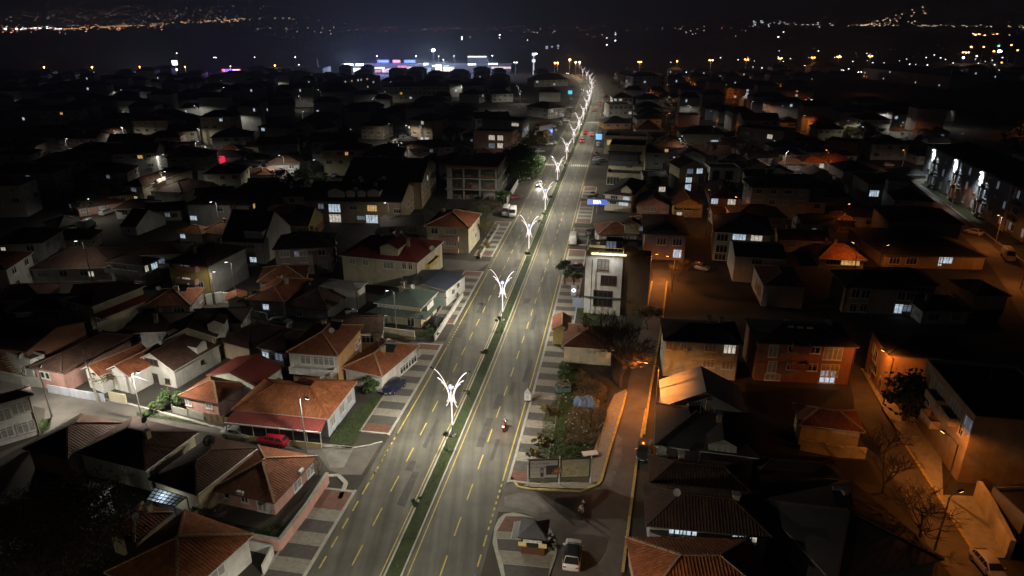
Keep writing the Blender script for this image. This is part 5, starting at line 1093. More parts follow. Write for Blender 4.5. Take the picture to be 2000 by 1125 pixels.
x=h('orange-lit hip-roofed pavilion with warm glowing windows',O_(540,782),O_(183,768),O_(275,690),(O_(186,770),O_(186,835)),'hip','cream','rust',pitch=.55,chim=1,wins=[('a',O_(400,795),3.,1.1,'y'),('a',O_(290,795),3.,1.1,'d'),('a',O_(460,798),1.4,1.1,'y')])
x=h('long two-storey block with orange-lit left end and two bright windows',O_(1430,760),O_(660,742),O_(1330,560),(O_(664,745),O_(668,840)),'hip','tan','black',pitch=.3,chim=0,wins=[('a',O_(740,782),2.2,1.6,'d'),('a',O_(865,785),2.2,1.6,'d'),('a',O_(1085,748),.8,2.,'w'),('a',O_(1125,752),2.6,1.4,'w')])
x=h('small orange-lit house behind a leaning wooden lamp pole',O_(462,492),O_(325,487),O_(440,435),(O_(327,490),O_(330,580)),'hip','orange','brown',chim=0,wins=[('a',O_(382,520),2.,1.6,'c')])
x=h('wide black roofed block filling the dark middle of the right side',O_(1255,520),O_(690,490),O_(1130,410),7,'hip','darkgrey','black',pitch=.3,chim=1)
x=h('dark house with a pale attic box on a stepped black roof',O_(1040,354),O_(735,335),O_(980,200),6.,'hip','grey','black',pitch=.35,chim=0,wins=[('a',O_(760,360),1.,1.,'d')])
x.dormer(O_(768,235),5.2,4,2.6,'a',wallm('grey'),'black',flat=True,z=6.6)
x=h('dark house with one bright twin window beside the stepped black roof',O_(690,222),O_(545,218),O_(690,150),(O_(548,220),O_(550,390)),'hip','grey','black',chim=0,wins=[('a',O_(590,292),2.6,1.8,'w')])
x=h('dim white house with black roof next to two orange roofs',O_(612,128),O_(360,126),O_(610,60),(O_(362,128),O_(362,225)),'hip','mauve','black',chim=0,wins=[('a',O_(410,160),2.,1.6,'c')],auto=None)
x=h('orange-lit tiled pavilion roof, left of a matching pair',O_(258,72),O_(65,70),O_(230,20),(O_(68,70),O_(70,110)),'hip','white','rust',pitch=.45,chim=0,wins=[('a',O_(215,85),2.4,1.6,'w')])
x=h('orange-lit tiled pavilion roof, right of a matching pair, with white lit wall',O_(475,68),O_(262,72),O_(450,10),(O_(264,74),O_(266,130)),'hip','white','rust',pitch=.45,chim=0,wins=[('a',O_(295,100),3.,2.2,'m')])
x=h('dark bungalow with rusty roof beside the housing street',J_(1602,107),J_(1325,105),J_(1420,-10),3.,'hip','cream','brown',chim=0)
# avenue, right side row
x=h('cream two-storey house with gabled bay and two cool lit windows',M_(1418,295),M_(1640,315),N_(70,190),(M_(1425,298),M_(1425,420)),'hip','cream','black',pitch=.4,chim=0,wins=[('a',M_(1590,290),1.8,1.4,'w'),('a',M_(1567,360),2.6,1.6,'w'),('a',M_(1490,352),1.8,1.5,'d'),('a',M_(1500,290),2.,1.,'d')])
x.dormer(M_(1585,285),3.,3,1.9,'a',wallm('cream'),'black',z=x.z-.3,pk=.8); x.skirt(3.2,.9,'slate',faces='a')
x=h('grey flat-topped house with a lit lower window between dark trees',N_(210,178),N_(402,182),N_(400,130),(N_(213,182),N_(214,285)),'flat','grey','black',pitch=.3,ovh=.1,wins=[('a',N_(245,208),1.6,1.4,'c'),('a',N_(368,210),1.8,1.4,'c'),('a',N_(348,280),2.,1.6,'w')])
x=h('pale cream four-storey building with a dark glazed band',S_(150,694),S_(418,704),S_(436,660),(S_(415,706),S_(398,955)),'flat','cream','black',pitch=.6,ovh=.1,wins=[('a',S_(382,748),.8,1.,'d'),('a',S_(378,815),.8,1.,'d'),('a',S_(298,822),2.2,3.,'d')])
q=MB()
for i in range(10): q.box(-4.6+i*.95,-.5,0,-3.75+i*.95,-.3,2.0)
q.box(-5,-.9,-1.8,5.2,0,-.05); q.box(-5,-.4,-.04,5.2,0,2.6,1); q.box(-5.2,-1.2,2.61,5.4,0,2.9); o=inst('glazed_band',q.mesh('glazed_band',[wallm('charcoal'),M_glass]),x.root,x.loc('a',1.2,0,x.z-4.6),x.frz(x.fr('a')[1]))
x=h('cream three-storey building with dark parapet behind the glazed band building',S_(112,638),S_(432,648),S_(440,610),(S_(115,645),S_(112,760)),'flat','cream','black',pitch=1.2,ovh=.1,wins=[('a',S_(222,665),2.,1.8,'d'),('a',S_(298,667),2.,1.8,'d'),('a',S_(150,668),1.8,2.,'y')])
x=h('low cream annex with parapet and dark shopfront by the pavement',S_(130,900),S_(392,910),S_(402,865),(S_(392,908),S_(390,985)),'flat','cream','black',pitch=.5,ovh=.1,wins=[('a',S_(165,950),4.,2.6,'d'),('a',S_(260,955),3.,2.2,'d')])
x=h('pale hip-roofed house with brown ribbed roof beside the lamp-lit lane',S_(335,575),S_(546,578),S_(540,530),(S_(340,578),S_(345,625)),'hip','white','brown',pitch=.6,chim=0,rib=False,auto=DG(a=(3,1)))
x=h('roadside house with orange-lit ground floor and black hip roof',S_(108,528),S_(318,525),S_(315,480),(S_(110,530),S_(110,575)),'hip','orange','black',chim=0,auto=DG(a=(3,1)),lit=.5)
x=h('white roadside house with brown roof and terrace, second in the row',S_(145,398),S_(330,396),S_(332,365),7,'flat','white','brown',pitch=.5,auto=DG(a=(5,2)),lit=.1)
x=h('white roadside house with red-brown roof at the far end of the right row',S_(172,342),S_(334,342),S_(330,308),6,'hip','white','dark',chim=0,auto=DG(a=(4,2)))
for k_,(yy,lb) in enumerate(((352,'farthest'),(412,'second farthest'),(455,'middle'),(497,'nearest'))): h('dark hip-roofed house, %s of four behind the right roadside row'%lb,S_(348,yy),S_(543,yy),S_(543,yy-42),5.5,'hip','grey','black',chim=0,auto=DG(a=(3,1)),lit=0)
x=h('five-storey apartment block with pale left wall near the avenue end',R_(1976,355),R_(1745,360),R_(1960,300),(R_(1746,362),R_(1746,510)),'hip','white','black',pitch=.35,chim=0,ovh=.3,auto=DG(a=(6,5),b=(3,5)),lit=.08)
x=h('pink windowless block beside the lamp-lit lane',S_(822,474),S_(652,472),S_(815,440),(S_(655,475),S_(657,560)),'flat','pink','black',pitch=.3)
x=h('black hip-roofed house with two cool lit windows behind a hedge',S_(1022,612),S_(668,606),S_(1000,555),(S_(835,612),S_(838,690)),'hip','cream','black',chim=1,wins=[('a',S_(920,664),3.2,1.6,'w'),('a',S_(978,664),2.4,1.6,'w')])
x=h('tan three-storey apartment house with pale balconies and two lit windows',S_(1432,595),S_(1085,560),S_(1400,540),(S_(1190,580),S_(1190,715)),'flat','tan','black',pitch=.5,ovh=.1,wins=[('a',S_(1326,626),2.2,1.8,'w'),('a',S_(1374,672),2.4,1.8,'w'),('a',S_(1216,626),2.2,1.6,'c'),('a',S_(1215,672),2.2,1.6,'c'),('a',S_(1322,676),1.8,1.6,'d')])
x.balcony('a',S_(1150,620),5,5.6,1.4); x.balcony('a',S_(1150,665),5,2.6,1.4)
x=h('white gabled house seen over the four-window gable house',S_(870,775),S_(660,770),S_(862,738),6,'gable','white','dark',pitch=.4,ax='a',chim=0)
x=h('low bright white house with dark shuttered windows on the far right side',S_(1568,527),S_(1396,524),S_(1560,500),(S_(1396,526),S_(1396,560)),'hip','white','black',chim=0,wins=[('a',S_(1490,540),4,1.4,'d')])
x=h('cream lamplit gable house under a black roof beside a pale footpath',T_(527,890),T_(343,888),T_(505,850),(T_(345,892),T_(347,985)),'hip','cream','black',pitch=.6,chim=0,auto=DG(a=(4,2)),lit=.0)
x=h('brick-pink windowless-fronted block behind the pair of orange roofs',T_(622,988),T_(383,966),T_(615,930),(T_(385,970),T_(388,1080)),'flat','brick','black',pitch=.3,wins=[('a',T_(552,1060),2.2,1.2,'w')])
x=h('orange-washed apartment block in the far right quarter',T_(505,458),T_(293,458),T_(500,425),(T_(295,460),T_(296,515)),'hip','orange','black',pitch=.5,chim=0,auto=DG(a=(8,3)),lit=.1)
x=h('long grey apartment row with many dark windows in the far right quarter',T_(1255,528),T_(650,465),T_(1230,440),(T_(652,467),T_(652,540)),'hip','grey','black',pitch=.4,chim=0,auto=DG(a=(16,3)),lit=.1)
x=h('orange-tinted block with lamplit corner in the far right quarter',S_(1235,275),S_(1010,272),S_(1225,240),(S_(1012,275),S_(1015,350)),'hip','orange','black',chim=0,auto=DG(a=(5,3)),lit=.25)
x=h('long pale apartment row facing the dark field',S_(1660,290),S_(1370,285),S_(1640,250),(S_(1372,288),S_(1374,360)),'hip','grey','black',pitch=.5,chim=0,auto=DG(a=(10,3)),lit=.08)

x=h('big black-roofed house in the unlit lower right, edging the right street',E_(400,480),E_(1020,1010),E_(150,1040),3.4,'hip','darkgrey','black',pitch=.35,chim=1)
x=h('black-roofed house in the dark yard behind the long lit-window house',E_(-250,430),E_(340,470),E_(300,330),3.2,'hip','darkgrey','black',pitch=.35,chim=0)
# ---------------------------------------------------------------- housing block with wall washers on the right
def housing_block():
    P0,P1=at((1797,353)),at((2075,522)); L=(P1-P0).length; d=(P1-P0)/L; n=Vector((d.y,-d.x,0)); 
    if n.dot(P0)>0: n=-n                       # facade looks to the avenue
    z=zof((1867,322.7),(1865,402.6)); o=empty('housing_block',P0,math.atan2(d.y,d.x),'long dark three-storey housing block with white washed pilasters on the right edge','building')
    sg=1 if n.dot(Vector((-d.y,d.x,0)))>0 else -1      # local y of the facade side
    mid=P0+d*L/2-n*8; HOUSES.append((mid.x,mid.y,20)); 
    for q in(.15,.4,.6,.85): m_=P0+d*L*q-n*8; HOUSES.append((m_.x,m_.y,14))
    dk=wallm('charcoal'); fz=math.pi if sg>0 else 0
    w_=MB(); w_.box(0,min(0,-sg*16),0,L,max(0,-sg*16),z); w_.build('wall',mat('plaster_greyblue',(.24,.25,.265),.9,.15,.6),o)
    r_=MB(); r_.box(-.5,min(sg*.7,-sg*16.5),z+.01,L+.5,max(sg*.7,-sg*16.5),z+.35); r_.build('roof',roofm('black'),o)
    cols=[(p-P0).dot(d) for p in(at(O_(975,235)),at(O_(1118,330)),at(O_(1300,440)))]
    pitch=cols[2]-cols[1]; f=z/3
    x=cols[2]-3*pitch
    while x<L+1:
        if 0<x<L:
            for dx in(-1.0,1.0):
                c=MB(); c.box(x+dx-.22,min(0,sg*.5),0,x+dx+.22,max(0,sg*.5),z-.05); c.build('pilaster',wallm('white'),o)
            if any(abs(x-c)<2 for c in cols):
                h_=MB(); h_.box(x-.5,min(sg*.6,sg*1.1),z-.5,x+.5,max(sg*.6,sg*1.1),z-.3); h_.build('flood_lamp',[M_lens],o)
                add_light('SPOT',o,(x,sg*1.15,z-.55),3800,(.85,.93,1),rad(110),.6,(rad(20)*(1 if sg>0 else -1)*-1,0,0),.1,'wash_light')
            for k_ in range(3):
                for dx,w2,kd in((-3.2,1.1,'m'),(-2.0,.7,'d'),(0,1.3,'d'),(2.2,1.1,'m'),(3.6,1.4,'d'),(pitch/2,1.2,'m')):
                    if 1<x+dx<L-1: window(o,(x+dx,sg*.0,k_*f+f*.55),fz,w2,1.9,'m' if (kd=='m' and R.random()<.55) else 'd')
                b=MB(); b.box(x+2.6,min(0,sg*1.4),k_*f+.1,x+5.2,max(0,sg*1.4),k_*f+.25); b.box(x+2.6,min(sg*1.3,sg*1.4),k_*f+.251,x+5.2,max(sg*1.3,sg*1.4),k_*f+1.1); b.build('balcony',dk,o)
                b=MB(); b.box(x-1.2,min(0,sg*.55),k_*f+.02,x+1.2,max(0,sg*.55),k_*f+.14); b.build('ledge',wallm('white'),o)
        x+=pitch
housing_block()
x=House('pale modern villa standing behind the housing block at the right edge',O_(1800,60),O_(1600,5),O_(1780,-40),(O_(1602,8),O_(1575,85)),'flat','white','black',pitch=.3,wins=[('a',O_(1640,60),3,2.4,'d')],ovh=.1)
# ---------------------------------------------------------------- avenue lamp masts
bases=[(882,852),(986,626),(1032,500),(1064,422),(1090,363)]
ys=[at(b).y for b in bases]; sp=(ys[-1]-ys[0])/4
Y=[ys[0]-2*sp,ys[0]-sp]+ys
while Y[-1]<640: Y.append(Y[-1]+sp)
names=['','nearest lamp mast, standing full height between both carriageways','second lamp mast, counted from the nearest, beside a small clipped tree','third lamp mast, level with the pale yellow house','fourth lamp mast, in front of a car with headlights on','fifth lamp mast, nearest before the first zebra crossing']
MASTS=[]
for i,y in enumerate(Y):
    i-=1; px_,py_=off(max(y,8),-.25 if i>0 else 0); py_=y
    lb=names[i] if 0<i<len(names) else ('first lamp mast outside the bottom edge' if i==0 else 'lamp mast below the drone, outside the frame' if i<0 else 'lamp mast %s of the far run past the zebra crossing'%(['first','second','third','fourth','fifth','sixth','seventh','eighth','ninth','tenth','eleventh','twelfth'][i-6]))
    MASTS.append(mast(px_,py_,lb,-heading(max(y,30))-rad(3),(1,) if i==0 else (-1,1),MASTW*(1.9 if i<=0 else 1 if i<6 else .62)))
# clipped trees in the median
TT=MB(); TT.tube([(0,0,0),(0,0,1.5)],[.04,.035],5); TTm=TT.mesh('trunk',[M_bark])
TC=[]
for k_ in range(3):
    b=MB(); rr=random.Random(k_); leaf_cloud(b,(0,0,1.85),.62,.55,420,.13,rr,0); TC.append(b.mesh('crown',[M_leafd]))
ST=MB(); ST.tube([(-.5,.1,0),(-.05,0,1.2)],.03,4); ST.tube([(.5,.1,0),(.05,0,1.2)],.03,4); STm=ST.mesh('stakes',[M_wood])
tl=[(863,875,'beside the foot of the nearest lamp mast'),(805,1005,'on the dark stretch below the nearest lamp mast'),(940,705,'midway between the two nearest masts'),(973,640,'beside the second lamp mast'),(905,785,'just beyond the nearest lamp mast'),(1027,506,'beside the third lamp mast'),(1050,445,'short of the fourth lamp mast'),(1060,425,'at the foot of the fourth lamp mast'),(1073,393,'between the fourth and fifth masts'),(1088,363,'at the foot of the fifth lamp mast'),(1101,328,'first beyond the fifth lamp mast'),(1110,305,'second beyond the fifth lamp mast')]
for i,(a,b,lb) in enumerate(tl):
    P=at((a,b+4)); q=off(P.y,-.2); o=empty('clipped_tree',(q[0],q[1],.14),i,'small clipped ball tree '+lb,'tree','small clipped trees in the avenue median')
    inst('trunk',TTm,o); inst('crown',TC[i%3],o); 
    if i in(2,4): inst('stakes',STm,o)
# ---------------------------------------------------------------- side street lamps
SL=street_lamp
SL(B_(690,290),8.0,B_(770,330),'slim lamp post by the red estate car',W=700,arm=1.2)
SL(F_(1042,1012),7.2,F_(1300,1060),'lamp post rising from the left street in front of the white gabled house',W=2600,arm=.9)
SL(G_(1408,402),8.5,G_(1330,420),'lamp post in front of the green roofed house',W=160,arm=1.)
SL(F_(380,985),7,F_(430,900),'leaning lamp post at the bend of the left street',W=1700,arm=.6)
SL(K_(1622,612),9,K_(1500,640),'lamp pole between orange roofs',W=250,arm=1.)
SL(K_(680,950),9,K_(560,960),'lamp pole behind the white balcony house',W=220,arm=1.)
SL(G_(245,190),9,G_(180,200),'tall lamp pole beside the yellow apartment house',W=220,arm=.6)
SL(G_(80,165),6.5,G_(140,180),'wooden pole with a bare bright bulb by the tin awning',W=260,arm=.8,wood=True)
SL(L_(1358,590),8.,L_(1300,600),'lit lamp pole rising before the long apartment block',W=220,arm=.6)
SL(L_(803,262),9,L_(870,240),'lamp pole on the lane by the dark garden',W=260,arm=1.)
SL(K_(662,510),6,K_(760,470),'lamp pole over the parked bus in the yard',W=420,arm=1.)
SL(K_(1215,330),8,K_(1290,330),'lamp shining on the cream end wall',W=500,arm=1.)
SL(Q_(1160,975),10,Q_(1140,960),'tall pole with a cross of floodlights on the dark plot',W=160,arm=.8)
SL(Q_(1605,890),8,Q_(1500,900),'lamp on the corner of the parked car lane',W=800,arm=1.2)
SL(Q_(1440,880),8,Q_(1530,830),'lamp at the near end of the parked car lane',W=400,arm=1.2)
SL(Q_(770,745),7,Q_(860,760),'lamp lighting the yellowish end wall',W=260,arm=1.)
SL(Q_(960,760),7,Q_(1040,760),'lamp lighting the cream gable row',W=260,arm=1.)
SL(Q_(1740,510),8,Q_(1700,540),'lamp in front of the long pale apartment row',W=420,arm=1.)
SL(Q_(1240,440),8,Q_(1260,470),'lamp over cars below the apartment row',W=420,arm=1.)
SL(Q_(150,560),9,Q_(200,560),'pair of slim lamp poles at the far left lane',W=300,arm=1.)
SL(P_(1540,720),9,P_(1500,740),'slim lamp pole beside the far left apartment row',W=200,arm=1.)
SL(P_(345,740),9,P_(250,740),'lamp pole over the far left junction',W=300,arm=1.)
SL(P_(80,780),8,P_(10,760),'lamp on the pale road at the far left edge',W=300,arm=1.)
SL(P_(545,700),8,P_(600,700),'lamp before the low cream row',W=300,arm=1.)
SL(P_(480,1100),8,P_(540,1110),'lamp with glare over parked cars on the left',W=300,arm=1.)
SO=lambda *a,**k_: SL(*a,col='o',**k_)
SO(I_(300,945),7.,I_(190,930),'wooden pole with sodium lamp leaning over the orange street',W=2300,arm=1.6,wood=True)
SO((1262,1330),6.5,(1225,1330),'sodium lamp below the bottom edge of the orange street',W=420,arm=1.4)
SO(N_(420,1010),7,N_(340,1000),'sodium lamp at the upper end of the orange street',W=800,arm=1.2)
SO(N_(255,930),5.5,N_(300,930),'sodium lamp behind the brick side of the sign building',W=1500,arm=.9)
SO(J_(655,905),7.5,J_(560,850),'wooden pole with sodium lamp beside the orange corner wall',W=700,arm=1.6,wood=True)
SO(E_(1015,580),7.,E_(900,500),'wooden pole with bracket and sodium lamp by the balcony block',W=800,arm=1.8,wood=True)
SO(E_(950,960),7.,E_(1080,930),'sodium lamp hidden behind the bare trees of the right street',W=500,arm=1.)
SO(N_(672,590),11,N_(640,560),'tall pole with sodium lamp beside the orange gable house',W=800,arm=1.)
SO(N_(905,470),5.5,N_(840,470),'sodium lamp over a low porch roof',W=110,arm=1.)
SO(O_(615,880),6,O_(690,870),'sodium lamp on the corner of the long two-storey block',W=260,arm=.9)
SO(O_(335,590),7.5,O_(400,585),'leaning wooden pole with sodium lamp',W=200,arm=1.,wood=True)
SO(O_(440,865),6,O_(380,850),'sodium lamp in front of the warm lit pavilion',W=260,arm=1.)
SO(O_(1150,400),7.,O_(1110,420),'first sodium lamp on the housing street',W=260,arm=1.)
SO(O_(1468,688),7.8,O_(1380,700),'second sodium lamp on the housing street, nearest the van',W=1100,arm=1.2)
SO(O_(1660,1000),7,O_(1600,960),'sodium lamp at the right edge of the housing street',W=900,arm=1.2)
SO(O_(790,120),7,O_(720,130),'dim red sodium lamp before the dark brick yard',W=160,arm=1.)
SO(S_(560,345),9,S_(600,350),'sodium lamp at the top of the lamp-lit lane',W=420,arm=1.)
SO(S_(560,600),9,S_(600,600),'sodium lamp at the near end of the lamp-lit lane',W=420,arm=1.)
SO(S_(990,350),9,S_(1040,360),'sodium lamp on the corner of the orange-tinted block',W=520,arm=1.)
SO(S_(1320,345),9,S_(1290,360),'sodium lamp before the long pale apartment row',W=520,arm=1.)
SO(T_(645,650),12,T_(700,650),'lone sodium lamp on the dark field road',W=500,arm=1.)
SO(S_(740,330),9,S_(700,340),'sodium lamp shining on a yellow tree',W=420,arm=1.)
SL(S_(885,790),12,S_(930,760),'tall pole with white flood over a pale roof',W=160,arm=1.)
SL(T_(520,960),8,T_(560,950),'white lamp on the pale footpath',W=380,arm=1.)
SL(T_(640,1010),8,T_(600,1000),'white lamp beside the pale blossom tree',W=300,arm=1.)
SL(T_(330,800),8,T_(370,790),'white lamp in front of the far grey row',W=260,arm=1.)
SL(S_(1140,420),8,S_(1110,440),'white lamp in the yard of the tan apartment house',W=260,arm=1.)
SL(S_(1180,480),8,S_(1220,490),'white lamp beside a pale tree behind the tan apartment house',W=260,arm=1.)
SL(S_(660,820),9,S_(630,830),'white lamp on the lane between small houses',W=120,arm=.8)
SO(O_(230,120),7,O_(180,130),'sodium lamp between the pair of orange roofs',W=260,arm=1.)
# ---------------------------------------------------------------- vehicles
car('sedan',(.3,.31,.3),B_(150,170),B_(300,195),'grey saloon parked on the left street beside a red estate car')
car('wagon',(.5,.02,.045),B_(545,245),B_(385,215),'bright red estate car parked on the left street')
car('hatch',(.012,.018,.05),G_(1432,765),G_(1348,832),'dark blue car parked on the striped pavement',z0=.14)
car('hatch',(.62,.60,.58),C_(1090,1100),C_(1112,925),'white crossover with black roof parked beside the kiosk',blackroof=True)
car('van',(.62,.62,.6),M_(768,420),M_(745,492),'white minibus facing the camera at the avenue edge')
car('van',(.5,.5,.5),M_(722,410),M_(690,480),'white box van half hidden beside the white minibus')
car('van',(.62,.62,.6),M_(1190,690),M_(1208,610),'white van parked on the right edge of the avenue')
car('sedan',(.03,.03,.035),C_(1590,245),C_(1572,350),'dark car parked on the kerb of the orange street')
car('hatch',(.5,.5,.5),O_(1350,600),O_(1275,582),'white car parked on the housing street')
car('van',(.42,.43,.45),O_(1530,725),O_(1600,815),'silver van parked on the housing street')
car('hatch',(.4,.4,.4),E_(1260,1030),E_(1360,1150),'silver car cut off by the bottom right corner')
car('hatch',(.03,.03,.03),H_(165,335),H_(215,290),'dark car parked under the white roadside house')
car('sedan',(.12,.13,.15),G_(490,305),G_(620,320),'dark car with a bright roof edge in front of the grey unplastered house')
car('hatch',(.5,.5,.5),K_(515,590),K_(590,580),'silver car parked before the cream cottage')
car('van',(.5,.5,.48),K_(600,570),K_(690,520),'white minibus parked in the lit yard')
car('mini',(.55,.55,.52),K_(735,462),K_(825,432),'white car parked along the salmon apartment house')
car('hatch',(.45,.45,.45),L_(885,705),L_(950,670),'pale car beside the green tractor')
car('sedan',(.3,.34,.5),L_(940,185),L_(960,160),'pale blue car parked on the lane by the dark garden')
car('hatch',(.3,.3,.28),N_(580,840),N_(670,860),'dim silver car parked behind the tan house')
car('sedan',(.05,.05,.05),M_(1190,845),M_(1270,855),'black car parked beside the white modern building')
car('hatch',(.1,.1,.1),M_(1310,600),M_(1350,575),'dark car with a bright windscreen by the dormer house')
car('hatch',(.55,.55,.55),M_(965,216),M_(943,258),'oncoming car with glaring headlights on the left carriageway',on=1,beam=2500)
for rr,ff,cl,kd,lb,on in ((R_(1347,885),R_(1352,855),(.3,.02,.02),'hatch','red car driving away, nearest on the right carriageway',1),(R_(1420,830),R_(1428,812),(.6,.6,.6),'hatch','white car driving away beside two red cars',1),(R_(1370,815),R_(1378,798),(.3,.03,.03),'hatch','car with red tail lights left of the white car',1),(R_(1441,634),R_(1447,620),(.2,.03,.03),'sedan','red-lit car driving away near the second zebra crossing',1),(R_(1486,588),R_(1491,570),(.25,.04,.03),'sedan','farthest red-lit car on the right carriageway',1)):
    a,b=at(rr),at(ff); q=(a+b)/2; hd=heading(q.y); dv=Vector((math.sin(hd),math.cos(hd),0))*2.2
    car(kd,cl,q-dv,q+dv,lb,on,world=True)
for k_,(p,lb) in enumerate(((R_(1352,470),'oncoming car with twin headlights, left of a second oncoming car'),(R_(1398,476),'oncoming car with twin headlights close to the median'),(R_(1330,735),'oncoming car with blinding headlights behind the lamp mast'),(R_(1398,512),'oncoming car with blinding headlights far along the avenue'),(R_(1232,338),'oncoming car glaring at the avenue bend'))):
    q=at(p); hd=heading(q.y); dv=Vector((math.sin(hd),math.cos(hd),0))*2.2; car('hatch',(.3,.3,.3),q+dv,q-dv,lb,1,world=True,beam=900)
ORDC=['first','second','third','fourth','fifth','sixth','seventh','eighth','ninth','tenth','eleventh','twelfth','thirteenth','fourteenth','fifteenth','sixteenth']
G_P='cars parked along the left edge of the avenue'
pk=[(M_(930,28),'white car at the near end of the parking row','hatch',(.6,.6,.6),80),(M_(968,70),'white van in the parking row','van',(.55,.55,.55),10),(M_(945,112),'dark car, nearest in the parking row','sedan',(.05,.05,.05),15),(R_(1015,950),'silver car parked before the zebra crossing','sedan',(.4,.4,.4),100),(R_(1135,888),'grey car parked alone at the carriageway edge','hatch',(.3,.32,.34),15),(R_(1080,895),'pale car parked beside the grey kerbside car','hatch',(.45,.45,.42),100),(R_(1107,757),'white car parked by the blue glow','hatch',(.6,.6,.6),100),(R_(1117,785),'silver car parked next beyond the blue glow','sedan',(.45,.45,.45),100),(R_(1175,675),'white van parked under the roadside block','van',(.6,.6,.6),20),(R_(1218,712),'silver car angled in the forecourt','hatch',(.4,.4,.4),80),(R_(1242,690),'dark grey car in the forecourt','hatch',(.15,.15,.16),20),(R_(1275,640),'dark car close to the carriageway','hatch',(.1,.1,.1),20),(R_(1155,720),'pale car behind the forecourt cars','sedan',(.4,.4,.38),100),(R_(990,890),'white car parked under the yellow tree','hatch',(.5,.5,.5),95),(R_(1040,1020),'white van nearest the zebra crossing','mini',(.5,.5,.5),15),(R_(1210,620),'silver car before the white shop front','hatch',(.35,.35,.35),20),(R_(1275,440),'blue-lit car near the avenue bend','hatch',(.1,.2,.4),40)]
for p,lb,kd,cl,hd in pk:
    q=at(p); dv=Vector((math.sin(rad(hd)),math.cos(rad(hd)),0)); car(kd,cl,q-dv*2.2,q+dv*2.2,lb,group=G_P,world=True)
for k_,(p,lb,kd,cl) in enumerate(((Q_(1485,882),'white car, nearest on the parked car lane','hatch',(.6,.6,.6)),(Q_(1507,862),'silver car, second on the parked car lane','sedan',(.45,.45,.45)),(Q_(1550,830),'pale car, farthest on the parked car lane','hatch',(.5,.5,.5)),(Q_(1755,910),'white van before the four-storey grey house','van',(.55,.55,.55)),(Q_(1830,898),'white car next to the white van','hatch',(.6,.6,.6)),(Q_(1885,925),'dark car between white van and cypress','sedan',(.07,.07,.07)),(R_(1475,1010),'grey car under the cream annex','sedan',(.2,.2,.2)),(R_(1510,1030),'dark car under the cream annex beside a grey car','hatch',(.06,.06,.06)),(S_(612,560),'white car, nearest on the lamp-lit lane','hatch',(.6,.6,.6)),(S_(617,585),'dark car on the lamp-lit lane','sedan',(.1,.1,.1)),(T_(275,692),'dark blue car with white lights before the far grey row','hatch',(.05,.08,.2)),(O_(690,95),'dim pale car by the dark brick yard','hatch',(.4,.3,.3)),(O_(810,180),'car with pale roof under the housing block','sedan',(.4,.4,.42)),(J_(205,195),'dim red car parked in the dark yard','hatch',(.2,.05,.04)))):
    q=at(p); hd=[35,35,35,85,85,80,95,95,10,10,70,80,60,90][k_]; dv=Vector((math.sin(rad(hd)),math.cos(rad(hd)),0)); car(kd,cl,q-dv*2.2,q+dv*2.2,lb,world=True,on=1 if 'lights' in lb else 0)
pcs=random.Random(4); CC=((.5,.5,.5),(.3,.3,.3),(.6,.6,.6),(.08,.08,.09),(.2,.05,.05),(.1,.14,.25))
for i,y_ in enumerate((196,206,232,243,262,281,300,318,340,362,385,410,432,455,480,505)):
    for s_,nm in ((-1,'left'),(1,'right')):
        if pcs.random()<.25 or (s_>0 and y_<238): continue
        q=Vector((*off(y_+pcs.uniform(-2,2),s_*(11.2+pcs.uniform(0,2.5) if s_<0 else 10.2)),0)); hd=heading(y_)+(pcs.choice((0,math.pi)) if s_>0 else pcs.choice((0,.9,1.3))); dv=Vector((math.sin(hd),math.cos(hd),0))*2.2; cl=pcs.choice(CC)
        car(pcs.choice(('hatch','sedan','hatch','mini')),cl,q-dv,q+dv,'parked %s car, %s of the far %s side row'%({.5:'silver',.3:'grey',.6:'white',.08:'black',.2:'dark red',.1:'blue'}[cl[0]],ORDC[i],nm),group='cars parked along the far avenue',world=True)
# green tractor
def tractor():
    p=at(L_(825,690)); o=empty('tractor',(p.x,p.y,0),rad(-70),'green tractor with a loader bucket beside the yellow gabled house','tractor'); gm=paint((.02,.16,.09))
    b=MB(); b.box(-.35,0,.8,.35,1.7,1.5); b.box(-.7,-1.2,.7,.7,0,1.3); b.box(-.9,2.4,.2,.9,2.9,.9); b.bar((-.5,0,1.2),(-.5,2.5,.6),.12,.15); b.bar((.5,0,1.2),(.5,2.5,.6),.12,.15); b.build('body',gm,o)
    b=MB(); b.box(-.75,-1.1,2.45,.75,.1,2.55); 
    for x_ in(-.68,.68):
        for y_ in(-1.,0): b.box(x_-.04,y_-.04,1.3,x_+.04,y_+.04,2.449)
    b.build('cab',gm,o); 
    for x_ in(-.85,.85):
        w_=MB(); w_.tube([(x_-.2,-.7,.8),(x_+.2,-.7,.8)],.8,16); w_.build('wheel',M_tyre,o); w_=MB(); w_.tube([(x_*.85-.12,1.4,.45),(x_*.85+.12,1.4,.45)],.45,12); w_.build('wheel',M_tyre,o)
tractor()
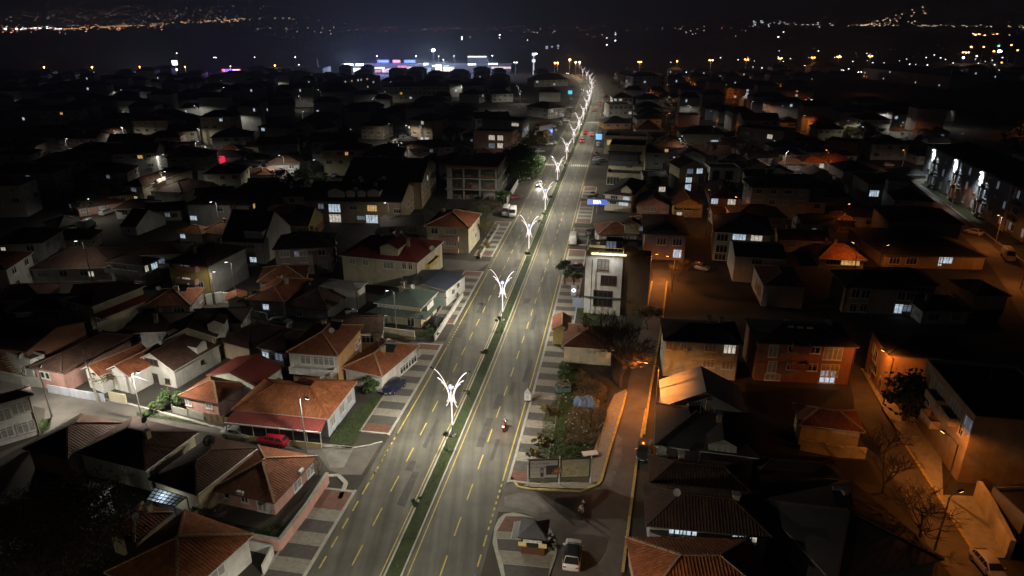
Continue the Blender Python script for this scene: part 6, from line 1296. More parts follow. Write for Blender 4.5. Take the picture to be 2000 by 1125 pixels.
# motorcycle with rider
def motorcycle():
    p=at((985,838)); hd=heading(p.y); o=empty('motorcycle',(p.x,p.y,.02),-hd,'dark motorcycle with a glowing red tail light on the right carriageway','motorcycle'); pm=paint((.25,.03,.03))
    b=MB(); b.tube([(0,-.35,.72),(0,.05,.8),(0,.35,.85)],[.13,.17,.13],8); b.tube([(0,-.75,.82),(0,-.3,.76)],[.09,.14],8); b.build('body',pm,o,smooth=True)
    b=MB(); b.tube([(0,.65,.32),(0,.4,.95)],.04,5); b.tube([(-.34,.36,1.03),(0,.42,.98),(.34,.36,1.03)],.025,5); b.tube([(0,-.6,.32),(0,0,.4),(0,.35,.7)],.05,5); b.box(-.14,-.15,.3,.14,.3,.62); b.build('frame',M_dark,o)
    for y_ in(-.62,.68): w_=MB(); w_.tube([(-.06,y_,.31),(.06,y_,.31)],.31,14); w_.build('wheel',M_tyre,o)
    b=MB(); b.box(-.12,-.86,.78,.12,-.78,.95); b.build('taillight',emit('taillight_bright',(1,.08,.04),40.),o); b=MB(); b.box(-.09,.55,.85,.09,.62,1.0); b.build('headlight',M_headon,o)
    add_light('SPOT',o,(0,.7,.85),500,(.8,.9,1),rad(45),.7,(rad(80),0,0),.08,'headlight_beam'); add_light('POINT',o,(0,-1.0,.75),14,(1,.05,.03),name='tail_glow')
    person((p.x,p.y,.03),-hd,'motorcycle rider in a dark jacket on the right carriageway',mat('jacket_black',(.03,.03,.035),.7,.1),mat('trousers_dark',(.035,.035,.05),.8,.1),'ride')
motorcycle()
pp=at((1139,1000)); person((pp.x,pp.y,.02),rad(160),'person in dark clothes standing on the junction, farther of two',mat('jacket_black',(.03,.03,.035),.7,.1),mat('trousers_dark',(.035,.035,.05),.8,.1),'walk')
pp=at((1135,1010)); person((pp.x,pp.y,.02),rad(150),'person in a grey top and dark trousers on the junction, nearer of two',mat('jacket_grey',(.28,.26,.24),.8,.1),mat('trousers_dark',(.035,.035,.05),.8,.1),'walk')
# ---------------------------------------------------------------- kiosk, billboard, street furniture
def kiosk():
    z=2.5; A,B,C=at(C_(733,862),z),at(C_(930,882),z),at(C_(957,742),z); u=A-B; a=u.length; u.normalize(); v=Vector((-u.y,u.x,0)); v=v if v.dot(C-B)>0 else -v; c=(C-B).dot(v); sg=1 if v.dot(Vector((-u.y,u.x,0)))>0 else -1
    ctr=B+u*a/2+v*c/2; o=empty('kiosk',(ctr.x,ctr.y,.14),math.atan2(u.y,u.x),'small brown wooden kiosk with dark pyramid roof and white name board','kiosk')
    hx,hy=a/2,c/2; bw=mat('brown_boards',(.10,.042,.025),.75,.2,2)
    w_=MB(); w_.box(-hx+.3,-hy+.3,0,hx-.3,hy-.3,z-.2); w_.build('wall',bw,o)
    for k_ in range(9):
        zz=.05+k_*.25; b=MB(); 
        for s_ in(-1,1): b.box(-hx+.29,min(s_*(hy-.3),s_*(hy-.26)),zz,hx-.29,max(s_*(hy-.3),s_*(hy-.26)),zz+.22)
        b.box(-hx+.26,-hy+.31,zz,-hx+.3,hy-.31,zz+.22); b.box(hx-.3,-hy+.31,zz,hx-.26,hy-.31,zz+.22); b.build('plank',bw,o)
    e=[(-hx,-hy,z-.14),(hx,-hy,z-.14),(hx,hy,z-.14),(-hx,hy,z-.14)]; r_=MB(); t=(0,0,z+.75); rb=MB()
    for i in range(4): F=[e[i],e[(i+1)%4],t]; r_.poly(F,0,faceuv(F)); ribs(rb,F,.25,.1,.03)
    ro=r_.build('roof',roofm('slate'),o); q=rb.build('roof_ribs',roofm('slate'),ro); q['kind']='stuff'
    b=MB(); b.box(-hx,-hy,z-.28,hx,hy,z-.145); b.build('eaves',M_dark,o)
    f=-sg; yy=f*(hy+.03); rz=0 if f<0 else math.pi
    sb=MB(); sb.box(-hx+.55,min(yy,yy+f*.08),z-.62,hx-.55,max(yy,yy+f*.08),z-.30); s_=sb.build('name_board',mat('sign_white',(.62,.62,.62),.6,.05),o)
    text('MASA   TA   BMA',.24,M_dark,s_,(0,yy+f*.085,z-.46),(math.pi/2,0,rz),.004)
    b=MB(); b.box(-.45,min(yy,yy+f*.03),1.25,.45,max(yy,yy+f*.03),z-.65); b.build('hatch',M_glass,o)
    for sx in(-1,1): b=MB(); b.box(sx*1.05-.42,min(yy,yy+f*.05),1.3,sx*1.05+.42,max(yy,yy+f*.05),1.86); b.box(sx*1.05-.42,min(yy+f*.051,yy+f*.055),1.3,sx*1.05+.42,max(yy+f*.051,yy+f*.055),1.45,1); b.build('poster',[mat('poster_cream',(.55,.5,.28),.6,.4,6),mat('poster_yellow',(.6,.4,.06),.6,.2,6)],o)
    b=MB(); x0=hx if (A-B).x<0 else -hx; b.bar((hx+.02,-hy*.8,z-.75),(hx+.02,hy*.8,z-.75),.0,.0); 
    aw=MB(); aw.poly([(hx-.25,-hy*.8,z-.35),(hx-.25,hy*.8,z-.35),(hx+.75,hy*.8,z-.6),(hx+.75,-hy*.8,z-.6)]); aw.poly([(hx-.25,-hy*.8,z-.39),(hx-.25,hy*.8,z-.39),(hx+.75,hy*.8,z-.64),(hx+.75,-hy*.8,z-.64)]); aw.build('awning',M_dark,o)
    bb=MB(); bb.bar((hx+.75,-hy*.8,z-.62),(hx+.75,hy*.8,z-.62),.06,.08); bb.build('awning_bar',M_frame,o)
    for k_ in range(3): b=MB(); rr=random.Random(k_); leaf_cloud(b,(0,0,.5),.45,.55,160,.12,rr,0); q=ctr+u*(-a/2-.25)+v*(-c*.3+k_*c*.3); ob=empty('shrub',(q.x,q.y,.14),0,['dark shrub at the near right corner of the kiosk','dark shrub in the middle of the kiosk side','dark shrub at the far right corner of the kiosk'][k_],'shrub'); b.build('foliage',M_leafb,ob)
kiosk()
def billboard():
    P=at(C_(800,515)); Q=at(C_(1222,500)); d=(Q-P); L=d.length; d.normalize(); o=empty('billboard',(P.x,P.y,.1),math.atan2(d.y,d.x),'double billboard on three posts, phone poster beside a blank torn panel','billboard')
    zb,zt=.95,3.65
    for i,x_ in enumerate((0,L*.497,L)): b=MB(); b.tube([(x_,0,0),(x_,0,zt+.3)],.09,6); b.build('post',M_frame,o)
    for i,(a,b_) in enumerate(((.12,L*.497-.12),(L*.497+.12,L-.12))):
        f=MB(); f.box(a,-.1,zb,b_,.1,zt); f.build('frame',mat('billboard_frame',(.06,.05,.04),.7,.1),o)
        p=MB(); p.box(a+.13,-.13,zb+.13,b_-.13,-.101,zt-.13); pp_=p.build('poster' if i==0 else 'blank_panel',mat('poster_grey',(.52,.48,.43),.5,.08,.6) if i==0 else mat('panel_bare',(.5,.45,.28),.85,.25,1.5),o)
        if i==0:
            w_=b_-a; ink=mat('poster_ink',(.07,.06,.06),.6,0)
            text('AKIN ZAMANI',.42,ink,pp_,(a+w_*.28,-.135,zt-.55),(math.pi/2,0,0),.002).data.shear=.3
            text('Su Üstünde',.44,ink,pp_,(a+w_*.27,-.135,zt-1.05),(math.pi/2,0,0),.002).data.shear=.4
            for k_ in range(2): t=MB(); t.box(a+.3,-.136,zb+1.15-k_*.5,a+w_*.33,-.131,zb+1.19-k_*.5); t.build('printed_line',ink,pp_)
            t=MB(); t.box(a+w_*.38,-.15,zb+.3,a+w_*.49,-.131,zb+1.5); t.box(a+w_*.395,-.153,zb+.85,a+w_*.475,-.1505,zb+1.35,1); t.build('printed_phone',[ink,mat('print_pale',(.35,.33,.33),.5,.3,4)],pp_)
            t=MB(); t.box(a+w_*.57,-.15,zb+.55,b_-.14,-.131,zb+1.85); x0=a+w_*.75
            t.poly([(x0,-.153,zb+.75),(x0+.5,-.153,zb+.62),(x0+1.3,-.153,zb+.7),(x0+1.35,-.153,zb+1.5),(x0+.9,-.153,zb+1.6),(x0+.35,-.153,zb+1.35)],1); t.poly([(x0+.45,-.156,zb+.9),(x0+.75,-.156,zb+.85),(x0+.8,-.156,zb+1.15),(x0+.5,-.156,zb+1.2)],2); t.poly([(x0+.9,-.156,zb+.75),(x0+1.2,-.156,zb+.8),(x0+1.2,-.156,zb+1.4),(x0+1.0,-.156,zb+1.3)],2)
            t.build('printed_phone',[ink,mat('print_orange',(.36,.13,.04),.5,.5,3),mat('print_pale',(.35,.33,.33),.5,.3,4)],pp_)
        else:
            t=MB()
            for k_ in range(16): x_=a+.2+R.random()*(b_-a-.9); zz=zt-.2-R.random()*.25; t.poly([(x_,-.134,zz),(x_+R.uniform(.1,.4),-.134,zz-.03),(x_+R.uniform(.05,.2),-.134,zz-R.uniform(.1,.25))])
            t.build('torn_paper',mat('print_white',(.5,.47,.42),.7,.2,4),pp_)
            t=MB()
            for k_ in range(26): x_=a+.25+R.random()*(b_-a-1.); zz=zb+.35+R.random()*.95; t.poly([(x_,-.134,zz),(x_+R.uniform(.15,.6),-.134,zz+.02),(x_+R.uniform(.1,.4),-.134,zz+R.uniform(.04,.12))])
            t.build('rust_stain',mat('rust_stain',(.26,.12,.05),.8,.4,4),pp_)
billboard()
def box_sign():
    p=at(H_(865,885)); o=empty('advertising_sign',(p.x,p.y,.12),rad(-5),'white angular advertising box standing on the kerb of the avenue','sign'); b=MB()
    b.prism([(-.5,-.25),(.5,-.25),(.5,.25),(-.5,.25)],.3,1.5); b.poly([(-.5,-.25,1.5),(.5,-.25,1.5),(0,-.1,2.3)]); b.poly([(.5,.25,1.5),(-.5,.25,1.5),(0,.1,2.3)]); b.poly([(-.5,.25,1.5),(-.5,-.25,1.5),(0,-.1,2.3),(0,.1,2.3)]); b.poly([(.5,-.25,1.5),(.5,.25,1.5),(0,.1,2.3),(0,-.1,2.3)]); b.build('case',mat('sign_grey',(.3,.31,.33),.6,.1,2),o)
    f=MB(); f.poly([(-.4,-.256,.45),(.4,-.256,.45),(.4,-.256,1.4),(-.4,-.256,1.4)]); fo=f.build('face',mat('sign_white',(.62,.62,.62),.6,.05),o)
    for k_ in range(4): l_=MB(); l_.poly([(-.3,-.26,1.2-k_*.2),(.28-.1*(k_%2),-.26,1.2-k_*.2),(.28-.1*(k_%2),-.26,1.27-k_*.2),(-.3,-.26,1.27-k_*.2)]); l_.build('print_line',M_dark,fo)
    b=MB(); b.box(-.35,-.15,0,-.25,.15,.29); b.box(.25,-.15,0,.35,.15,.29); b.build('foot',M_dark,o)
box_sign()
def cart():
    p=at(H_(1120,815)); o=empty('handcart',(p.x,p.y,0),rad(8),'teal scrap cart with wooden rails at the edge of the vacant lot','cart'); t=mat('teal_paint',(.06,.14,.14),.7,.3,3); b=MB()
    b.box(-1.05,-.8,.5,1.05,.8,.6); b.box(-1.05,-.8,.601,1.05,-.74,1.2); b.box(-1.05,.74,.601,1.05,.8,1.2); b.box(-1.05,-.739,.601,-.99,.739,1.2); b.box(.99,-.739,.601,1.05,.739,1.2); b.build('body',t,o)
    r_=MB()
    for x_ in(-1.,1.):
        for y_ in(-.75,.75): r_.box(x_-.04,y_-.04,1.201,x_+.04,y_+.04,1.7)
    for y_ in(-.75,.75): r_.bar((-1,y_,1.74),(1,y_,1.74),.07,.07)
    for x_ in(-1,1): r_.bar((x_,-.7,1.74),(x_,.7,1.74),.06,.06)
    r_.build('rail',M_wood,o)
    for x_ in(-1.,1.): w_=MB(); w_.tube([(x_-.08,0,.35),(x_+.08,0,.35)],.35,12); w_.build('wheel',M_tyre,o)
    s_=MB()
    for k_ in range(14): a=Vector((R.uniform(-.8,.8),R.uniform(-.6,.6),R.uniform(.7,1.2))); d=Vector((R.gauss(0,1),R.gauss(0,1),R.gauss(0,.4))).normalized()*.4; s_.bar(a-d,a+d,.12,.08,k_%2)
    s_.build('scrap',[M_steel,M_wood],o)
cart()
def tarp():
    p=at(H_(1295,905)); o=empty('covered_heap',(p.x,p.y,0),rad(-10),'heap under a crumpled blue tarpaulin on the vacant lot','heap'); b=MB(); n,m_=26,20; rr=random.Random(3)
    hh=lambda u,v: max(0,(1-(abs(u)**2.6))*(1-(abs(v)**2.4)))**.6*1.25*(1+.16*math.sin(7*u+2*v)+.1*math.sin(11*v-3*u)+.12*math.sin(19*u+5*v))
    i0=0
    for i in range(n+1):
        for j in range(m_+1):
            u,v=i/n*2-1,j/m_*2-1; b.v.append((u*1.95+.08*math.sin(9*v),v*1.15+.08*math.sin(8*u),.03+hh(u,v)+rr.gauss(0,.02)))
    for i in range(n):
        for j in range(m_): q=i*(m_+1)+j; b.f.append((q,q+m_+1,q+m_+2,q+1)); b.m.append(0); b.uv.append(None)
    b.build('tarpaulin',mat('blue_tarp',(.10,.16,.26),.45,.25,2.),o)
tarp()
def trough():
    p=at(D_(135,1040)); o=empty('planter_box',(p.x,p.y,.0),rad(-5),'long pink painted trough on the pavement of the orange street','planter'); b=MB(); m_=mat('pink_paint',(.5,.25,.24),.7,.15)
    b.box(-.55,-1.3,.05,.55,1.3,.15); b.box(-.55,-1.3,.151,-.47,1.3,.7); b.box(.47,-1.3,.151,.55,1.3,.7); b.box(-.469,-1.3,.151,.469,-1.22,.7); b.box(-.469,1.22,.151,.469,1.3,.7); b.build('box',m_,o); s_=MB(); s_.box(-.46,-1.2,.152,.46,1.2,.5); s_.build('soil',mat('soil',(.06,.035,.03),.95,.3,4),o)
trough()
def glass_roof():
    P=[at(A_(1045,527),2.9),at(A_(1262,592),2.9),at(A_(1180,655),2.5),at(A_(990,610),2.5)]; c=sum(P,Vector())/4; o=empty('glazed_lean_to',(c.x,c.y,0),0,'glazed lean-to roof lit from inside by a cool white lamp','lean-to'); q=[p-Vector((c.x,c.y,0)) for p in P]
    L=lambda a,b,t:a+(b-a)*t; g=MB()
    pm=bpy.data.materials.new('frosted_sheet'); pm.use_nodes=True; bs=pm.node_tree.nodes['Principled BSDF']; bs.inputs['Base Color'].default_value=(.5,.6,.65,1); bs.inputs['Transmission Weight'].default_value=.0; bs.inputs['Roughness'].default_value=.6
    tr=pm.node_tree.nodes.new('ShaderNodeBsdfTranslucent'); tr.inputs[0].default_value=(.55,.62,.68,1); mxs=pm.node_tree.nodes.new('ShaderNodeMixShader'); mxs.inputs[0].default_value=.7; pm.node_tree.links.new(bs.outputs[0],mxs.inputs[1]); pm.node_tree.links.new(tr.outputs[0],mxs.inputs[2]); pm.node_tree.links.new(mxs.outputs[0],pm.node_tree.nodes['Material Output'].inputs[0])
    fr=MB(); nx,ny=7,4
    for i in range(nx):
        for j in range(ny):
            f=lambda a,b_:L(L(q[0],q[1],a/nx),L(q[3],q[2],a/nx),b_/ny); g=MB(); g.poly([f(i+.04,j+.04),f(i+.96,j+.04),f(i+.96,j+.96),f(i+.04,j+.96)]); g.build('pane',pm,o)
    for i in range(nx+1): fr.bar(f(i,0),f(i,ny),.07,.07)
    for j in range(ny+1): fr.bar(f(0,j),f(nx,j),.07,.07)
    for k_ in range(4): fr.bar((q[k_].x,q[k_].y,0),q[k_],.09,.09)
    fr.build('frame',M_dark,o); b=MB(); b.tube([(-.7,.2,2.2),(.7,.0,2.2)],.04,5); b.build('tube_lamp',M_lens,o); add_light('POINT',o,(-.4,.2,2.05),75,(.8,.93,1),rs=.1)
glass_roof()
# signs along the avenue
def lit_sign(p,w_,h_,z,col,st,label,txt=None,size=.6,post=True,rz=None,tcol=None,both=False):
    q=at(p); o=empty('lit_sign',(q.x,q.y,0),rz if rz is not None else -heading(min(q.y,700)),label,'sign'); b=MB(); b.box(-w_/2,-.1,z,w_/2,.1,z+h_); c=b.build('panel',emit('sign_%s'%label[:12].replace(' ','_'),col,st),o)
    if post: b=MB(); b.tube([(0,.15,0),(0,.15,z)],.08,6); b.build('post',M_steel,o)
    if txt: text(txt,size,tcol or emit('sign_text_white',(.9,.95,1),4.),c,(0,-.13,z+h_/2),(math.pi/2,0,0),.01)
    return o
lit_sign(M_(1370,440),5.6,1.6,2.6,(.02,.11,.62),.9,'blue illuminated shop sign with white letters beside the cream house','BEA',1.3)
lit_sign(R_(1475,905),2.6,2.4,3.,(.12,.5,.95),1.1,'glowing light blue panel sign at the right edge of the avenue')
lit_sign(R_(1105,845),1.2,1.2,3,(.1,.2,1.),4.,'deep blue glowing sign over the parked cars')
lit_sign(R_(1253,530),2.8,2.4,3,(.03,.5,.75),1.4,'turquoise glowing shop sign far along the avenue')
lit_sign(H_(1200,115),1.1,2.2,.4,(.13,.12,.4),.16,'blue and white advertising banner beside the white modern building','O',1.0)
def bluewall():
    o=wall_run('site_fence','pale blue-grey panelled fence in front of the white modern building',[H_(1195,190),H_(1325,195)],2.0,.12,mat('panel_blue',(.28,.33,.48),.6,.15,2),'fence',panel=1.6)
bluewall()
lit_sign(L_(135,92),2.3,3.6,.2,(1.,.03,.10),.85,'tall plain red glowing panel in the unlit quarter on the left',post=False)
lit_sign(P_(800,690),3,6,0.5,(.1,.06,1.),.9,'blue-violet glowing strip among dark roofs at far left',post=False)
# ---------------------------------------------------------------- trees and planting
bare_tree(at((1212,757)),15,.5,'large bare tree towering over the low cream house',6,seed=6,leaves=0,kids=(3,4))
P=at(M_(800,215)); leafy_tree((P.x,P.y,0),12,7.0,9000,'broad round green tree beside the unfinished building',M_leaf,.34,trunk_h=.12)
bare_tree(at(E_(600,560)),10,.6,'bare tree with upswept twigs, upper of two on the right street',5,seed=1,kids=(3,4))
bare_tree(at(E_(850,880)),11,.7,'dark bare tree, lower of two on the right street',5,seed=2,kids=(3,4))
P=at(J_(810,1020)); leafy_tree((P.x,P.y,0),7.5,2.8,2600,'dark leafy tree in front of the orange corner building',M_leafd,.3,trunk_h=.25)
P=at(A_(450,1040)); leafy_tree((P.x,P.y,0),8,6.5,13000,'large brownish leafy tree in the dark bottom left corner',M_leafb,.15,trunk_h=.2)
bare_tree(at(A_(1480,770)),5.5,.8,'bare garden tree beside the pink house wall',6,seed=3); bare_tree(at(A_(1200,600)),5,.8,'bare tree in front of the glazed lean-to',6,seed=5)
bare_tree(at(B_(770,450)),4,.8,'small bare tree at the back corner of the pink house',5,seed=8)
bush(F_(820,760),2.4,3.6,1500,'climbing shrub with yellowing leaves by the concrete pole',M_leafo); bush(F_(1260,930),1.6,2.6,1000,'green bush at the garden of the white gabled house'); bush(F_(1130,960),1.4,1.4,600,'low bush along the garden fence')
bush(A_(1370,700),1.0,1.6,500,'yellowish shrub behind the pink house',M_leafo)
bush(G_(1230,800),1.7,2.8,1400,'leafy bush between the clay roof and the lawn',M_leaf); bush(G_(1270,760),1.4,2.2,900,'second leafy bush beside the white roadside wall',M_leafo)
bush(H_(140,395),1.8,1.8,900,'hedge bush at the corner of the green roofed house'); 
P=at(M_(560,640)); bare_tree((P.x,P.y),7,.75,'bare tree beside the pale yellow house',6,leaves=3,seed=1)
P=at(M_(620,480)); bare_tree((P.x,P.y),7,.75,'bare tree on the slope under the unfinished building',6,leaves=2,seed=2)
P=at(M_(690,370)); leafy_tree((P.x,P.y,0),4.5,2.2,900,'small green tree before the white hoarding',M_leaf,.22)
bush(M_(500,430),3,2.6,1000,'brown undergrowth left of the unfinished building',M_leafb); bush(M_(540,700),1.6,2.2,700,'bush at the entrance of the pale yellow house',M_leafo)
P=at(M_(1135,960)); leafy_tree((P.x,P.y,0),5.5,1.5,1200,'round roadside tree at the white modern building, left of two',M_leafd,.2,trunk_h=.4)
P=at(M_(1200,1000)); leafy_tree((P.x,P.y,0),4.5,1.5,900,'thin roadside tree at the white modern building, right of two',M_leafd,.2,trunk_h=.4)
bush(M_(1350,345),2.2,2.6,900,'dark shrub before the cream house',M_leafd)
P=at(N_(465,940)); bare_tree((P.x,P.y),7,.8,'tree with orange lit leaves at the upper end of the orange street',6,leaves=8,seed=1)
P=at(I_(240,350)); bare_tree((P.x,P.y),6,.8,'roadside tree with orange lit leaves right of the large bare tree',6,leaves=5,seed=2)
P=at(L_(930,830)); leafy_tree((P.x,P.y,0),7,1.3,1200,'slim dark conifer behind the cream house',M_leafd,.25,trunk_h=.08)
P=at(R_(330,945)); leafy_tree((P.x,P.y,0),11,3.0,1500,'dark cypress beside the low white house',M_leafd,.4,trunk_h=.08)
for k_,(p,h_,r_,m_,lb) in enumerate(((R_(960,930),9,4.5,M_leafo,'yellowed tree at the end of the roadside block'),(R_(1050,895),6,3.5,M_leafo,'yellowed tree in the parking row'),(R_(1630,450),11,8,M_leafo,'pale tree near the avenue end'),(S_(590,440),10,6,M_leafo,'tree lit orange on the lamp-lit lane'),(S_(700,290),9,6,M_leafo,'tree under the far sodium lamp'),(L_(760,220),7,4,M_leafd,'dark tree by the lane lamp'),(L_(860,230),4,3,M_leaf,'hedge shrubs along the lane by the dark garden'),(L_(620,330),9,5,M_leafd,'dark tree behind the warm lit window'),(T_(560,960),7,4,M_leafo,'pale footpath tree, left of two'),(T_(660,970),8,4.5,M_leafb,'blossom coloured tree lit by the footpath lamp'),(T_(730,1040),9,5,M_leafd,'dark tree right of the blossom coloured tree'),(S_(1040,690),7,5,M_leafd,'dark hedge tree before the tan apartment house'),(K_(590,440),6,4,M_leafd,'dark tree over the cream cottage'),(G_(380,200),4,2.2,M_leaf,'small green tree beside the lit lamp pole'),(N_(270,285),5,2.2,M_leafd,'dark conifer beside the grey flat-topped house'),(Q_(720,930),8,5,M_leafd,'dark tree in the middle of the left quarter'),(Q_(850,450),9,6,M_leafd,'dark tree beside the barn-like hall'))):
    P=at(p); leafy_tree((P.x,P.y,0),h_,r_,int(900+500*r_/3),lb,m_,.35,trunk_h=.2)
rg=random.Random(11)
lot=[at(p) for p in(H_(1110,590),H_(1230,600),H_(1290,760),H_(1440,780),H_(1440,1000),C_(1330,40),C_(1250,180),C_(1235,290),C_(1215,352),C_(850,352),C_(890,190),C_(905,60),H_(1060,870))]
lp=MB(); lp.poly([(p.x,p.y,.05) for p in lot]); struct(lp.build('vacant_lot',mat('weedy_earth',(.085,.085,.04),.95,.45,.5,.5)))
tufts('grass',lot,12000,.24,M_blade,rg); tufts('dry_weeds',[at(p) for p in(H_(1230,640),H_(1440,780),H_(1440,1000),C_(1330,60),C_(1240,250),C_(1050,240),H_(1150,1000),H_(1200,900))],5000,.36,M_bladed,rg)
for nm,pl in(('lawn',[G_(1225,855),G_(1320,835),B_(1000,240),B_(930,238),B_(850,240),B_(845,150)]),('garden_grass',[B_(470,775),B_(560,760),B_(510,860),B_(400,850),B_(280,822)]),('lawn_patch',[F_(300,1010),F_(380,1000),F_(360,1090),F_(250,1120)]),('verge',[F_(1000,960),F_(1500,1030),F_(1600,1080),F_(1300,1020),F_(1000,985)]),('lawn_patch',[H_(1225,200),H_(1480,210),H_(1400,300),H_(1290,305)]),('verge',[M_(100,390),M_(600,400),M_(560,480),M_(260,460)]),('billboard_verge',[C_(810,478),C_(1090,470),C_(1080,492),C_(815,500)])):
    pts=[at(p) for p in pl]; b=MB(); b.poly([(p.x,p.y,.045 if nm!='billboard_verge' else .16) for p in pts]); struct(b.build(nm,M_grass)); ar=abs(sum(a.x*b_.y-b_.x*a.y for a,b_ in zip(pts,pts[1:]+pts[:1])))/2; tufts('grass',pts,int(min(2600,ar*26)),.18,M_blade,rg)
mp_=[Vector((*off(y,-.7),0)) for y in range(52,135,6)]+[Vector((*off(y,.7),0)) for y in range(130,51,-6)]
tufts('median_grass',mp_,2600,.14,M_blade,rg,z=.15)
lt=MB()
for k_ in range(70):
    a=lot[0].lerp(lot[7],rg.random()).lerp(lot[3].lerp(lot[9],rg.random()),rg.random()); s_=rg.uniform(.04,.16); lt.poly([(a.x-s_,a.y,.3),(a.x,a.y-s_,.28),(a.x+s_,a.y,.33),(a.x,a.y+s_*.7,.3)])
o=lt.build('litter',mat('litter_white',(.5,.5,.48),.8,.1)); o['kind']='stuff'
bush(C_(885,230),1.0,1.4,700,'scrubby bush at the pavement edge of the vacant lot',M_leafo); bush(C_(930,40),1.0,1.7,700,'tall scrub on the vacant lot near the pavement',M_leafo); bush(H_(1140,680),1.2,1.6,700,'green bush beside the teal cart'); bush(C_(830,320),.8,1.3,350,'small twiggy shrub on the striped pavement',M_leafo)
o=empty('loose_board',(*at(C_(1220,310)).xy,.3),.2,'pale discarded board lying at the lot edge','board'); b=MB(); b.box(-1.,-.5,0,1.,.5,.08); b.build('board',M_frame,o)
# walls and fences
wall_run('garden_fence','concrete panel fence along the left street',[F_(1270,960),F_(1500,1015)],1.1,.1,M_conc,'fence',panel=1.9)
wall_run('wooden_fence','weathered wooden fence beside the concrete panel fence',[F_(1510,1020),F_(1688,1055)],1.3,.06,M_wood,'fence',panel=.9)
wall_run('garden_wall','pale garden wall with an iron gate on the left street',[F_(360,810),F_(640,860),F_(770,880)],1.3,.2,wallm('blue'),'wall')
wall_run('garden_wall','cream wall pieces beside the climbing shrub',[F_(810,870),F_(930,895)],1.5,.25,wallm('cream'),'wall')
wall_run('yard_wall','long pale parapet beside the outdoor stair',[F_(0,720),F_(180,760),F_(320,775)],1.6,.3,M_conc,'wall')
wall_run('garden_wall','rubble wall under the lit window house',[G_(290,240),G_(460,280)],1.3,.3,M_conc,'wall')
wall_run('boundary_wall','pale wall in front of the green roofed house',[G_(1260,395),G_(1540,430)],1.8,.2,wallm('cream'),'wall')
wall_run('boundary_wall','roadside wall along the white roadside building',[H_(185,435),H_(390,115)],1.1,.22,wallm('white'),'wall',M_kerb)
wall_run('boundary_wall','low wall and kerb along the pale yellow house plot',[M_(515,770),M_(655,540)],1.0,.25,M_conc,'wall')
wall_run('hoarding','white sheet hoarding beside the unfinished building',[M_(712,372),M_(818,190)],2.2,.1,mat('hoarding_white',(.5,.52,.52),.7,.1),'fence',panel=2.2)
wall_run('tin_awning','white tin awning wall behind the black dormer roof',[G_(15,170),G_(130,150),G_(270,170)],2.2,.2,wallm('white'),'awning')
wall_run('garden_wall','dark rail fence along the white bungalow forecourt',[G_(1430,680),G_(1585,540)],1.2,.15,M_conc,'wall')
b=MB(); po=empty('wooden_pole',at(F_(718,880)),rad(8),'weathered concrete pole wrapped in creeper on the left street','pole'); b.tube([(0,0,0),(-.3,0,8.5)],[.17,.1],8); b.bar((-1.,0,7.6),(.6,0,7.6),.1,.1); b.build('pole',M_conc,po)
# overhead wires
def wire(name,label,pts,z):
    mb=MB(); c0=at(pts[0]); o=empty(name,(c0.x,c0.y,0),0,label,'wire')
    for a,b_ in zip(pts,pts[1:]):
        A,B=at(a)-Vector((c0.x,c0.y,0)),at(b_)-Vector((c0.x,c0.y,0)); mb.tube([(A.x+(B.x-A.x)*t/8,A.y+(B.y-A.y)*t/8,z-1.2*(1-(t/4-1)**2)) for t in range(9)],.02,3)
    mb.build('cable',M_dark,o)
wire('overhead_cable','overhead cable along the left street poles',[F_(718,880),F_(1042,1012),B_(690,290)],7); wire('overhead_cable','overhead cable along the right street poles',[J_(655,905),E_(1015,580)],7)
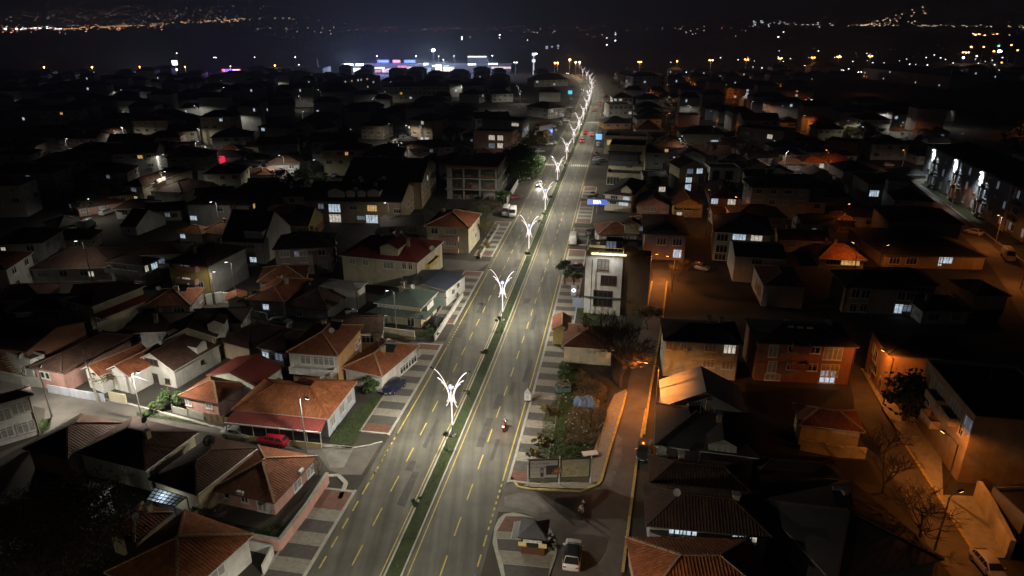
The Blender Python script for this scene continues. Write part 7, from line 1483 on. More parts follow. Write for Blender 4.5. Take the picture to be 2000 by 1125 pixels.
# ---------------------------------------------------------------- mall, filling station and far things
def mall():
    y=735; X=lambda p:(p-1000)/CF*(y*_c+CH*_s); Z=lambda py:CH+y*((562.5-py)/CF*_c-_s)/(_c+(562.5-py)/CF*_s)
    o=empty('shopping_mall',(X(800),y,0),0,'long low shopping mall with glowing shop fronts and roof signs','mall'); x0,x1=X(670)-X(800),X(998)-X(800); zt=Z(124)
    b=MB(); b.box(x0,0,0,x1,60,zt-1); b.build('wall',mat('mall_grey',(.10,.10,.12),.8,.15,.1),o)
    b=MB(); b.box(x0-1,-2,zt-1+.01,x1+1,61,zt+.2); b.build('roof',mat('mall_roof',(.14,.14,.17),.7,.1,.1),o)
    fronts=[(672,705,133,147,(.9,.95,1),3.),(706,728,136,147,(1,.85,.75),1.5),(730,752,131,134,(.9,.95,1),3.),(733,745,136,142,(1,.1,.2),1.2),(747,775,134,142,(1,.75,.7),1.6),(778,796,128,142,(1,.08,.16),1.3),(797,820,130,140,(1,.8,.75),1.4),(822,842,132,142,(.35,.5,.9),.5),(828,838,123,127,(.8,.95,1),4.),(845,850,127,130,(.85,.95,1),4.),(851,864,126,139,(1,.93,.8),3.),(866,888,130,140,(1,.85,.6),2.),(868,878,127,129,(.1,.9,.5),1.6),(914,930,124,127,(.8,.95,1),4.),(954,972,123,126,(.75,.95,1),4.),(960,998,130,134,(1,.7,.7),1.2),(674,692,124,128,(.95,.97,1),6.),(697,712,124,128,(.95,.97,1),6.)]
    for k_,(a,b_,t,u,c,st) in enumerate(fronts):
        f=MB(); f.box(X(a)-X(800),-2.4-.05*(k_%3),max(Z(u),.3),X(b_)-X(800),-2.02,Z(t)); f.build('shop_front',emit('shop_front_%d'%k_,c,st*.8,.6,.25,'AUTO'),o)
        if b_-a>12 and u-t>6:
            n=int((b_-a)/3)
            for i in range(n): m_=MB(); xx=X(a+(b_-a)*(i+.5)/n)-X(800); m_.box(xx-.15,-2.7,.3,xx+.15,-2.55,Z(t)); m_.build('mullion',M_dark,o)
    for a,b_,c,tx,tc in((740,762,(.0,.07,.95),'LC WAIKIKI',(.1,.75,1)),(769,784,(.9,.05,.16),'OUTLET',(1,.5,.55)),(791,813,(.0,.07,.95),'LC WAIKIKI',(.1,.75,1))):
        f=MB(); f.box(X(a)-X(800),-2.6,Z(122.5),X(b_)-X(800),-2.2,Z(116.5)); s_=f.build('roof_sign',emit('roof_sign_'+tx[:2].lower(),c,1.1,sample='AUTO'),o); text(tx,(X(b_)-X(a))/len(tx)*1.45,emit('roof_sign_text_'+tx[:2].lower(),tc,2.),s_,((X(a)+X(b_))/2-X(800),-2.65,(Z(122.5)+Z(116.5))/2),(math.pi/2,0,0),.02)
    u_=MB(); u_.box(X(913)-X(800),4,zt+.21,X(952)-X(800),30,Z(110)); u_.build('upper_storey',mat('mall_dark',(.08,.08,.09),.8,.1),o)
    u_=MB(); u_.box(X(914)-X(800),3.4,Z(112),X(950)-X(800),3.9,Z(110)); u_.build('cornice_light',emit('cornice_light',(.85,.95,1),3.,sample='AUTO'),o)
    for a,e in((700,2600),(760,2600),(830,2600),(880,2200),(950,1600)): add_light('POINT',o,(X(a)-X(800),-34,11),e*22,(.6,.72,1) if a!=760 else (.34,.33,1),rs=1.5,name='forecourt_light')  # added bare lights that raise the bluish glow in the haze
    return X,Z
mX,mZ=mall()
def farbox(name,label,cat,pa,pb,pt,y,wallc,depth=25,base=0):
    X=lambda p:(p-1000)/CF*(y*_c+CH*_s); Z=lambda py:CH+y*((562.5-py)/CF*_c-_s)/(_c+(562.5-py)/CF*_s)
    o=empty(name,(X((pa+pb)/2),y,0),0,label,cat); b=MB(); w_=(X(pb)-X(pa))/2; b.box(-w_,0,0,w_,depth,Z(pt)); b.build('wall',wallc,o); 
    b=MB(); b.box(-w_-.4,-.4,Z(pt)+.01,w_+.4,depth+.4,Z(pt)+.5); b.build('roof',roofm('black'),o); return o,X,Z
o,X,Z=farbox('furniture_store','long dark furniture store with pale letters and a bright glazed ground floor','store',478,632,134,660,mat('store_grey',(.12,.12,.13),.8,.1,.1),30)
text('enzo HOME',(X(522)-X(487))/9*1.6,emit('letters_pale',(.8,.85,.9),.5),o,(X(503)-X(555),-.3,Z(141)),(math.pi/2,0,0),.05); text('MONDHOME',(X(575)-X(553))/8*1.5,emit('letters_dim',(.5,.5,.5),.12),o,(X(564)-X(555),-.3,Z(137)),(math.pi/2,0,0),.05)
for k_ in range(16):
    a=545+k_*4.6; b=MB(); b.box(X(a)-X(555),-.5,.5,X(a+4.1)-X(555),-.1,Z(143.2)); b.build('shop_window',emit('store_window',(1,.82,.5),1.6,.6,.2,'AUTO'),o)
o2,X,Z=farbox('electronics_store','dark store with a red, blue and white lit sign','store',400,478,141,640,mat('store_dark',(.06,.06,.07),.8,.1,.1),25)
for a,b_,c,st in((437,442,(1,.1,.03),3.),(442.2,455,(.05,.1,1),1.4),(456,473,(1,.1,.12),1.4),(458,471,(1,.8,.8),3.)):
    b=MB(); i=.4 if a==458 else 0; b.box(X(a)-X(439),-.5-i,Z(140.5)+i,X(b_)-X(439),-.1-i,Z(135)-i); b.build('sign_panel',emit('store_sign_%d'%int(a),c,st,sample='AUTO'),o2)
add_light('POINT',o2,(X(450)-X(439),-8,9),9000,(.4,.12,1),rs=1.5)
def petrol():
    y=640; X=lambda p:(p-1000)/CF*(y*_c+CH*_s); Z=lambda py:CH+y*((562.5-py)/CF*_c-_s)/(_c+(562.5-py)/CF*_s); o=empty('filling_station',(X(290),y,0),0,'bright filling station with a red edged canopy at the far left','filling station'); q=lambda p:X(p)-X(290)
    b=MB(); b.box(q(250),0,Z(143)-.6,q(318),14,Z(143)+.4); b.build('canopy',mat('canopy_white',(.7,.7,.7),.6,0),o); b=MB(); b.box(q(250),-.2,Z(143)-.3,q(318),-.05,Z(143)+.5); b.build('canopy_edge',emit('canopy_red',(.8,.05,.04),.6),o)
    for k_ in range(6): b=MB(); a=252+k_*12; b.box(q(a)-.3,3,0,q(a)+.3,3.6,Z(143)-.61); b.build('column',M_frame,o); b=MB(); b.box(q(a)-.8,1,0.,q(a)+.8,2.2,2); b.build('pump',M_frame,o)
    b=MB(); b.box(q(262),12,0,q(312),20,4); b.build('shop',emit('station_shop',(.85,.95,1),1.1,.5,.3,'AUTO'),o); b=MB(); b.box(q(237),1,1,q(252),1.5,4); b.build('price_board',emit('price_board',(.7,.95,1),3.,.3,.4,'AUTO'),o)
    for a,e in((262,2600),(290,2600),(315,2600)): add_light('POINT',o,(q(a),-1.,6.),e*3.5,(.8,.92,1),rs=1,name='canopy_light')
    o=empty('sign_tower',(X(347),y,0),0,'tall white lit sign tower beside the filling station','sign'); b=MB(); b.tube([(0,0,0),(0,0,Z(127))],.4,8); b.build('post',M_frame,o); b=MB(); b.box(-2.2,-.5,Z(127),2.2,.5,Z(118)); b.build('panel',emit('tower_white',(.8,.93,1),5.,.3,.3,'AUTO'),o); b=MB(); b.box(-1.2,-.5,Z(138),1.2,.5,Z(134)); b.build('lower_panel',emit('tower_white',(.8,.93,1),5.),o)
petrol()
LM={}
def glow_lamp(p,y,col,r_,label,st=30.,group=None,heads=1,W=0,name='street_lamp'):
    """far street lamp: slim pole and lamp heads, at ground distance y under the given picture point"""
    x=(p[0]-1000)/CF*(y*_c+CH*_s); z=CH+y*((562.5-p[1])/CF*_c-_s)/(_c+(562.5-p[1])/CF*_s); z=max(z,6)
    o=empty(name,(x,y,0),0,label,'street lamp',group); b=MB(); b.tube([(0,0,0),(0,0,z)],[.16,.1],5); b.build('pole',M_steel,o)
    m=emit('far_lamp_%d_%d_%d_%d'%(int(col[0]*99),int(col[1]*99),int(col[2]*99),int(st)),col,st)
    for i in range(heads):
        dx=(i-(heads-1)/2)*r_*3.4; b=MB(); b.lathe([(.01,-r_*.7),(r_*.8,-r_*.45),(r_,0),(r_*.7,r_*.5),(.01,r_*.7)],8,(dx,0,z)); b.build('lamp_head',m,o)
        if heads>1: b=MB(); b.bar((0,0,z-.2),(dx,0,z),.12,.12); b.build('arm',M_steel,o)
    if W: add_light('POINT',o,(0,-.8,z-.8),W*(1 if W>9000 else 3.2),col,rs=.5)
    return o
OR=(1,.38,.09); WH=(.85,.93,1)
for k_,(p,y,c,r_,st,hd,W,lb) in enumerate(((X_(848,98),745,WH,1.9,40,1,70000,'very bright white floodlight high above the mall'),(P_(323,460),650,OR,.7,12,1,900,'leftmost of the sodium lamps by the filling station'),(P_(650,460),650,OR,.8,14,1,900,'sodium lamp left of the filling station'),(P_(975,458),650,OR,.6,10,1,500,'sodium lamp over the filling station canopy'),(P_(1285,458),650,OR,.6,10,1,700,'sodium lamp right of the white sign tower'),(P_(1595,455),660,OR,.6,10,1,400,'sodium lamp above the red and blue store sign'),(P_(1240,365),690,WH,.5,8,1,0,'white lamp high over the filling station'),(P_(1495,395),690,WH,.5,8,2,0,'white twin lamp behind the red and blue sign'),(P_(890,490),640,WH,.7,16,1,0,'white floodlight at the left end of the canopy'),(P_(1115,480),640,WH,.8,16,1,0,'white floodlight at the right end of the canopy'),(Q_(408,208),690,WH,.5,8,1,0,'white lamp above the pale store letters'),(Q_(560,270),660,OR,.8,12,1,900,'sodium lamp in the middle of the furniture store'),(Q_(722,207),700,WH,.6,10,1,0,'white lamp above the glazed store front'),(Q_(745,265),680,WH,.5,9,1,0,'lower white lamp above the glazed store front'),(Q_(1353,198),730,WH,.6,9,1,0,'mall car park lamp at the first blue sign'),(Q_(1657,198),730,WH,.6,9,1,0,'mall car park lamp at the second blue sign'),(Q_(1868,226),720,(1,.7,.4),.6,9,1,0,'warm lamp right of the mall floodlight'),(Q_(1833,198),720,(1,.7,.4),.5,7,1,0,'upper warm lamp right of the mall floodlight'),(R_(350,198),730,WH,.5,7,1,0,'mall car park lamp left of the dark upper storey'),(R_(647,195),730,WH,.6,9,1,0,'mall car park lamp right of the dark upper storey'),(R_(828,248),700,(1,.62,.3),.7,10,2,0,'warm twin lamp beside the white lit mast'),(R_(1133,250),690,OR,.8,14,1,900,'left sodium lamp of a pair at the avenue bend'),(R_(1153,250),690,OR,.9,16,1,900,'right sodium lamp of a pair at the avenue bend'),(R_(1248,226),700,(1,.5,.2),1.1,20,1,2200,'tallest sodium lamp at the avenue bend'),(R_(1295,246),700,(1,.55,.25),.9,18,1,1600,'sodium lamp right of the tallest at the bend'),(R_(1325,246),700,(1,.55,.25),.9,18,1,1600,'second sodium lamp right of the tallest at the bend'),(R_(1785,243),560,OR,.6,14,2,900,'sodium twin lamp above the five-storey block'),(S_(635,72),640,OR,.7,13,1,700,'sodium lamp at the left end of the far right road'),(S_(882,66),660,OR,.8,14,2,900,'first sodium twin lamp on the far right road'),(S_(1140,60),680,OR,.8,14,2,900,'second sodium twin lamp on the far right road'),(S_(1385,52),700,OR,.8,14,2,900,'third sodium twin lamp on the far right road'),(S_(1625,46),720,OR,.8,14,2,900,'fourth sodium twin lamp on the far right road'),(T_(470,390),740,OR,.9,14,2,900,'fifth sodium twin lamp on the far right road'),(T_(685,385),760,OR,.9,14,2,900,'sixth sodium twin lamp on the far right road'),(T_(1370,322),900,OR,1.3,14,1,0,'high sodium lamp at the right horizon'),(T_(1340,360),880,OR,1.0,14,3,1500,'cluster of three sodium lamps at the right horizon'),(T_(1455,322),900,OR,1.0,12,1,0,'sodium lamp right of the high one at the horizon'),(T_(1530,352),880,OR,1.2,14,1,0,'sodium lamp beside the green roof light'),(T_(1640,310),900,OR,1.1,12,1,0,'sodium lamp above the white lit sign at far right'),(T_(1690,345),880,OR,1.1,12,1,0,'sodium lamp at the far right edge'),(T_(1555,315),880,(.1,1,.3),1.3,6,1,0,'green light on a tall mast at far right'),(T_(1570,352),880,WH,2.4,14,1,1500,'white glowing sign at far right'),(T_(1330,395),860,WH,1.3,14,1,500,'white lamp under the sodium cluster'),(T_(1595,462),800,OR,.9,9,1,0,'sodium lamp low at far right'),(T_(1420,385),860,WH,1.,10,1,0,'white lamp between the sodium lamps at far right'))):
    glow_lamp(p,y,c,r_,lb,st,None,hd,W)
# white lit telecom mast
def lit_mast():
    p=at((1042,146)); o=empty('telecom_mast',(p.x,p.y,0),0,'white lit telecom mast with antennas near the avenue bend','mast'); z=zof((1042,104),(1042,146)); b=MB(); b.tube([(0,0,0),(0,0,z)],[.7,.5],8); b.build('pole',emit('mast_lit',(.75,.85,.95),.8,.5,.2),o); b=MB()  # emission stands for the floodlight falling on pole and antennas
    for zz in(z-1,z-7): 
        for a in range(4): b.box(1.2*math.cos(a*1.57)-.4,1.2*math.sin(a*1.57)-.4,zz-1.4,1.2*math.cos(a*1.57)+.4,1.2*math.sin(a*1.57)+.4,zz+1.4)
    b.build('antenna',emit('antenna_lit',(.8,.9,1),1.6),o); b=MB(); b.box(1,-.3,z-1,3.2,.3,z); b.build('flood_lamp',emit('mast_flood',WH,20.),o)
    q=at((622,150)); o=empty('minaret',(q.x,q.y,0),0,'slim dark minaret with a pointed cap','minaret'); zz=zof((622,112),(622,150)); b=MB(); b.lathe([(1.3,0),(1.2,zz*.5),(1.8,zz*.52),(1.8,zz*.56),(1.0,zz*.57),(.9,zz*.8),(.02,zz)],10); b.build('shaft',wallm('darkgrey'),o); b=MB(); b.box(-2.5,-2,3,2.5,-1.6,4.6); b.build('lit_panel',emit('minaret_panel',WH,5.),o)
lit_mast()
lit_sign(Q_(898,385),6.,2.4,3,(.8,.93,1),5.,'white glowing panel under the minaret')
# ---------------------------------------------------------------- hills and the lights of the far plain
hm=mat('hill_scrub',(.03,.035,.025),.95,.3,.002)
def hill(name,x0,x1,y,prof,seed):
    rr=random.Random(seed); b=MB(); n=80; i0=len(b.v); ph=[rr.uniform(0,6) for _ in range(5)]
    def hz(t): return prof(t)*(1+.12*math.sin(t*23+ph[0])+.08*math.sin(t*51+ph[1]))
    for i in range(n+1):
        t=i/n; x=x0+(x1-x0)*t; 
        for j,(dy,f) in enumerate(((-1500,0),(-900,.25),(-400,.7),(0,1.),(800,.7),(1600,0))): b.v.append((x,y+dy,max(-1,hz(t)*f*(1+.1*math.sin(i*.9+j)))-.5*(f==0)))
    for i in range(n):
        for j in range(5): q=i*6+j; b.f.append((q,q+6,q+7,q+1)); b.m.append(0); b.uv.append(None)
    o=struct(b.build(name,hm,smooth=True)); return hz
hz1=hill('hills',-7000,-300,6800,lambda t:150+90*math.sin(t*4+1)**2,1)
hz2=hill('hills',-1500,2600,7600,lambda t:110+60*math.sin(t*5)**2,2)
hz3=hill('hill',600,4200,5200,lambda t:20+165*math.exp(-((t-.63)/.16)**2)+40*math.sin(t*4)**2,3)
FL=3.4
from mathutils.bvhtree import BVHTree
_v,_f=[],[]
for o in COL.objects:
    if o.name.split('.')[0] in('hills','hill'):
        k_=len(_v); _v+=[tuple(q.co) for q in o.data.vertices]; _f+=[tuple(k_+i for i in p.vertices) for p in o.data.polygons]
k_=len(_v); _v+=[(-9000,300,0),(9000,300,0),(9000,9000,0),(-9000,9000,0)]; _f.append((k_,k_+1,k_+2,k_+3)); BV=BVHTree.FromPolygons(_v,_f)
def lights(name,label,gen,col,n,st,sz,seed):
    """small lamps standing where the view ray meets the plain or a hillside"""
    rr=random.Random(seed); b=MB(); k_=0; tries=0
    while k_<n and tries<n*20:
        tries+=1; q=gen(rr); p=q[0]; d=ray(p).normalized(); h=BV.ray_cast(Vector((0,0,CH)),d)
        if h[0] is None: continue
        k_+=1; x,y,z=h[0]-d*12; s_=sz*y/4500*rr.uniform(.45,1.15); b.box(x-s_,y-s_,z-s_*.4,x+s_,y+s_,z+s_)
    o=b.build(name,emit(name+'_glow',col,st*FL)); o['kind']='stuff'; o['label']=label
dist=lambda py:CH*(_c+(562.5-py)/CF*_s)/max(1e-6,(_s-(562.5-py)/CF*_c))
fy=lambda py:min(5000,max(900,dist(py)))
def band(x0,y0,x1,y1,sy,nx=0): 
    def g(rr):
        t=rr.random(); py=y0+(y1-y0)*t+rr.gauss(0,sy); return ((x0+(x1-x0)*t,py),fy(py+4) if py>52 else 5000)
    return g
lights('far_city_lights','warm lights of the road crossing the far plain at left',band(120,58,480,38,1.6),(1,.55,.3),150,2.2,2.9,1)
lights('far_town_lights','red and orange lights of the far town at left',band(0,58,330,50,3.5),(1,.4,.22),110,2.2,2.8,2)
lights('far_white_lights','white lights scattered over the far left hillside',lambda rr:((rr.uniform(0,480),rr.gauss(30,9)),5600),(.95,.9,.85),130,1.0,2.4,3)
lights('far_orange_lights','small orange lights scattered over the far left hillside',lambda rr:((rr.uniform(0,420),rr.gauss(29,7)),5600),(1,.5,.25),130,.55,2.6,4)
lights('far_bright_lights','bright white lamps of the far left town',band(10,56,120,56,1.5),(.95,.95,1),26,5,4.2,5)
lights('far_road_lights','row of white lamps along the far road',band(425,37,600,36,.8),(1,.85,.7),14,2.2,3.2,6)
lights('far_plain_lights','scattered lights of villages on the far plain',lambda rr:((rr.uniform(500,1500),rr.gauss(56,6)),4200),(1,.75,.6),90,.9,2.4,7)
lights('far_red_lights','scattered red lights on the far plain',lambda rr:((rr.uniform(700,1450),rr.gauss(58,3)),4200),(1,.12,.08),36,1.1,2.2,8)
def hl(rr):
    t=rr.random(); px=1680+rr.uniform(0,130); top=48-(px-1690)*.31; py=rr.uniform(min(top,50),50) if px<1810 else rr.uniform(20,50); return ((px,py),4700)
lights('hillside_lights','orange and white lights of the village climbing the right hill',hl,(1,.62,.42),58,2.6,2.6,9)
lights('hill_road_lights','row of lamps at the foot of the right hill',band(1500,48,2000,52,1.2),(1,.72,.5),60,1.8,2.7,10)
lights('far_right_lights','white lights left of the right hill',band(1460,44,1600,48,2.5),(.85,.92,1),34,1.8,2.6,11)
lights('far_right_town_lights','orange lights of the town at the far right',band(1900,68,1985,70,1.5),(1,.45,.2),9,4,4.5,12)
lights('far_greenhouse_lights','pale lit greenhouse rows on the plain',lambda rr:((rr.choice((1068,1078,1090)),rr.choice((90,92,95))),900),(.5,.6,.7),8,.3,6,13)
lights('far_lot_lights','row of small white lights along the far right lots',band(1640,137,1860,158,.8),(.9,.93,1),34,5,2.0,14)
lights('far_block_lights','tiny white windows and lamps of the far right blocks',lambda rr:((rr.uniform(1300,1990),rr.gauss(128,14)),dist(rr.gauss(140,9))),(.85,.92,1),80,1.6,2.2,15)
lights('plain_field_lights','few white lamps on the dark plain',lambda rr:((rr.choice((902,1022,1030,938,1185,1202,1520,1530,1540,976)),rr.gauss(74,8)),2400),(.95,.97,1),14,4,3.4,16)

for p_,r_ in((L_(880,650),14),(L_(1060,560),11),(L_(700,640),8),(Q_(1160,930),20),(Q_(1050,850),16),(K_(100,640),16),(K_(250,620),12),(K_(640,530),10),(N_(560,840),13),(N_(700,840),9),(I_(650,180),13),(I_(800,150),11),(J_(120,190),9),(R_(1010,960),12),(R_(1100,830),12),(R_(1170,700),12),(R_(1250,640),9),(M_(330,450),14),(M_(560,600),8),(R_(1470,1000),8),(N_(60,330),6),(Q_(1530,850),12),(Q_(1800,920),12),(T_(620,1000),16),(T_(700,1000),14),(O_(760,110),12),(E_(250,380),10),(L_(830,230),14),(F_(250,850),8),(I_(330,100),9),(I_(280,300),9),(I_(210,500),9),(H_(1620,300),8),(H_(1420,250),9),(H_(1500,60),8),(N_(330,950),9),(N_(700,980),10),(O_(1330,590),11),(O_(1560,750),12),(O_(1650,900),12),(O_(1690,1000),12),(J_(1600,60),10),(O_(1100,440),8),(O_(950,300),7)):
    q_=at(p_); HOUSES.append((q_.x,q_.y,r_))
area('dark_garden',[I_(960,740),I_(1040,760),I_(1660,800),E_(60,60),E_(30,340),E_(500,345),E_(600,520),E_(380,480),D_(1250,400),D_(930,330),I_(980,950)],mat('garden_soil',(.022,.018,.012),.95,.4,.4,.4),.03)  # night shade put into the ground colour of this yard
rl=random.Random(9); LANE=[]
def lanes(xr,yr,step,col,W,n,lab):  # lamps scattered at random, added to brighten the far facades
    k_=0; sp_=[(x,y) for y in range(yr[0],yr[1],step[1]) for x in range(xr[0],xr[1],step[0])]; rl.shuffle(sp_)
    for x,y in sp_:
        x+=rl.uniform(-9,9); y+=rl.uniform(-9,9)
        if k_>=n: break
        px,py=pix_(Vector((x,y,0)),0)
        if not(-20<px<2020) or abs(x-clx(max(21,min(y,719))))<24 or any((x-a)**2+(y-b)**2<(c*.8+1)**2 for a,b,c in HOUSES): continue
        if px>1600 and 160<py<240: continue
        k_+=1; h_=8.; o=empty('street_lamp',(x,y,0),rl.uniform(0,6.28),lab%ORDL[k_-1],'street lamp','slim lamps in the lanes of the town'); b=MB(); b.tube([(0,0,0),(0,0,h_),(1.1,0,h_+.4)],[.1,.07,.05],5); b.build('pole',M_steel,o)
        b=MB(); b.bar((1.,0,h_+.4),(1.6,0,h_+.42),.24,.12); b.bar((1.05,0,h_+.32),(1.55,0,h_+.35),.2,.05,1); b.build('lamp_head',[M_dark,M_lens if col=='w' else M_lenso],o)
        add_light('SPOT',o,(1.3,0,h_+.25),W*rl.uniform(.5,1.4),(1,.94,.8) if col=='w' else SODIUM,rad(170),.35,(0,0,0),.12); HOUSES.append((x,y,2.5))
ORDL=['first','second','third','fourth','fifth','sixth','seventh','eighth','ninth','tenth','eleventh','twelfth','thirteenth','fourteenth','fifteenth','sixteenth','seventeenth','eighteenth','nineteenth','twentieth','twenty-first','twenty-second','twenty-third','twenty-fourth','twenty-fifth','twenty-sixth','twenty-seventh','twenty-eighth','twenty-ninth','thirtieth']
lanes((-420,10),(190,600),(42,38),'w',2600,30,'slim white lane lamp of the left quarter, %s of its run')
lanes((60,420),(200,420),(40,36),'w',1300,12,'slim white lane lamp of the right quarter, %s of its run')
lanes((90,520),(330,640),(50,45),'o',1900,18,'slim sodium lane lamp of the far right quarter, %s of its run')
# ---------------------------------------------------------------- the rest of the town: one house at a time
def clear(x,y,r_):
    if abs((x-clx(max(21,min(y,719))))*math.cos(heading(max(30,min(y,700)))))<(13+r_ if y<185 else 15+r_ if x>clx(max(21,min(y,719))) else 21+r_): return False
    return all((x-a)**2+(y-b)**2>(r_*.80+c*.80)**2 for a,b,c in HOUSES)
rf_=random.Random(5); CAND=[]; NB=list(BOXES)
HAND=[(o,o['label']) for o in COL.objects if o.parent is None and o.get('category') in('house','building','mall','store') ]
def short(l):
    for k_ in(' with ',' under ',' beside ',' behind ',' facing ',' at ',' seen ',' next ',' below ',' in the ',' along ',', ',' on the ',' against ',' from ',' filling ',' across ',' near '):
        i=l.find(k_)
        if i>0 and len(l[:i].split())>=3: l=l[:i]
    return ' '.join(l.split()[:7])
def pix(x,y,z=0):
    d=y*_c-(z-CH)*_s; return 1000+CF*x/d,562.5-CF*(y*_s+(z-CH)*_c)/d
def fill(xr,yr,step,ang,side,far,low=False):
    y=yr[0]
    while y<yr[1]:
        x=xr[0]
        while x<xr[1]:
            jx,jy=x+rf_.uniform(-2.5,2.5),y+rf_.uniform(-2.5,2.5)+ (x*.05)
            wd,dp=rf_.uniform(11,19),rf_.uniform(9,13); fl=rf_.choice((1,2,2,2,3)) if not far else rf_.choice((2,2,3,4)); z=fl*2.9+.3; r_=max(wd,dp)/2+1.
            if low: wd,dp,fl,z=rf_.uniform(8.5,12),rf_.uniform(7,9),1,rf_.uniform(2.7,3.4); r_=max(wd,dp)/2
            px,py=pix(jx,jy)
            ok=-60<px<2060 and -20<py<1160 and clear(jx,jy,r_) and ((x/step)%7>1.1 or low)
            if side=='right' and py<330 and px>1830 and py>175: ok=False     # the dark field
            if side=='right' and px>1560 and 160<py<225: ok=False
            if ok:
                u_=wd/2; P_a,P_b=pix(jx-u_,jy,z+1.2),pix(jx+u_,jy,z+1.2); P_c=pix(jx,jy,0); bx=(P_a[0],min(P_a[1],P_b[1]),P_b[0],P_c[1])
                for q in NB:
                    if q[4]>jy+4:
                        ov=max(0,min(bx[2],q[2])-max(bx[0],q[0]))*max(0,min(bx[3],q[3])-max(bx[1],q[1]))
                        if ov>.12*max(1,(q[2]-q[0])*(q[3]-q[1])): ok=False; break
            if ok: CAND.append((jx,jy,wd,dp,fl,z,ang+rf_.uniform(-.09,.09),side)); HOUSES.append((jx,jy,math.hypot(wd,dp)/2))
            x+=step
        y+=step*.82
fill((-420,-5),(104,300),12.5,rad(8),'left',False); fill((-520,40),(300,640),17,rad(6),'left',True)
fill((0,300),(112,300),12.5,rad(-4),'right',False); fill((30,480),(300,640),17,rad(-2),'right',True)
fill((-300,-5),(108,320),8.5,rad(8),'left',False,True); fill((0,260),(112,320),8.5,rad(-4),'right',False,True)
CAND.sort(key=lambda c:c[1]); NEAR=CAND[:178]; REST=CAND[178:]; used={}
ORD=['','second ','third ','fourth ','fifth ','sixth ','seventh ','eighth ','ninth ','tenth ','eleventh ','twelfth ','thirteenth ','fourteenth ']
for jx,jy,wd,dp,fl,z,th,side in NEAR:
    u=Vector((math.cos(th),math.sin(th),0)); v=Vector((-u.y,u.x,0)); B=Vector((jx,jy,0))-u*wd/2-v*dp/2; A=B+u*wd; C=B+v*dp
    if side=='left': A,B=B,A; C=B+v*dp
    lit=rf_.random()<.3; rm=rf_.choice(('dark','black','dark','brown')); wl=rf_.choice(('white','cream','grey','tan','white','mauve')); roof=rf_.choice(('hip','hip','hip','gable'))
    o_,hl_=min(HAND,key=lambda t:(t[0].location.x-jx)**2+(t[0].location.y-jy)**2); dx,dy=jx-o_.location.x,jy-o_.location.y
    rel='behind' if dy>abs(dx) else 'in front of' if -dy>abs(dx) else 'left of' if dx<0 else 'right of'
    base='%sdark %s house %s the %s'%(('lit-window ' if lit else ''),{'mauve':'brownish'}.get(wl,wl),rel,short(hl_)); k_=used[base]=used.get(base,0)+1
    hh=House((ORD[k_-1]+base),A,B,C,z,roof,wl,rm,chim=rf_.choice((0,1)) if jy<330 else 0,world=True,group='dark houses filling the town %s of the avenue'%side,lit=.0,pipe=False,seed=int(jx*3+jy),auto={} if jy>480 else dict(a=(max(2,int(wd/4)),min(fl,2)),b=(2,min(fl,2))) )
    if lit:
        f='a' if rf_.random()<.7 else 'b'; o,n,L,hw=hh.fr(f); al=rf_.uniform(-.6,.6)*hw; zz=z-1.3-rf_.choice((0,0,2.9)) if fl>1 else 1.7
        loc=Vector((al,o.y,zz)) if f in'ac' else Vector((o.x,al,zz)); loc+=n*.06
        window(hh.root,loc,hh.frz(n),rf_.uniform(.9,1.5),1.1,rf_.choice('wwmmym'))
wb,rb_,lb_=MB(),MB(),MB()
for jx,jy,wd,dp,fl,z,th,side in REST:         # the farthest blocks, a few pixels each
    u=Vector((math.cos(th),math.sin(th),0)); v=Vector((-u.y,u.x,0)); c=Vector((jx,jy,0)); q=lambda a,b,zz:tuple(c+u*a*wd/2+v*b*dp/2+Vector((0,0,zz)))
    wb.prism([q(-.93,-.9,0)[:2],q(.93,-.9,0)[:2],q(.93,.9,0)[:2],q(-.93,.9,0)[:2]],0,z)
    e=[q(-1,-1,z),q(1,-1,z),q(1,1,z),q(-1,1,z)]; t0,t1=q(-.45,0,z+2.4),q(.45,0,z+2.4)
    rb_.poly([e[0],e[1],t1,t0]); rb_.poly([e[1],e[2],t1]); rb_.poly([e[2],e[3],t0,t1]); rb_.poly([e[3],e[0],t0])
    if rf_.random()<.4:
        a=rf_.uniform(-.7,.7); zz=z-rf_.choice((2.4,5.2)); P=[Vector(q(a-.07,-.9,zz)),Vector(q(a+.07,-.9,zz)),Vector(q(a+.07,-.9,zz+1.3)),Vector(q(a-.07,-.9,zz+1.3))]; lb_.poly([p-v*.05 for p in P])
o=wb.build('far_house_walls',wallm('grey')); o['kind']='stuff'; o['label']='walls of the farthest small houses of the town'
o=rb_.build('far_house_roofs',roofm('black')); o['kind']='stuff'; o['label']='dark roofs of the farthest small houses of the town'
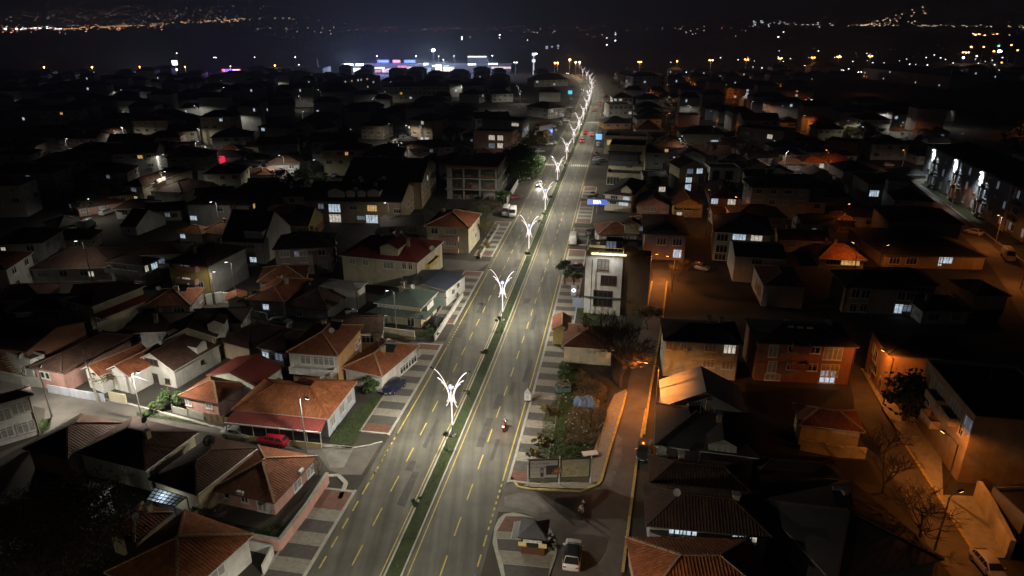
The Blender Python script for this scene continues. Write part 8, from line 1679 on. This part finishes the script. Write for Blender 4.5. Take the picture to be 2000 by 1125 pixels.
o=lb_.build('far_house_windows',M_lit); o['kind']='stuff'; o['label']='lit windows of the farthest small houses of the town'
print('HOUSES',len(HOUSES),'OBJECTS',len(bpy.data.objects))
# far dark tree belts
def belt(pts,n,h_,label,m=M_leafd):
    mb=MB(); rr=random.Random(len(label)); P=[at(p) for p in pts]
    for i in range(n):
        a,b=rr.choice(list(zip(P,P[1:]))); q=a+(b-a)*rr.random(); r_=rr.uniform(3,6); leaf_cloud(mb,(q.x+rr.gauss(0,4),q.y+rr.gauss(0,4),h_*.5),r_,h_*.55,90,.9,rr,.2)
    o=mb.build('tree_belt',m); o['kind']='stuff'; o['label']=label
belt([(0,160),(230,156),(420,158),(640,152)],70,7,'dark belt of trees before the filling station and stores'); belt([(1230,150),(1500,140),(1800,150),(1990,150)],60,8,'dark belt of trees along the far right road'); belt([(1830,215),(1990,240),(1990,300)],20,5,'dark scrub at the edge of the dark field')
dup={k_:v for k_,v in LABELS.items() if len(v)>1}
for k_,v in dup.items():
    if not all('group' in o for o in v): print('DUP',k_)

dg=bpy.context.evaluated_depsgraph_get()
for o in TEXTS:                       # lettering as real meshes
    me=bpy.data.meshes.new_from_object(o.evaluated_get(dg)); n=bpy.data.objects.new('lettering',me); COL.objects.link(n); n.parent=o.parent; n.location=o.location; n.rotation_euler=o.rotation_euler
    bpy.data.objects.remove(o)
# ---------------------------------------------------------------- night haze over the valley
hb=MB(); hb.box(-7500,-60,-1.5,7500,9300,330); hz_=bpy.data.materials.new('haze'); hz_.use_nodes=True; t=hz_.node_tree
for n in list(t.nodes):
    if n.type=='BSDF_PRINCIPLED': t.nodes.remove(n)
pv=t.nodes.new('ShaderNodeVolumePrincipled'); pv.inputs['Color'].default_value=(.75,.78,.9,1); pv.inputs['Density'].default_value=.00042; pv.inputs['Anisotropy'].default_value=.35
t.links.new(pv.outputs[0],t.nodes['Material Output'].inputs['Volume']); ho=hb.build('haze',hz_); ho['kind']='stuff'; ho['label']='thin night haze over the town and plain'
cy.volume_bounces=0
